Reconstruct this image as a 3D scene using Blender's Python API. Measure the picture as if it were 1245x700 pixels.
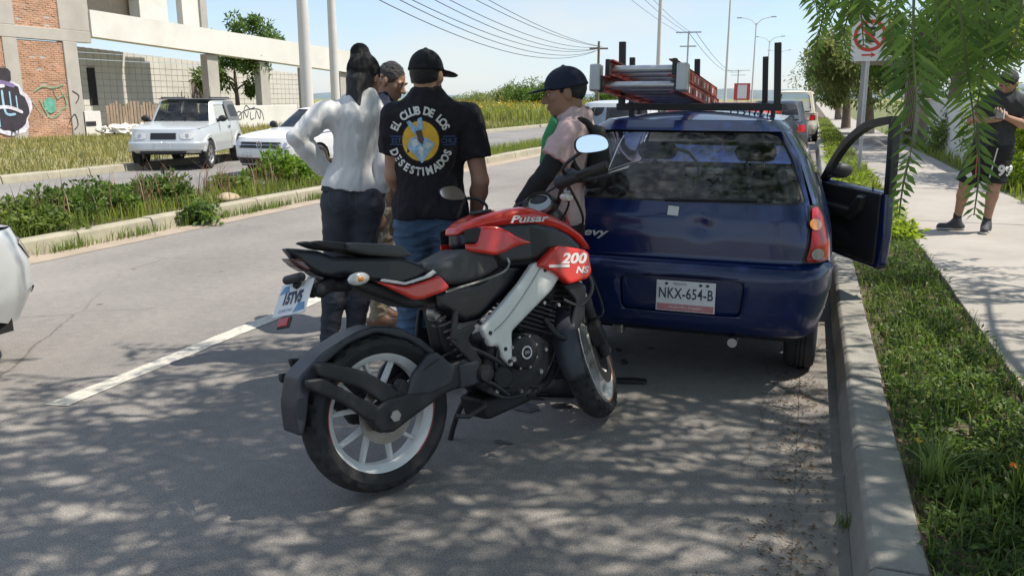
import bpy, bmesh, math, random
import numpy as np
from mathutils import Vector, Matrix, Euler
from mathutils.bvhtree import BVHTree
R = math.radians
random.seed(7); RNG = np.random.default_rng(11)
for o in list(bpy.data.objects): bpy.data.objects.remove(o)
SC = bpy.context.scene
COL = SC.collection
# ------------------------------------------------------------------ camera, sky, sun
PITCH, YAW, CAMH = 12.953, 19.606, 1.5
cam = bpy.data.cameras.new('camera'); camo = bpy.data.objects.new('camera', cam); COL.objects.link(camo)
camo.location = (0, 0, CAMH); camo.rotation_euler = (R(90 - PITCH), 0, R(YAW))
cam.sensor_width = 36; cam.lens = 36 * 1000 / 1245; cam.clip_end = 5000; cam.clip_start = 0.02
SC.camera = camo
SUN_EL, SUN_AZ = 60.0, 70.0            # azimuth clockwise from +Y
sdir = Vector((math.sin(R(SUN_AZ)) * math.cos(R(SUN_EL)), math.cos(R(SUN_AZ)) * math.cos(R(SUN_EL)), math.sin(R(SUN_EL))))
sl = bpy.data.lights.new('sun', 'SUN'); sl.energy = 2.85; sl.angle = R(0.53); sl.color = (1, .94, .84)
so = bpy.data.objects.new('sun', sl); COL.objects.link(so); so.rotation_euler = (-sdir).to_track_quat('-Z', 'Y').to_euler()
so.location = (20, 10, 40)
W = bpy.data.worlds.new('World'); SC.world = W; W.use_nodes = True
wn, wl = W.node_tree.nodes, W.node_tree.links
sky = wn.new('ShaderNodeTexSky'); sky.sky_type = 'NISHITA'; sky.sun_disc = False
sky.sun_elevation = R(SUN_EL); sky.sun_rotation = R(SUN_AZ); sky.dust_density = .4; sky.air_density = 1.0; sky.ozone_density = 2.2
wtc = wn.new('ShaderNodeTexCoord'); wmp = wn.new('ShaderNodeMapping'); wmp.inputs['Scale'].default_value = (1.6, 1.6, 5.0)
wno = wn.new('ShaderNodeTexNoise'); wno.inputs['Scale'].default_value = 1.5; wno.inputs['Detail'].default_value = 7; wno.inputs['Roughness'].default_value = .55
wrp = wn.new('ShaderNodeValToRGB'); wrp.color_ramp.elements[0].position = .42; wrp.color_ramp.elements[1].position = .78
wrp.color_ramp.elements[0].color = (0.72, 0.72, 0.72, 1); wrp.color_ramp.elements[1].color = (.95, .95, .95, 1)
wmx = wn.new('ShaderNodeMix'); wmx.data_type = 'RGBA'; wmx.inputs[7].default_value = (1.66, 1.82, 2.1, 1)
wl.new(wtc.outputs['Generated'], wmp.inputs['Vector']); wl.new(wmp.outputs[0], wno.inputs['Vector'])
wr2 = wn.new('ShaderNodeValToRGB'); wr2.color_ramp.elements[0].position = .44; wr2.color_ramp.elements[1].position = .66; wr2.color_ramp.elements[0].color = (.50, .66, .92, 1); wr2.color_ramp.elements[1].color = (.98, 1.0, 1.0, 1)
wsc = wn.new('ShaderNodeVectorMath'); wsc.operation = 'SCALE'; wsc.inputs['Scale'].default_value = 2.1; wl.new(wno.outputs['Fac'], wr2.inputs['Fac']); wl.new(wr2.outputs['Color'], wsc.inputs[0]); wl.new(wsc.outputs[0], wmx.inputs[7])
wl.new(wno.outputs['Fac'], wrp.inputs['Fac']); wl.new(wrp.outputs['Color'], wmx.inputs[0]); wl.new(sky.outputs[0], wmx.inputs[6])
bg = wn['Background']; bg.inputs['Strength'].default_value = 0.15
wl.new(wmx.outputs[2], bg.inputs['Color'])
SC.view_settings.view_transform = 'Standard'; SC.view_settings.look = 'None'; SC.view_settings.gamma = 1; SC.view_settings.exposure = 1.22
SC.render.engine = 'CYCLES'; SC.cycles.max_bounces = 7; SC.cycles.transparent_max_bounces = 12
SC.cycles.caustics_reflective = False; SC.cycles.caustics_refractive = False

def ray(px, py):
    x = (px - 622.5) / 1000; u = (350 - py) / 1000; t, a = R(PITCH), R(YAW)
    F = math.cos(t) + math.sin(t) * u; U = -math.sin(t) + math.cos(t) * u
    return Vector((x * math.cos(a) - F * math.sin(a), x * math.sin(a) + F * math.cos(a), U))
def at(px, py, z=None, X=None, Y=None):
    r = ray(px, py)
    k = (z - CAMH) / r.z if z is not None else (X / r.x if X is not None else Y / r.y)
    return Vector((0, 0, CAMH)) + r * k
# ------------------------------------------------------------------ materials
def _bsdf(name):
    m = bpy.data.materials.new(name); m.use_nodes = True
    return m, m.node_tree.nodes, m.node_tree.links, m.node_tree.nodes['Principled BSDF']
def mat(name, col, rough=.6, metal=0., var=.12, vs=6., bump=.15, bs=80., coat=0., spec=.5, detail=6, dirt=0., dirtcol=(.25, .2, .15), rvar=.12):
    m, N, L, b = _bsdf(name)
    tc = N.new('ShaderNodeTexCoord')
    n1 = N.new('ShaderNodeTexNoise'); n1.inputs['Scale'].default_value = vs; n1.inputs['Detail'].default_value = detail; n1.inputs['Roughness'].default_value = .62
    L.new(tc.outputs['Object'], n1.inputs['Vector'])
    r = N.new('ShaderNodeValToRGB'); r.color_ramp.elements[0].position = .28; r.color_ramp.elements[1].position = .72
    r.color_ramp.elements[0].color = tuple(max(0, c * (1 - var)) for c in col) + (1,)
    r.color_ramp.elements[1].color = tuple(min(1, c * (1 + var)) for c in col) + (1,)
    L.new(n1.outputs['Fac'], r.inputs['Fac']); out = r.outputs['Color']
    if dirt:
        n3 = N.new('ShaderNodeTexNoise'); n3.inputs['Scale'].default_value = vs * .37; n3.inputs['Detail'].default_value = 9; n3.inputs['Roughness'].default_value = .7
        L.new(tc.outputs['Object'], n3.inputs['Vector'])
        r3 = N.new('ShaderNodeValToRGB'); r3.color_ramp.elements[0].position = .5; r3.color_ramp.elements[1].position = .75
        r3.color_ramp.elements[1].color = (dirt,) * 3 + (1,)
        L.new(n3.outputs['Fac'], r3.inputs['Fac'])
        mx = N.new('ShaderNodeMix'); mx.data_type = 'RGBA'; mx.inputs[7].default_value = tuple(dirtcol) + (1,)
        L.new(r3.outputs['Color'], mx.inputs[0]); L.new(out, mx.inputs[6]); out = mx.outputs[2]
    L.new(out, b.inputs['Base Color'])
    b.inputs['Metallic'].default_value = metal; b.inputs['Specular IOR Level'].default_value = spec
    mr = N.new('ShaderNodeMapRange'); mr.inputs['To Min'].default_value = max(.02, rough - rvar * rough); mr.inputs['To Max'].default_value = min(1, rough + rvar * rough)
    L.new(n1.outputs['Fac'], mr.inputs['Value']); L.new(mr.outputs[0], b.inputs['Roughness'])
    if coat: b.inputs['Coat Weight'].default_value = coat; b.inputs['Coat Roughness'].default_value = .05
    if bump:
        n2 = N.new('ShaderNodeTexNoise'); n2.inputs['Scale'].default_value = bs; n2.inputs['Detail'].default_value = 4
        L.new(tc.outputs['Object'], n2.inputs['Vector'])
        bp = N.new('ShaderNodeBump'); bp.inputs['Strength'].default_value = bump; bp.inputs['Distance'].default_value = .01
        L.new(n2.outputs['Fac'], bp.inputs['Height']); L.new(bp.outputs[0], b.inputs['Normal'])
    return m
def glass_mat(name, tint=(.75, .8, .8), amt=.9, dirt=0., dcol=(.55, .53, .5), dsc=3.3):
    m = bpy.data.materials.new(name); m.use_nodes = True; N, L = m.node_tree.nodes, m.node_tree.links
    N.remove(N['Principled BSDF']); out = N['Material Output']
    t = N.new('ShaderNodeBsdfTransparent'); t.inputs['Color'].default_value = tuple(c * amt for c in tint) + (1,)
    g = N.new('ShaderNodeBsdfGlossy'); g.inputs['Roughness'].default_value = .02; g.inputs['Color'].default_value = (1, 1, 1, 1)
    f = N.new('ShaderNodeFresnel'); f.inputs['IOR'].default_value = 1.5
    s = N.new('ShaderNodeMixShader'); L.new(f.outputs[0], s.inputs[0]); L.new(t.outputs[0], s.inputs[1]); L.new(g.outputs[0], s.inputs[2])
    last = s
    if dirt:
        d = N.new('ShaderNodeBsdfDiffuse'); d.inputs['Color'].default_value = tuple(dcol) + (1,)
        tc = N.new('ShaderNodeTexCoord'); mp = N.new('ShaderNodeMapping'); mp.inputs['Scale'].default_value = (1, 1, 1.8)
        n = N.new('ShaderNodeTexNoise'); n.inputs['Scale'].default_value = dsc; n.inputs['Detail'].default_value = 10; n.inputs['Roughness'].default_value = .68
        r = N.new('ShaderNodeValToRGB'); r.color_ramp.elements[0].position = .42; r.color_ramp.elements[1].position = .78; r.color_ramp.elements[1].color = (dirt,) * 3 + (1,)
        L.new(tc.outputs['Object'], mp.inputs[0]); L.new(mp.outputs[0], n.inputs['Vector']); L.new(n.outputs['Fac'], r.inputs['Fac'])
        s2 = N.new('ShaderNodeMixShader'); L.new(r.outputs['Color'], s2.inputs[0]); L.new(s.outputs[0], s2.inputs[1]); L.new(d.outputs[0], s2.inputs[2]); last = s2
    L.new(last.outputs[0], out.inputs['Surface'])
    return m
def leaf_mat(name, col, var=.45, trans=.35, vs=.7, rough=.5):
    m, N, L, b = _bsdf(name)
    g = N.new('ShaderNodeNewGeometry'); tc = N.new('ShaderNodeTexCoord')
    n = N.new('ShaderNodeTexNoise'); n.inputs['Scale'].default_value = vs; n.inputs['Detail'].default_value = 5
    L.new(tc.outputs['Object'], n.inputs['Vector'])
    ad = N.new('ShaderNodeMath'); ad.operation = 'ADD'; L.new(n.outputs['Fac'], ad.inputs[0])
    ml = N.new('ShaderNodeMath'); ml.operation = 'MULTIPLY_ADD'; ml.inputs[1].default_value = .5; ml.inputs[2].default_value = -.25
    L.new(g.outputs['Random Per Island'], ml.inputs[0]); L.new(ml.outputs[0], ad.inputs[1])
    r = N.new('ShaderNodeValToRGB'); r.color_ramp.elements[0].position = .2; r.color_ramp.elements[1].position = .8
    r.color_ramp.elements[0].color = (col[0] * (1 - var), col[1] * (1 - var * .9), col[2] * (1 - var), 1)
    r.color_ramp.elements[1].color = (min(1, col[0] * (1 + var * 1.5)), min(1, col[1] * (1 + var)), col[2] * (1 + var * .6), 1)
    L.new(ad.outputs[0], r.inputs['Fac']); L.new(r.outputs['Color'], b.inputs['Base Color'])
    b.inputs['Roughness'].default_value = rough; b.inputs['Specular IOR Level'].default_value = .3
    t = N.new('ShaderNodeBsdfTranslucent'); mx = N.new('ShaderNodeMixShader'); mx.inputs[0].default_value = trans
    hs = N.new('ShaderNodeHueSaturation'); hs.inputs['Value'].default_value = 1.5; hs.inputs['Saturation'].default_value = 1.1
    L.new(r.outputs['Color'], hs.inputs['Color']); L.new(hs.outputs[0], t.inputs['Color'])
    L.new(b.outputs[0], mx.inputs[1]); L.new(t.outputs[0], mx.inputs[2]); L.new(mx.outputs[0], N['Material Output'].inputs['Surface'])
    return m
# ------------------------------------------------------------------ object helpers
def tag(o, label=None, cat=None, group=None, kind=None):
    if label: o['label'] = label
    if cat: o['category'] = cat
    if group: o['group'] = group
    if kind: o['kind'] = kind
    return o
def thing(name, loc, rz=0., label=None, cat=None, group=None, kind=None):
    o = bpy.data.objects.new(name, None); COL.objects.link(o); o.empty_display_size = .1
    o.location = loc; o.rotation_euler = (0, 0, rz)
    return tag(o, label, cat, group, kind)
def link(name, me, parent=None, m=None, smooth=False):
    if m is not None and not me.materials: me.materials.append(m)
    o = bpy.data.objects.new(name, me); COL.objects.link(o)
    if parent is not None: o.parent = parent
    if smooth and len(me.polygons): me.polygons.foreach_set('use_smooth', np.ones(len(me.polygons), bool))
    return o
def mesh(name, V, F, m=None, parent=None, smooth=False, auto=None):
    me = bpy.data.meshes.new(name)
    me.from_pydata([tuple(v) for v in V] if not isinstance(V, np.ndarray) else V.tolist(), [], F if not isinstance(F, np.ndarray) else F.tolist())
    me.update()
    o = link(name, me, parent, m, smooth)
    if auto: o.data.set_sharp_from_angle(angle=R(auto))
    return o
def fastmesh(name, V, F, m=None, parent=None, smooth=False):
    """V (n,3) F (k,c) numpy, all faces with c corners"""
    me = bpy.data.meshes.new(name); k, c = F.shape
    me.vertices.add(len(V)); me.vertices.foreach_set('co', np.asarray(V, np.float32).ravel())
    me.loops.add(k * c); me.loops.foreach_set('vertex_index', F.ravel().astype(np.int32))
    me.polygons.add(k); me.polygons.foreach_set('loop_start', np.arange(0, k * c, c, dtype=np.int32))
    me.update(calc_edges=True); me.validate()
    return link(name, me, parent, m, smooth)
class MB:
    """collects simple solids into one mesh"""
    def __init__(s): s.V = []; s.F = []
    def add(s, V, F):
        n = len(s.V); s.V += [tuple(v) for v in V]; s.F += [tuple(i + n for i in f) for f in F]; return s
    def box(s, lo, hi, M=None):
        (a, b, c), (d, e, f) = lo, hi
        V = [(a, b, c), (d, b, c), (d, e, c), (a, e, c), (a, b, f), (d, b, f), (d, e, f), (a, e, f)]
        if M is not None: V = [M @ Vector(v) for v in V]
        return s.add(V, [(0, 3, 2, 1), (4, 5, 6, 7), (0, 1, 5, 4), (1, 2, 6, 5), (2, 3, 7, 6), (3, 0, 4, 7)])
    def tube(s, pts, r, n=8, cap=True):
        pts = [Vector(p) for p in pts]; rs = r if isinstance(r, (list, tuple)) else [r] * len(pts)
        V = []; F = []; ref = None
        for i, p in enumerate(pts):
            d = (pts[min(i + 1, len(pts) - 1)] - pts[max(i - 1, 0)]).normalized()
            if ref is None: ref = Vector((0, 0, 1)) if abs(d.z) < .9 else Vector((1, 0, 0))
            a = d.cross(ref).normalized(); b = a.cross(d).normalized(); ref = b
            for k in range(n):
                t = 2 * math.pi * k / n; V.append(p + (a * math.cos(t) + b * math.sin(t)) * rs[i])
        for i in range(len(pts) - 1):
            for k in range(n):
                F.append((i * n + k, i * n + (k + 1) % n, (i + 1) * n + (k + 1) % n, (i + 1) * n + k))
        if cap: F.append(tuple(range(n - 1, -1, -1))); F.append(tuple((len(pts) - 1) * n + k for k in range(n)))
        return s.add(V, F)
    def lathe(s, prof, M=None, n=32, a0=0., a1=2 * math.pi):
        """prof: (radius, axial) pairs; axis = local Y"""
        full = abs(a1 - a0 - 2 * math.pi) < 1e-6; m = n if full else n + 1; V = []; F = []
        for k in range(m):
            t = a0 + (a1 - a0) * k / n
            for r, a in prof: V.append(Vector((r * math.cos(t), a, r * math.sin(t))))
        p = len(prof)
        for k in range(n):
            k2 = (k + 1) % m
            for j in range(p - 1): F.append((k * p + j, k * p + j + 1, k2 * p + j + 1, k2 * p + j))
        if M is not None: V = [M @ v for v in V]
        return s.add(V, F)
    def prism(s, poly, y0, y1, M=None):
        """poly in (x,z), extruded along y"""
        n = len(poly); V = [Vector((x, y0, z)) for x, z in poly] + [Vector((x, y1, z)) for x, z in poly]
        if M is not None: V = [M @ v for v in V]
        return s.add(V, [tuple(range(n)), tuple(range(2 * n - 1, n - 1, -1))] + [(i, n + i, n + (i + 1) % n, (i + 1) % n) for i in range(n)])
    def build(s, name, m, parent=None, smooth=False, auto=None, bevel=0., seg=2):
        me = bpy.data.meshes.new(name); bm = bmesh.new()
        vs = [bm.verts.new(v) for v in s.V]
        for f in s.F:
            try: bm.faces.new([vs[i] for i in f])
            except ValueError: pass
        bmesh.ops.recalc_face_normals(bm, faces=bm.faces)
        bm.to_mesh(me); bm.free()
        o = link(name, me, parent, m, smooth or bool(auto))
        if auto: me.set_sharp_from_angle(angle=R(auto))
        if bevel:
            b = o.modifiers.new('bevel', 'BEVEL'); b.width = bevel; b.segments = seg; b.limit_method = 'ANGLE'; b.harden_normals = False
        return o
def boxpart(name, lo, hi, m, parent=None, bevel=0., M=None): return MB().box(lo, hi, M).build(name, m, parent, bevel=bevel)
def tubepart(name, pts, r, m, parent=None, n=8): return MB().tube(pts, r, n).build(name, m, parent, auto=40)
def copy_tree(o, parent=None):
    c = o.copy(); COL.objects.link(c); c.parent = parent
    for ch in list(o.children): copy_tree(ch, c)
    return c
def chaikin(P, it=2, closed=True):
    P = np.asarray(P, float)
    for _ in range(it):
        Q = np.roll(P, -1, 0)
        A = .75 * P + .25 * Q; B = .25 * P + .75 * Q
        P = np.stack([A, B], 1).reshape(-1, P.shape[1])
    return P
def spline(pts, n=8):
    P = [Vector(p) for p in pts]; out = []
    for i in range(len(P) - 1):
        p0 = P[max(i - 1, 0)]; p1 = P[i]; p2 = P[i + 1]; p3 = P[min(i + 2, len(P) - 1)]
        for k in range(n):
            t = k / n
            out.append(.5 * ((2 * p1) + (p2 - p0) * t + (2 * p0 - 5 * p1 + 4 * p2 - p3) * t * t + (3 * p1 - p0 - 3 * p2 + p3) * t ** 3))
    out.append(P[-1]); return out
# ------------------------------------------------------------------ signed-distance solids
def snoise(P, k, seed=0, n=5):
    g = np.random.default_rng(seed); out = 0
    for i in range(n):
        d = g.normal(size=3); d /= np.linalg.norm(d); e = g.normal(size=3); e /= np.linalg.norm(e); ph = g.uniform(0, 6.28, 2)
        f = k * (1 + .35 * i)
        out = out + np.sin(f * (P[0] * d[0] + P[1] * d[1] + P[2] * d[2]) + ph[0] + 1.6 * np.sin(.6 * f * (P[0] * e[0] + P[1] * e[1] + P[2] * e[2]) + ph[1])) / (1 + .35 * i)
    return out / n
class SDF:
    def __init__(s, lo, hi, res):
        s.lo = np.array(lo, float); s.res = res
        n = np.ceil((np.array(hi) - s.lo) / res).astype(int) + 1
        s.ax = [s.lo[i] + res * np.arange(n[i]) for i in range(3)]; s.n = n
        s.d = np.full(tuple(n), 1e3, np.float32)
    def sub(s, lo, hi):
        sl = []
        for i in range(3):
            a = int(np.clip(math.floor((lo[i] - s.lo[i]) / s.res), 0, s.n[i])); b = int(np.clip(math.ceil((hi[i] - s.lo[i]) / s.res) + 1, 0, s.n[i])); sl.append(slice(a, b))
        return tuple(sl)
    def grid(s, sl):
        return s.ax[0][sl[0]][:, None, None], s.ax[1][sl[1]][None, :, None], s.ax[2][sl[2]][None, None, :]
    def put(s, fn, lo, hi, k=.0, op='u'):
        m = k + 4 * s.res; sl = s.sub([v - m for v in lo], [v + m for v in hi])
        if any(q.stop <= q.start for q in sl): return s
        d = fn(*s.grid(sl)).astype(np.float32); a = s.d[sl]
        if op == 'u':
            if k: h = np.clip(.5 + .5 * (a - d) / k, 0, 1); r = a + (d - a) * h - k * h * (1 - h); r = np.where(a > 100, d, r)
            else: r = np.minimum(a, d)
        elif op == 's': r = np.maximum(a, -d)
        s.d[sl] = r; return s
    def cone(s, a, b, ra, rb, k=.02, op='u'):
        a = np.array(a, float); b = np.array(b, float); ab = b - a; L = max(ab @ ab, 1e-9); m = max(ra, rb)
        def fn(x, y, z):
            t = np.clip(((x - a[0]) * ab[0] + (y - a[1]) * ab[1] + (z - a[2]) * ab[2]) / L, 0, 1)
            return np.sqrt((x - a[0] - t * ab[0]) ** 2 + (y - a[1] - t * ab[1]) ** 2 + (z - a[2] - t * ab[2]) ** 2) - (ra + (rb - ra) * t)
        return s.put(fn, np.minimum(a, b) - m, np.maximum(a, b) + m, k, op)
    def ell(s, c, r, rot=None, k=.02, op='u'):
        c = np.array(c, float); r = np.array(r, float); Mx = np.array(rot if rot is not None else Matrix.Identity(3)).T; m = r.max()
        def fn(x, y, z):
            x, y, z = x - c[0], y - c[1], z - c[2]
            p = [(Mx[i][0] * x + Mx[i][1] * y + Mx[i][2] * z) for i in range(3)]
            k0 = np.sqrt(sum((p[i] / r[i]) ** 2 for i in range(3))); k1 = np.sqrt(sum((p[i] / r[i] ** 2) ** 2 for i in range(3))) + 1e-9
            return k0 * (k0 - 1) / k1
        return s.put(fn, c - m, c + m, k, op)
    def slab(s, poly, h, r=.01, yc=0., sym=True, k=0., op='u', taper=None, bul=0., ycf=None):
        """2D polygon in (x,z) extruded along y: half thickness h about |y|=yc; taper(x,z)->multiplier"""
        P = np.asarray(poly, float); lo = P.min(0); hi = P.max(0); Y = abs(yc) + h
        def fn(x, y, z):
            X, Z = np.broadcast_arrays(x[:, 0, :], z[:, 0, :]); d = np.full(X.shape, 1e9); ins = np.zeros(X.shape, bool)
            for i in range(len(P)):
                ax, az = P[i]; bx, bz = P[(i + 1) % len(P)]; ex, ez = bx - ax, bz - az
                t = np.clip(((X - ax) * ex + (Z - az) * ez) / (ex * ex + ez * ez + 1e-12), 0, 1)
                d = np.minimum(d, (X - ax - t * ex) ** 2 + (Z - az - t * ez) ** 2)
                c = (az > Z) != (bz > Z)
                with np.errstate(divide='ignore', invalid='ignore'): ins ^= c & (X < ex * (Z - az) / (ez if ez else 1e-12) + ax)
            d = np.sqrt(d) * np.where(ins, -1, 1)
            hh = h if taper is None else h * taper(X, Z)
            yy = np.abs((np.abs(y) if sym else y) - (yc if ycf is None else ycf(X, Z)[:, None, :] * (1 if yc > 0 else -1)))
            D2 = d[:, None, :] + r; Q = yy - (hh if np.isscalar(hh) else hh[:, None, :]) + r
            if bul: Q = Q - bul * np.clip(-d[:, None, :] / .06, 0, 1) ** .5
            return np.minimum(np.maximum(D2, Q), 0) + np.sqrt(np.maximum(D2, 0) ** 2 + np.maximum(Q, 0) ** 2) - r
        return s.put(fn, (lo[0], -Y if sym else yc - h, lo[1]), (hi[0], Y + .02 if sym else yc + h, hi[1]), k, op)
    def plane(s, p, n):
        """keep the side the normal points away from"""
        p = np.array(p, float); n = np.array(n, float); n /= np.linalg.norm(n); x, y, z = s.grid((slice(None),) * 3)
        s.d = np.maximum(s.d, ((x - p[0]) * n[0] + (y - p[1]) * n[1] + (z - p[2]) * n[2]).astype(np.float32)); return s
    def wrinkle(s, amp, k, seed=0, stretch=(1, 1, 1)):
        idx = np.nonzero(np.abs(s.d) < .05)
        P = [s.ax[i][idx[i]] * stretch[i] for i in range(3)]
        s.d[idx] += (amp * snoise(P, k, seed)).astype(np.float32); return s
    def fold(s, amp, k, seed=0, stretch=(1, 1, 1)):
        idx = np.nonzero(np.abs(s.d) < .05); P = [s.ax[i][idx[i]] * stretch[i] for i in range(3)]
        n = np.abs(snoise(P, k, seed, 4)); s.d[idx] -= (amp * (np.clip(1 - n * 3.2, 0, 1) ** 1.3 - .25)).astype(np.float32); return s
    def mesh(s, name, m, parent=None):
        V, F = surfnets(s.d, s.lo, s.res)
        return fastmesh(name, V, F, m, parent, True)
def surfnets(d, lo, res):
    s = d < 0; nx, ny, nz = d.shape
    c = np.zeros((nx - 1, ny - 1, nz - 1), np.int8)
    for i in (0, 1):
        for j in (0, 1):
            for k in (0, 1): c += s[i:nx - 1 + i, j:ny - 1 + j, k:nz - 1 + k]
    act = (c > 0) & (c < 8); idx = np.argwhere(act); ID = np.full(c.shape, -1, np.int64); ID[act] = np.arange(len(idx))
    acc = np.zeros((len(idx), 3)); cnt = np.zeros(len(idx))
    val = {(i, j, k): d[idx[:, 0] + i, idx[:, 1] + j, idx[:, 2] + k].astype(float) for i in (0, 1) for j in (0, 1) for k in (0, 1)}
    for a in list(val):
        for ax in range(3):
            if a[ax] == 0:
                b = list(a); b[ax] = 1; b = tuple(b); va, vb = val[a], val[b]; m = (va < 0) != (vb < 0)
                t = np.where(m, va / np.where(m, va - vb, 1), 0); P = np.tile(np.array(a, float), (len(idx), 1)); P[:, ax] = t
                acc[m] += P[m]; cnt[m] += 1
    V = (idx + acc / cnt[:, None]) * res + lo
    Fs = []
    for ax in range(3):
        u, v = [(1, 2), (2, 0), (0, 1)][ax]
        sa = [slice(None)] * 3; sb = [slice(None)] * 3; sa[ax] = slice(0, -1); sb[ax] = slice(1, None)
        A, B = s[tuple(sa)], s[tuple(sb)]; e = np.argwhere(A != B)
        e = e[(e[:, u] > 0) & (e[:, v] > 0) & (e[:, u] < d.shape[u] - 1) & (e[:, v] < d.shape[v] - 1)]
        if not len(e): continue
        q = []
        for du, dv in ((1, 1), (0, 1), (0, 0), (1, 0)):
            p = e.copy(); p[:, u] -= du; p[:, v] -= dv; q.append(ID[p[:, 0], p[:, 1], p[:, 2]])
        q = np.stack(q, 1); fl = A[e[:, 0], e[:, 1], e[:, 2]]; q[~fl] = q[~fl][:, ::-1]; Fs.append(q)
    return V, np.concatenate(Fs)
# ------------------------------------------------------------------ text
def text_geo(s, size, bold=.0, shear=0., spacing=1., align='CENTER'):
    cu = bpy.data.curves.new('t', 'FONT'); cu.body = s; cu.size = size; cu.align_x = align; cu.align_y = 'CENTER'; cu.offset = bold; cu.shear = shear; cu.space_character = spacing
    cu.resolution_u = 3
    o = bpy.data.objects.new('t', cu); COL.objects.link(o); dg = bpy.context.evaluated_depsgraph_get(); me = o.evaluated_get(dg).to_mesh()
    V = [v.co.copy() for v in me.vertices]; F = [tuple(p.vertices) for p in me.polygons]
    o.evaluated_get(dg).to_mesh_clear(); bpy.data.objects.remove(o); bpy.data.curves.remove(cu)
    return V, F
def text_part(name, s, size, M, m, parent, **kw):
    V, F = text_geo(s, size, **kw); return mesh(name, [M @ v for v in V], F, m, parent)
def basis(o, ex, ey, ez=None):
    ex = Vector(ex).normalized(); ey = Vector(ey).normalized(); ez = ex.cross(ey).normalized(); ey = ez.cross(ex).normalized()
    M = Matrix((ex, ey, ez)).transposed().to_4x4(); M.translation = Vector(o); return M
# ------------------------------------------------------------------ palette
def asphalt(name, col, patch=.22, streak=True, lightgrain=True):
    m, N, L, b = _bsdf(name)
    tc = N.new('ShaderNodeTexCoord')
    def noise(sc, det, ro=.6, scale=None):
        n = N.new('ShaderNodeTexNoise'); n.inputs['Scale'].default_value = sc; n.inputs['Detail'].default_value = det; n.inputs['Roughness'].default_value = ro
        if scale:
            mp = N.new('ShaderNodeMapping'); mp.inputs['Scale'].default_value = scale; L.new(tc.outputs['Object'], mp.inputs[0]); L.new(mp.outputs[0], n.inputs['Vector'])
        else: L.new(tc.outputs['Object'], n.inputs['Vector'])
        return n
    def ramp(src, p0, p1, c0, c1):
        r = N.new('ShaderNodeValToRGB'); r.color_ramp.elements[0].position = p0; r.color_ramp.elements[1].position = p1
        r.color_ramp.elements[0].color = c0 + (1,); r.color_ramp.elements[1].color = c1 + (1,); L.new(src.outputs['Fac'], r.inputs['Fac']); return r.outputs['Color']
    def mul(a, c):
        x = N.new('ShaderNodeMix'); x.data_type = 'RGBA'; x.blend_type = 'MULTIPLY'; x.inputs[0].default_value = 1; L.new(a, x.inputs[6]); L.new(c, x.inputs[7]); return x.outputs[2]
    base = ramp(noise(.35, 6), .3, .7, tuple(c * (1 - patch) for c in col), tuple(c * (1 + patch) for c in col))
    grain = ramp(noise(170, 3, .7), .3, .7, (.42, .42, .43), (1.62, 1.6, 1.56))
    mid = ramp(noise(14, 6, .7), .3, .72, (.84, .84, .85), (1.13, 1.12, 1.1))
    out = mul(mul(base, grain), mid)
    if streak: out = mul(out, ramp(noise(1.1, 5, .6, (1, .05, 1)), .3, .7, (.9, .9, .91), (1.09, 1.08, 1.06)))
    # small dark drips and spots
    v = N.new('ShaderNodeTexVoronoi'); v.inputs['Scale'].default_value = 1.9; v.inputs['Randomness'].default_value = 1; L.new(tc.outputs['Object'], v.inputs['Vector'])
    r = N.new('ShaderNodeValToRGB'); r.color_ramp.elements[0].position = .035; r.color_ramp.elements[1].position = .06; r.color_ramp.elements[0].color = (.45, .44, .43, 1); r.color_ramp.elements[1].color = (1, 1, 1, 1)
    L.new(v.outputs['Distance'], r.inputs['Fac']); out = mul(out, r.outputs['Color'])
    # hairline cracks
    wn_ = noise(2.2, 4); wv = N.new('ShaderNodeMix'); wv.data_type = 'VECTOR'; wv.inputs[0].default_value = .16; L.new(tc.outputs['Object'], wv.inputs[4]); L.new(wn_.outputs['Color'], wv.inputs[5])
    cv = N.new('ShaderNodeTexVoronoi'); cv.feature = 'DISTANCE_TO_EDGE'; cv.inputs['Scale'].default_value = .62; L.new(wv.outputs[1], cv.inputs['Vector'])
    cr = N.new('ShaderNodeValToRGB'); cr.color_ramp.elements[0].position = .0015; cr.color_ramp.elements[1].position = .006; cr.color_ramp.elements[0].color = (.5, .49, .48, 1); cr.color_ramp.elements[1].color = (1, 1, 1, 1); L.new(cv.outputs['Distance'], cr.inputs['Fac'])
    mk = N.new('ShaderNodeMix'); mk.data_type = 'RGBA'; L.new(ramp(noise(.5, 3), .45, .62, (0., 0., 0.), (1., 1., 1.)), mk.inputs[0]); mk.inputs[6].default_value = (1, 1, 1, 1); L.new(cr.outputs['Color'], mk.inputs[7]); out = mul(out, mk.outputs[2])
    L.new(out, b.inputs['Base Color']); b.inputs['Roughness'].default_value = .82; b.inputs['Specular IOR Level'].default_value = .35
    n2 = noise(190, 4, .7); bp = N.new('ShaderNodeBump'); bp.inputs['Strength'].default_value = .55; bp.inputs['Distance'].default_value = .006
    L.new(n2.outputs['Fac'], bp.inputs['Height']); L.new(bp.outputs[0], b.inputs['Normal'])
    return m
M_ROAD = asphalt('asphalt', (.222, .207, .192))
M_GUT = mat('gutter_concrete', (.20, .183, .165), .9, var=.2, vs=5, bump=.4, bs=120, dirt=.5, dirtcol=(.13, .10, .07))
M_CONC = mat('concrete', (.33, .315, .29), .9, var=.16, vs=3, bump=.35, bs=110, dirt=.6, dirtcol=(.2, .18, .15))
M_KERB = mat('kerb_concrete', (.27, .255, .225), .9, var=.2, vs=4, bump=.5, bs=130, dirt=.7, dirtcol=(.16, .14, .11))
M_KERBY = mat('faded_yellow_kerb', (.33, .30, .22), .9, var=.18, vs=4, bump=.4, bs=90, dirt=.9, dirtcol=(.27, .24, .2))
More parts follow.
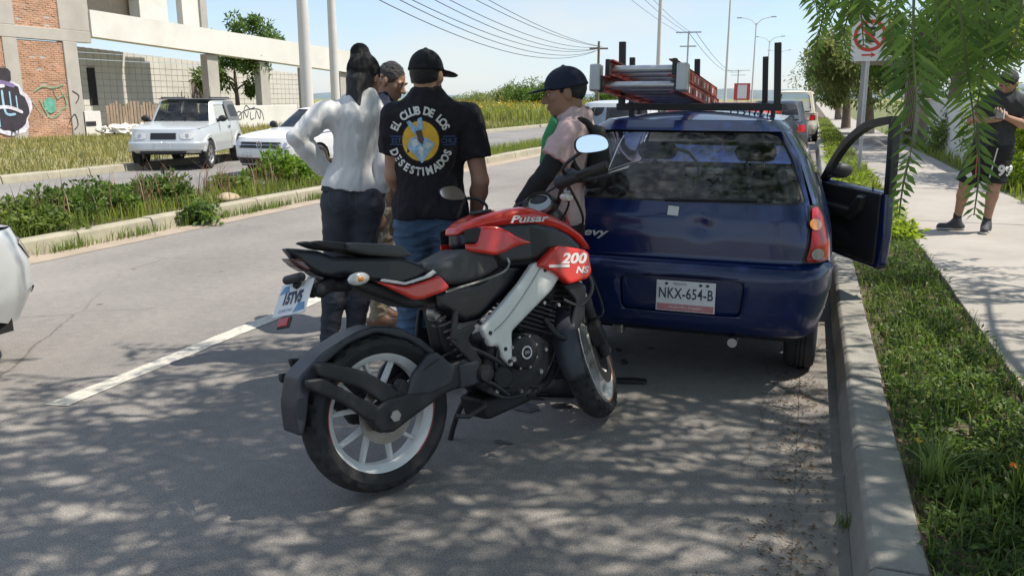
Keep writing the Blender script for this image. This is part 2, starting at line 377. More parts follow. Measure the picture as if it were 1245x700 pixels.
M_WALK = mat('pavement_concrete', (.335, .305, .27), .92, var=.14, vs=1.6, bump=.3, bs=140, dirt=.5, dirtcol=(.33, .29, .25))
M_SOIL = mat('soil', (.11, .08, .055), .95, var=.35, vs=5, bump=.8, bs=40)
M_DUST = mat('dusty_soil', (.33, .265, .2), .95, var=.2, vs=3, bump=.6, bs=40)
M_DRY = mat('dry_grass_ground', (.25, .22, .11), .95, var=.4, vs=.8, bump=.8, bs=25, dirt=.8, dirtcol=(.14, .16, .05))
M_FIELD = mat('field_ground', (.20, .20, .07), .95, var=.35, vs=.15, bump=.6, bs=6, dirt=.8, dirtcol=(.25, .19, .09))
M_LINE = mat('worn_white_paint', (.50, .47, .40), .8, var=.25, vs=30, bump=.4, bs=190, dirt=1., dirtcol=(.25, .235, .22))
M_WHITE = mat('white_wall_paint', (.68, .655, .60), .85, var=.05, vs=.8, bump=.2, bs=40, dirt=.6, dirtcol=(.5, .45, .39))
M_BLOCK = mat('whitewashed_block', (.62, .59, .53), .9, var=.08, vs=1, bump=.5, bs=40, dirt=.3, dirtcol=(.5, .46, .4))
M_JOINT = mat('mortar', (.42, .39, .35), .95, var=.1)
M_BRICK = mat('red_brick', (.48, .27, .17), .92, var=.3, vs=2.2, bump=.5, bs=60, dirt=.7, dirtcol=(.55, .38, .27))
M_RAWC = mat('raw_concrete', (.42, .39, .345), .92, var=.15, vs=.9, bump=.4, bs=30, dirt=.5, dirtcol=(.28, .26, .24))
M_DARK = mat('dark_opening', (.02, .019, .018), .8, var=.1, bump=0)
M_WOOD = mat('weathered_board', (.30, .22, .155), .9, var=.3, vs=3, bump=.5, bs=30)
M_POLE = mat('pale_concrete_pole', (.62, .59, .54), .85, var=.06, vs=2, bump=.2)
M_STEEL = mat('galvanised_steel', (.45, .46, .47), .45, metal=.7, var=.12, vs=6, bump=.1)
M_BLK = mat('black_paint', (.018, .018, .02), .45, var=.2, bump=.1)
# ------------------------------------------------------------------ ground, roads
def sheet(name, x0, x1, y0, y1, z, m, nx=1, ny=1, kind='structure', bumpy=0., parent=None):
    xs = np.linspace(x0, x1, nx + 1); ys = np.linspace(y0, y1, ny + 1)
    V = [(x, y, z + (bumpy * math.sin(x * 1.7 + 1.3 * math.sin(y * .9)) * math.sin(y * 1.3 + x) if bumpy else 0)) for y in ys for x in xs]
    F = [(j * (nx + 1) + i, j * (nx + 1) + i + 1, (j + 1) * (nx + 1) + i + 1, (j + 1) * (nx + 1) + i) for j in range(ny) for i in range(nx)]
    o = mesh(name, V, F, m, parent, True)
    if kind: o['kind'] = kind
    return o
sheet('ground', -2500, 2500, -300, 4000, -.06, M_FIELD)
sheet('road', -7.12, .2, -14, 420, 0, M_ROAD)
sheet('opposite_road', -13.6, -8.5, -14, 420, 0, asphalt('opposite_asphalt', (.205, .197, .188)))
sheet('gutter', .05, .236, -14, 420, .004, M_GUT)
sheet('dirt_shoulder', -7.12, -6.72, -14, 200, .004, M_DUST, 1, 120)
sheet('roadside_ground', -60, -13.9, -14, 34, .02, M_DRY, 60, 60, bumpy=.05)
sheet('right_verge_ground', 2.74, 60, -14, 200, .1, mat('grassy_soil', (.12, .13, .045), .95, var=.4, vs=1, bump=.7, bs=30), 30, 60, bumpy=.04)
# planted strips
sheet('median', -8.36, -7.28, -14, 420, .115, M_SOIL)
sheet('verge_strip', .415, 1.07, -14, 420, .105, M_SOIL)
# painted lane dashes: worn, slightly ragged edges
def dash(y0, y1, xc, w=.125):
    n = 40; V = []; F = []
    for i in range(n + 1):
        y = y0 + (y1 - y0) * i / n; a = RNG.normal(0, .004, 2)
        V += [(xc - w / 2 + a[0], y, .004), (xc + w / 2 + a[1], y + (.03 if i == 0 else 0), .004)]
    for i in range(n): F.append((2 * i, 2 * i + 1, 2 * i + 3, 2 * i + 2))
    return mesh('lane_dash', V, F, M_LINE)
roadmark = None
for k in range(9):
    d = dash(2.88 + 10.2 * k, 7.2 + 10.2 * k, -3.46)
    d.parent = bpy.data.objects['road']
# kerbs: separate stones near the camera, one run beyond
def kerb(name, x0, xt, x1, top, y0, y1, yf, L, m, flip=False):
    prof = lambda: [(x0, -.1), (xt, top - .02), (xt + .02 * (1 if x1 > x0 else -1), top), (x1, top), (x1, -.1)]
    def run(a, b, jz=0, jx=0):
        P = [(x + jx, z + (jz if z > 0 else 0)) for x, z in prof()]
        return MB().prism(P, a, b)
    far = run(y1, yf).build(name, m); far['kind'] = 'structure'
    y = y0
    while y < y1 - .05:
        l = min(L * RNG.uniform(.93, 1.05), y1 - y)
        run(y, y + l - .012, RNG.normal(0, .003), RNG.normal(0, .003)).build('kerb_stone', m, far, bevel=.008); y += l
    run(y0, y1, -.02, .012 * (1 if x1 > x0 else -1)).build('kerb_bed', M_SOIL, far)
    return far
kerb('right_kerb', .214, .262, .425, .155, .6, 34, 420, .95, M_KERB)
kerb('median_kerb', -7.10, -7.14, -7.3, .15, 2.5, 34, 420, 1.0, M_KERBY)
kerb('median_far_kerb', -8.5, -8.46, -8.34, .13, 4, 30, 420, 1.0, M_KERB)
kerb('opposite_kerb', -13.6, -13.66, -13.85, .14, 6, 34, 420, 1.0, M_KERBY)
# pavement slabs
walk = sheet('sidewalk', 1.06, 2.76, 40, 420, .135, M_WALK)
sheet('sidewalk_bed', 1.07, 2.75, -6, 40, .11, M_SOIL)
y = -2.98
while y < 40:
    boxpart('slab', (1.06 + RNG.normal(0, .004), y, -.02), (2.76, y + 1.885, .15 + RNG.normal(0, .003)), M_WALK, walk, bevel=.008); y += 1.9
# far hills
def hill(name, y, x0, x1, h, seed, m, base=-1):
    g = np.random.default_rng(seed); n = 90; ph = g.uniform(0, 6, 6); V = []; F = []
    for i in range(n + 1):
        t = i / n; e = math.sin(math.pi * t) ** .6; z = h * e * (.62 + .2 * math.sin(5 * t * 3 + ph[0]) + .1 * math.sin(23 * t + ph[1]) + .06 * math.sin(61 * t + ph[2]))
        x = x0 + (x1 - x0) * t
        V += [(x, y, base), (x, y + 120, z * .7), (x, y + 300, z), (x, y + 700, base)]
    for i in range(n):
        for j in range(3): a = i * 4 + j; F.append((a, a + 4, a + 5, a + 1))
    o = mesh(name, V, F, m, None, True); o['kind'] = 'structure'
M_HILL = mat('haze_tinted_hillside', (.13, .17, .18), .95, var=.25, vs=.02, bump=0)  # distance haze is put into this bluish base colour, there is no air volume
hill('hills', 2600, -3000, -300, 34, 3, M_HILL); hill('hills', 2900, -700, 1500, 60, 5, M_HILL)
# ------------------------------------------------------------------ unfinished brick building at the left
BX = -27.5
bb = thing('brick_building', (BX, 23.5, 0), 0, 'unfinished red brick building with concrete columns and graffiti at far left', 'building')
def P(o, *lo): return (lo[0] - o.location.x, lo[1] - o.location.y, lo[2])
def bpt(name, x0, x1, y0, y1, z0, z1, m, par, bevel=.0):
    b = par.location
    return boxpart(name, (x0 - b.x, y0 - b.y, z0), (x1 - b.x, y1 - b.y, z1), m, par, bevel)
def brickwall(par, x, y0, y1, z0, z1, m=M_BRICK, bl=.24, bh=.075, name='brickwork', d=.12):
    b = par.location; bmq = MB(); z = z0; k = 0
    while z < z1 - .03:
        y = y0 - (bl / 2 if k % 2 else 0)
        while y < y1:
            a, e = max(y, y0), min(y + bl - .016, y1)
            if e - a > .03:
                o = RNG.normal(0, .006); bmq.box((x - d - b.x, a - b.y, z), (x + o - b.x, e - b.y, min(z + bh - .016, z1)))
            y += bl
        z += bh; k += 1
    o = bmq.build(name, m, par); o['kind'] = 'stuff'
    bpt('mortar_bed', x - .11, x - .014, y0 + .002, y1 - .002, z0, z1, M_JOINT, par)
brickwall(bb, BX, 20.4, 22.75, .0, 3.72); brickwall(bb, BX, 23.35, 25.35, .0, 3.62)
brickwall(bb, BX, 20.4, 22.75, 4.1, 6.2); brickwall(bb, BX, 23.35, 25.35, 4.1, 6.2)
bpt('tie_beam', BX - .25, BX + .05, 20.3, 26.75, 3.66, 4.1, M_RAWC, bb, .02)
bpt('column', BX - .25, BX + .04, 22.75, 23.35, 0, 3.66, M_RAWC, bb, .02); bpt('column', BX - .25, BX + .04, 22.75, 23.35, 4.1, 6.2, M_RAWC, bb, .02)
bpt('column', BX - .3, BX + .06, 25.35, 26.0, 0, 3.66, M_RAWC, bb, .02); bpt('column', BX - .25, BX + .04, 25.3, 26.75, 4.1, 6.2, M_RAWC, bb, .02)
bpt('column', BX - 1.6, BX - 1.2, 26.2, 26.9, 0, 3.66, M_RAWC, bb, .02)
bpt('side_wall', BX - 6, BX - .35, 26.1, 26.3, 0, 3.66, M_RAWC, bb)
MB().prism([(-.3, 0), (.06, 0), (.06, 1.0), (-.3, 1.0)], 2.4, 3.3).build('plinth', M_WHITE, bb, bevel=.02)
bpt('plinth_vent', BX + .05, BX + .075, 26.0, 26.5, .42, .6, M_DARK, bb)
bpt('roof_slab', BX - 8, BX - .3, 20.3, 26.7, 6.0, 6.25, M_RAWC, bb)
# graffiti: flat paint bands lying on the wall
def stroke(par, pts, w, m, x=BX + .035, name='graffiti', closed=False):
    b = par.location; pts = [Vector((0, p[0], p[1])) for p in pts]
    if len(pts) > 2: pts = spline(pts, 5)
    V = []; F = []; n = len(pts)
    for i, p in enumerate(pts):
        d = (pts[min(i + 1, n - 1)] - pts[max(i - 1, 0)]); q = Vector((0, -d.z, d.y)).normalized() * w / 2 * (1 if 0 < i < n - 1 else .6)
        V += [(x - b.x, p.y + q.y - b.y, p.z + q.z), (x - b.x, p.y - q.y - b.y, p.z - q.z)]
    F = [(2 * i, 2 * i + 1, 2 * i + 3, 2 * i + 2) for i in range(n - 1)]
    return mesh(name, V, F, m, par)
def blob(par, c, ry, rz, m, x, name='graffiti', n=26, seed=0):
    b = par.location; g = np.random.default_rng(seed); V = [(x - b.x, c[0] - b.y, c[1])]
    for k in range(n):
        t = 6.2832 * k / n; f = 1 + .05 * g.normal(); V.append((x - b.x, c[0] - b.y + ry * f * math.cos(t), c[1] + rz * f * math.sin(t)))
    return mesh(name, V, [(0, 1 + k, 1 + (k + 1) % n) for k in range(n)], m, par)
G = {k: mat('graffiti_' + k, c, .8, var=.3, vs=5, bump=.3, bs=40) for k, c in dict(black=(.035, .03, .04), white=(.62, .6, .66), violet=(.2, .15, .3), teal=(.12, .35, .26), green=(.22, .36, .22), blue=(.3, .5, .62)).items()}
blob(bb, (22.6, 1.15), 1.02, .98, G['white'], BX + .044, seed=1); blob(bb, (22.62, 1.17), .86, .84, G['black'], BX + .048, seed=2)
stroke(bb, [(21.5, 2.25), (22.1, 2.35), (22.9, 2.3)], .5, G['black'], BX + .052)
stroke(bb, [(21.6, 1.95), (22.3, 2.08), (23.0, 1.95)], .16, G['violet'], BX + .056); stroke(bb, [(21.9, 1.7), (22.2, 1.9), (22.6, 1.95)], .12, G['white'], BX + .060)
for a in ([(22.2, .5), (22.2, 1.7)], [(22.45, 1.8), (22.5, 1.0), (22.9, .95)], [(22.75, 1.75), (22.75, 1.2)], [(23.0, 1.6), (23.0, 1.1)]): stroke(bb, a, .09, G['blue'], BX + .060)
stroke(bb, [(21.8, 1.15), (22.6, 1.2), (23.2, 1.0)], .12, G['white'], BX + .064)
blob(bb, (24.45, 1.25), .27, .3, G['teal'], BX + .03, seed=4)
for a in ([(23.8, 1.75), (24.2, 1.95), (24.7, 1.9), (25.2, 2.05)], [(24.0, 1.5), (24.3, .9), (24.6, .8), (25.0, 1.1)], [(24.8, 1.5), (25.15, 1.6), (25.2, 1.2), (24.9, 1.1)], [(25.0, 1.9), (25.1, 1.6)], [(24.7, 1.8), (24.8, 1.5)], [(23.6, 1.5), (24.1, .85)]): stroke(bb, a, .05, G['green'], BX + .034)
for a in ([(25.2, .6), (25.5, .9), (25.6, .5), (25.4, .3)], [(25.5, 1.8), (25.8, 1.6), (25.6, 1.3)], [(22.6, .2), (22.7, .45), (22.8, .2)], [(22.85, .2), (22.95, .45)]): stroke(bb, a, .04, G['black'], BX + .076)
# ------------------------------------------------------------------ long white building
wb = thing('white_building', (BX, 36, 0), 0, 'long white building with open colonnade under a deep white fascia', 'building')
b0 = wb.location
def wquad(name, x0, x1, ya, yb, za0, za1, zb0, zb1, m):
    V = [(x - b0.x, y - b0.y, z) for x in (x0, x1) for y, z in ((ya, za0), (yb, zb0), (yb, zb1), (ya, za1))]
    return mesh(name, V, [(0, 1, 2, 3), (7, 6, 5, 4), (0, 4, 5, 1), (1, 5, 6, 2), (2, 6, 7, 3), (3, 7, 4, 0)], m, wb)
wquad('fascia', BX - .5, BX + .12, 26.75, 48.5, 3.92, 4.95, 3.0, 4.33, M_WHITE)
for yc, w in ((34.1, .42), (38.2, .42), (42.2, .42), (46.2, .45)): bpt('column', BX - .45, BX - .05, yc - w, yc + w * .9, 0, 3.75 - (yc - 30) * .043, M_RAWC, wb, .02)
BW = BX - 4.4
def blockwall(y0, y1, z1f, holes):
    q = MB(); z = .0; k = 0; bl, bh = .42, .3
    while z < 4.0:
        y = y0
        while y < y1:
            zt = z1f(y)
            if z < zt and not any(a < y + bl * .5 < b and c < z + bh * .5 < d for a, b, c, d in holes):
                q.box((BW - .15 - b0.x, y - b0.y, z), (BW + RNG.normal(0, .004) - b0.x, y + bl - .025, min(z + bh - .025, zt)) if False else (BW + RNG.normal(0, .004) - b0.x, y + bl - .025 - b0.y, min(z + bh - .025, zt)))
            y += bl
        z += bh; k += 1
    o = q.build('blockwork', M_BLOCK, wb); o['kind'] = 'stuff'
wins = [(28.9, 29.35, 1.2, 2.9), (30.6, 31.05, 1.2, 2.9)]
blockwall(26.9, 48.5, lambda y: 3.95 - (y - 27) * .042, wins + [(37.6, 38.5, 0, 2.5)])
bpt('mortar_bed', BW - .14, BW - .022, 26.9, 48.5, 0, 3.02, M_JOINT, wb)
for a, b, c, d in wins: bpt('window', BW - .02, BW + .02, a, b, c, d, M_DARK, wb)
bpt('doorway', BW - .02, BW + .01, 37.6, 38.5, 0, 2.5, mat('brown_door', (.2, .17, .14), .8), wb)  # door slab in one plain brown
bpt('low_wall', BX + .05, BX + .25, 33.0, 40.5, 0, 1.15, M_WHITE, wb, .02)
for a in ([(35.3, .55), (35.4, .85), (35.7, .9), (35.75, .55), (35.4, .5)], [(35.9, .5), (36.0, .9), (36.2, .6), (36.35, .95)], [(36.5, .9), (36.5, .5), (36.8, .55)], [(36.9, .5), (37.0, .95), (37.25, .5), (37.35, .95)], [(36.0, 1.02), (36.2, 1.25), (36.5, 1.05), (36.9, 1.15)], [(35.2, .35), (36, .95), (37.3, 1.0), (37.6, .4)]):
    stroke(wb, [(y - .2, z * .93) for y, z in a], .05, G['black'], BX + .258)
# upper storey bits behind the parapet
def upper(name, px0, px1, X, z0, m, d=.35):
    a, b = at(px0, 5, X=X).y, at(px1, 5, X=X).y; bpt(name, X - d, X, a, b, z0, 8.2, m, wb)
upper('upper_wall', 112, 169, -30.2, 4.6, mat('tan_render', (.42, .34, .25), .9)); upper('upper_wall', 169.2, 203, -29.4, 4.4, M_WHITE, .6); upper('upper_column', 221, 243, -29.0, 4.3, M_WHITE); upper('upper_column', 243.2, 251, -28.9, 4.3, M_RAWC)
a_ = at(112, 5, X=-30.2).y; bpt('upper_slab', -36, -29.2, a_, at(205, 5, X=-29.4).y, 6.6, 6.9, M_WHITE, wb)
# picket fence
fe = thing('picket_fence', (BX + .1, 27.0, 0), 0, 'weathered brown picket fence between concrete column and silver off-roader', 'fence')
y = 0.05; k = 0
while y < 5.6:
    w = RNG.uniform(.09, .15); h = RNG.uniform(1.18, 1.4)
    boxpart('picket', (-.012 + RNG.normal(0, .006), y, 0.03), (.012, y + w, h), M_WOOD, fe); y += w + RNG.uniform(.03, .07)
for z in (.35, 1.05): boxpart('rail', (-.06, 0, z), (-.02, 5.7, z + .07), M_WOOD, fe)
# rubble sacks by the column
rb = thing('rubble_heap', (-25.9, 26.4, 0), 0, 'heap of white rubble and torn sacks at foot of the concrete column', 'rubble')
for k in range(14):
    S = RNG.uniform(.15, .35); c = RNG.normal(0, .45, 2); bm = bmesh.new(); bmesh.ops.create_icosphere(bm, subdivisions=2, radius=S)
    for v in bm.verts: v.co *= 1 + .25 * RNG.normal(); v.co.z *= .6
    me = bpy.data.meshes.new('chunk'); bm.to_mesh(me); bm.free(); o = link('chunk', me, rb, M_WHITE); o.location = (c[0] * .6, c[1], .1 + .25 * RNG.random())
# ------------------------------------------------------------------ motorcycle
M_RED = mat('red_gloss_plastic', (.62, .026, .016), .26, var=.06, bump=.02, bs=20, coat=.7, dirt=.25, dirtcol=(.42, .05, .035))
M_GBLK = mat('black_gloss_plastic', (.009, .009, .013), .28, var=.2, bump=.02, bs=30, coat=.2, spec=.35, dirt=.1, dirtcol=(.03, .029, .028))
M_MBLK = mat('matt_black_plastic', (.016, .016, .018), .55, var=.25, vs=9, bump=.12, bs=220, dirt=.35, dirtcol=(.055, .05, .045))
M_GREYP = mat('dark_grey_plastic', (.030, .033, .042), .45, var=.2, vs=7, bump=.1, bs=200, dirt=.5, dirtcol=(.09, .082, .075))
M_VINYL = mat('black_vinyl', (.062, .06, .06), .58, var=.2, vs=8, bump=.2, bs=420, dirt=.6, dirtcol=(.11, .10, .09))
M_TYRE = mat('tyre_rubber', (.02, .02, .021), .8, var=.25, vs=9, bump=.3, bs=120, dirt=.7, dirtcol=(.085, .075, .062))
M_WRIM = mat('white_enamel', (.74, .73, .70), .35, var=.08, vs=8, bump=.03, dirt=.5, dirtcol=(.4, .37, .32))
M_WFRAME = mat('white_frame_paint', (.74, .73, .69), .38, metal=.15, var=.06, vs=9, bump=.05, bs=120, dirt=.35, dirtcol=(.42, .4, .36))
M_ENG = mat('black_engine_casting', (.018, .018, .02), .5, metal=.25, var=.3, vs=10, bump=.35, bs=160, dirt=.6, dirtcol=(.075, .065, .055))
M_MET = mat('bare_metal', (.42, .41, .39), .35, metal=.9, var=.15, vs=12, bump=.1)
M_DISC = mat('brake_disc_steel', (.34, .31, .27), .38, metal=.85, var=.2, vs=12, bump=.1)
M_MIRROR = mat('mirror_glass', (.85, .88, .9), .05, metal=1., var=.02, bump=0)
M_CLEAR = mat('clear_lens', (.6, .58, .55), .15, var=.2, vs=40, bump=.1, coat=1)
M_AMBER = mat('amber_lens', (.75, .27, .03), .2, var=.1, bump=.1, coat=1)
M_REDL = mat('red_lens', (.42, .008, .008), .25, var=.12, vs=30, bump=.05, coat=.25, spec=.35)
M_PLATE = mat('plate_white', (.70, .70, .68), .5, var=.05, vs=20, bump=.1, dirt=.3, dirtcol=(.5, .48, .44))
M_INK = mat('plate_ink', (.035, .04, .07), .6, var=.1, bump=0)
M_BLUEP = mat('plate_blue', (.10, .24, .40), .5, var=.2, vs=30, bump=0)
M_DECAL = mat('white_decal', (.70, .66, .64), .4, var=.08, vs=60, bump=0)
M_STRIPE = mat('red_rim_tape', (.50, .06, .05), .4, var=.15, bump=0)
bO = Vector((-1.494, 2.594, 0)); bX = Vector((.621, 1.061, 0)).normalized(); bL = Vector((-bX.y, bX.x, 0)); LEAN = R(9)
bZ = Vector((0, 0, 1)) * math.cos(LEAN) + bL * math.sin(LEAN); bY = bL * math.cos(LEAN) - Vector((0, 0, 1)) * math.sin(LEAN)
BK = thing('motorcycle', (0, 0, 0), 0, 'red and black naked motorcycle with white wheels leaning on its side stand in the road', 'motorcycle')
bm4 = Matrix((bX, bY, bZ)).transposed().to_4x4(); bm4.translation = bO; BK.matrix_world = bm4
def BU(px, py, y):
    r = ray(px, py); k = (y - (Vector((0, 0, CAMH)) - bO).dot(bY)) / r.dot(bY); p = Vector((0, 0, CAMH)) + r * k - bO
    return Vector((p.dot(bX), y, p.dot(bZ)))
def rsoft(P, it=2, q=.13):
    P = np.asarray(P, float)
    for _ in range(it): Q = np.roll(P, -1, 0); P = np.stack([(1 - q) * P + q * Q, q * P + (1 - q) * Q], 1).reshape(-1, 2)
    return P
def bslab(name, poly, h, m, yc=0., r=.012, smooth=1, parent=None, res=.006, taper=None, bul=0., y0=None, cut=None, ycf=None):
    if yc > h + .002 and taper is None:
        for sg in (-1, 1): bslab1(name, poly, h, m, yc * sg, r, smooth, parent, res, False, ycf=ycf)
        return
    return bslab1(name, poly, h, m, yc, r, smooth, parent, res, True, taper, bul, cut)
def bslab1(name, poly, h, m, yc, r, smooth, parent, res, sym, taper=None, bul=0., cut=None, ycf=None):
    P = np.array(rsoft(poly, 2, .09)) if smooth else np.array(poly); lo = P.min(0) - .03; hi = P.max(0) + .03; Y = abs(yc) + h * 1.35 + .03
    S = SDF((lo[0], -Y, lo[1]), (hi[0], Y, hi[1]), res); S.slab(P, h, r, yc, sym, taper=taper, bul=bul, ycf=ycf)
    if cut: cut(S)
    return S.mesh(name, m, parent or BK)
# wheels ------------------------------------------------------------
def tyre_mesh(name, parent, c, Ro, hw, rb, seed, mtx=None):
    prof = [(rb, -.7 * hw), (rb + .012, -.86 * hw), (rb + (Ro - rb) * .45, -hw), (rb + (Ro - rb) * .72, -.93 * hw), (Ro - .012, -.7 * hw), (Ro - .003, -.38 * hw), (Ro, -.12 * hw), (Ro, .12 * hw), (Ro - .003, .38 * hw), (Ro - .012, .7 * hw), (rb + (Ro - rb) * .72, .93 * hw), (rb + (Ro - rb) * .45, hw), (rb + .012, .86 * hw), (rb, .7 * hw)]
    n = 168; V = []; F = []; p = len(prof)
    for k in range(n):
        for j, (r, a) in enumerate(prof):
            jj = j - (p - 1) / 2; sh = int(abs(jj) * 1.6)
            g = 1 if ((k + sh * (1 if jj > 0 else 2)) % 7 in (0, 1)) and 3 <= j <= p - 4 and abs(jj) > 1 else 0
            rr = r - .011 * g; t = 2 * math.pi * k / n
            V.append(Vector((rr * math.cos(t), a, rr * math.sin(t))) + Vector(c))
    for k in range(n):
        for j in range(p - 1): F.append((k * p + j, k * p + j + 1, ((k + 1) % n) * p + j + 1, ((k + 1) % n) * p + j))
    return mesh(name, V, F, M_TYRE, parent, True, auto=32)
def moto_wheel(name, c, Ro, hw, rim, mtx, disc_side, disc_r):
    """rim mesh is the part; tyre, spokes, hub, disc hang below it"""
    rw = .045
    q = MB().lathe([(rim - .035, -rw * .5), (rim - .012, -rw), (rim, -rw - .004), (rim + .004, -rw), (rim - .004, -rw + .008), (rim - .022, -rw * .5), (rim - .022, rw * .5), (rim - .004, rw - .008), (rim + .004, rw), (rim, rw + .004), (rim - .012, rw), (rim - .035, rw * .5), (rim - .035, -rw * .5)], n=72)
    w = q.build(name, M_WRIM, BK, auto=35)
    w.matrix_local = mtx @ Matrix.Translation(c)
    tyre_mesh('tyre', w, (0, 0, 0), Ro, hw, rim - .006, 1)
    MB().lathe([(.018, -.06), (.045, -.058), (.05, -.04), (.04, -.02), (.04, .02), (.05, .04), (.045, .058), (.018, .06)], n=28).build('hub', M_WRIM, w, auto=35)
    for k in range(5):
        for s in (-1, 1):
            t = 2 * math.pi * (k + .13) / 5 + s * .17; t2 = t + s * .14
            d0 = Vector((math.cos(t - s * .08), 0, math.sin(t - s * .08))); d1 = Vector((math.cos(t2), 0, math.sin(t2))); dm = Vector((math.cos(t + s * .06), 0, math.sin(t + s * .06)))
            b = MB(); pts = [d0 * .036, dm * (rim * .5), d1 * (rim - .03)]; pts = spline(pts, 4); n = len(pts); V = []
            for i, p in enumerate(pts):
                tng = (pts[min(i + 1, n - 1)] - pts[max(i - 1, 0)]).normalized(); nn = Vector((-tng.z, 0, tng.x)); hw2 = .0085 - .002 * i / n; yy = .02 - .006 * i / n
                V += [p + nn * hw2 + Vector((0, -yy, 0)), p - nn * hw2 + Vector((0, -yy, 0)), p - nn * hw2 + Vector((0, yy, 0)), p + nn * hw2 + Vector((0, yy, 0))]
            F = [(i * 4 + j, i * 4 + (j + 1) % 4, i * 4 + 4 + (j + 1) % 4, i * 4 + 4 + j) for i in range(n - 1) for j in range(4)] + [(3, 2, 1, 0), (n * 4 - 4, n * 4 - 3, n * 4 - 2, n * 4 - 1)]
            MB().add(V, F).build('spoke', M_WRIM, w, bevel=.004)
    y = disc_side * .068
    MB().lathe([(disc_r * .66, y - .002), (disc_r, y - .002), (disc_r, y + .002), (disc_r * .66, y + .002), (disc_r * .66, y - .002)], n=60).build('brake_disc', M_DISC, w, auto=30)
    MB().lathe([(.03, y - .003), (disc_r * .7, y - .003), (disc_r * .7, y), (.03, y)], n=5).build('disc_carrier', M_BLK, w)
    return w
RIM, TR = .237, .311
rw = moto_wheel('rear_wheel', (.055, 0, .316), TR, .069, RIM, Matrix.Identity(4), -1, .115)
for a0, a1, m in ((-1.0, .55, M_STRIPE), (2.1, 3.4, M_STRIPE)):
    MB().lathe([(RIM - .006, -.0505), (RIM + .0005, -.0505), (RIM + .0005, -.0515), (RIM - .006, -.0515)], n=24, a0=a0, a1=a1).build('rim_stripe', m, rw)
hd = Vector((.985, 0, .86)); ax = Vector((-.38, 0, .925)).normalized(); STEER = R(36)
ST = Matrix.Translation(hd) @ Matrix.Rotation(STEER, 4, ax) @ Matrix.Translation(-hd)
FA = Vector((1.205, 0, .308))
fw = moto_wheel('front_wheel', FA, .3, .055, RIM - .004, ST, -1, .148)
MB().lathe([(RIM - .010, -.0495), (RIM - .0035, -.0495), (RIM - .0035, -.0505), (RIM - .010, -.0505)], n=40, a0=-2.5, a1=.6).build('rim_stripe', mat('orange_rim_tape', (.55, .22, .08), .4), fw)
def SP(*p): return ST @ Vector(p)
# front fork, mudguard
for s in (-1, 1):
    f0 = Vector((.985 + .03, s * .09, .9)); f1 = Vector((FA.x - .02, s * .09, FA.z - .02)); mid = f0.lerp(f1, .52)
    MB().tube([ST @ f0, ST @ mid], .021, 14).build('fork_tube', M_MET, BK, auto=40)
    MB().tube([ST @ mid, ST @ f0.lerp(f1, .56), ST @ f0.lerp(f1, .6), ST @ f1], [.034, .034, .031, .027], 14).build('fork_slider', M_ENG, BK, auto=40)
MB().tube([SP(FA.x, -.12, FA.z), SP(FA.x, .12, FA.z)], .014, 12).build('front_axle', M_MET, BK, auto=40)
cal = MB().box((-.04, -.03, -.055), (.04, .03, .055), ST @ Matrix.Translation((FA.x - .11, -.105, FA.z + .10)) @ Matrix.Rotation(-.5, 4, 'Y')); cal.build('brake_caliper', M_ENG, BK, bevel=.012)
def fshell(r0, a0, a1, hw, n=30, flare=.012):
    V = []; F = []; w = [(-1, -.03), (-.92, .0), (-.5, .014), (0, .018), (.5, .014), (.92, 0), (1, -.03)]
    for i in range(n + 1):
        t = a0 + (a1 - a0) * i / n; hh = hw * (1 - .25 * max(0, (i / n - .8) * 5) ** 2) * (1 - .35 * max(0, (.15 - i / n) / .15) ** 2)
        for u, dr in w: V.append((Vector((FA.x + (r0 + dr) * math.cos(t), u * hh, FA.z + (r0 + dr) * math.sin(t)))))
    p = len(w)
    for i in range(n):
        for j in range(p - 1): F.append((i * p + j, i * p + j + 1, (i + 1) * p + j + 1, (i + 1) * p + j))
    return [ST @ v for v in V], F
V, F = fshell(.322, R(55), R(191), .062)
o = mesh('front_mudguard', V, F, M_GREYP, BK, True, auto=50); md = o.modifiers.new('t', 'SOLIDIFY'); md.thickness = .004
for s in (-1, 1):
    MB().prism([(FA.x - .17, FA.z + .16), (FA.x - .03, FA.z + .3), (FA.x + .02, FA.z + .3), (FA.x - .08, FA.z + .13)], s * .066, s * .08, ST).build('mudguard_stay', M_MBLK, BK, bevel=.004)
MB().prism([(.965, .87), (1.15, .87), (1.15, .91), (.965, .91)], -.11, .11, ST).build('triple_clamp', M_ENG, BK, bevel=.012)
MB().prism([(1.02, .74), (1.2, .74), (1.2, .775), (1.02, .775)], -.11, .11, ST).build('lower_clamp', M_ENG, BK, bevel=.012)
# swingarm, hugger
bslab('swingarm', [(-.03, .30), (-.02, .36), (.04, .385), (.14, .385), (.30, .45), (.43, .47), (.46, .40), (.40, .36), (.30, .345), (.14, .29), (.05, .255), (-.01, .265)], .024, M_MBLK, .105, .01)
bslab('swingarm_brace', [(.12, .375), (.155, .452), (.24, .52), (.28, .52), (.36, .44), (.34, .38), (.24, .36)], .013, M_GREYP, .118, .008)
axl = MB().tube([(.055, -.135, .318), (.055, .135, .318)], .014, 12); axl.tube([(.055, -.142, .318), (.055, -.13, .318)], .023, 6); axl.build('rear_axle', M_MET, BK, auto=40)
hp = [(-.305, .325), (-.304, .43), (-.272, .53), (-.17, .60), (-.03, .648), (.05, .658), (.16, .635), (.27, .56), (.33, .49), (.30, .485), (.20, .575), (.06, .632), (-.06, .612), (-.17, .555), (-.24, .465), (-.262, .375), (-.285, .318)]
def cut_h(S):
    S.slab([(-.5, .2), (.5, .2), (.5, .47), (.18, .6), (.06, .64), (-.09, .60), (-.2, .53), (-.27, .42), (-.28, .30)], .072, .004, 0, True, op='s')
bslab('rear_mudguard', hp, .066, M_GREYP, 0, .008, res=.006)
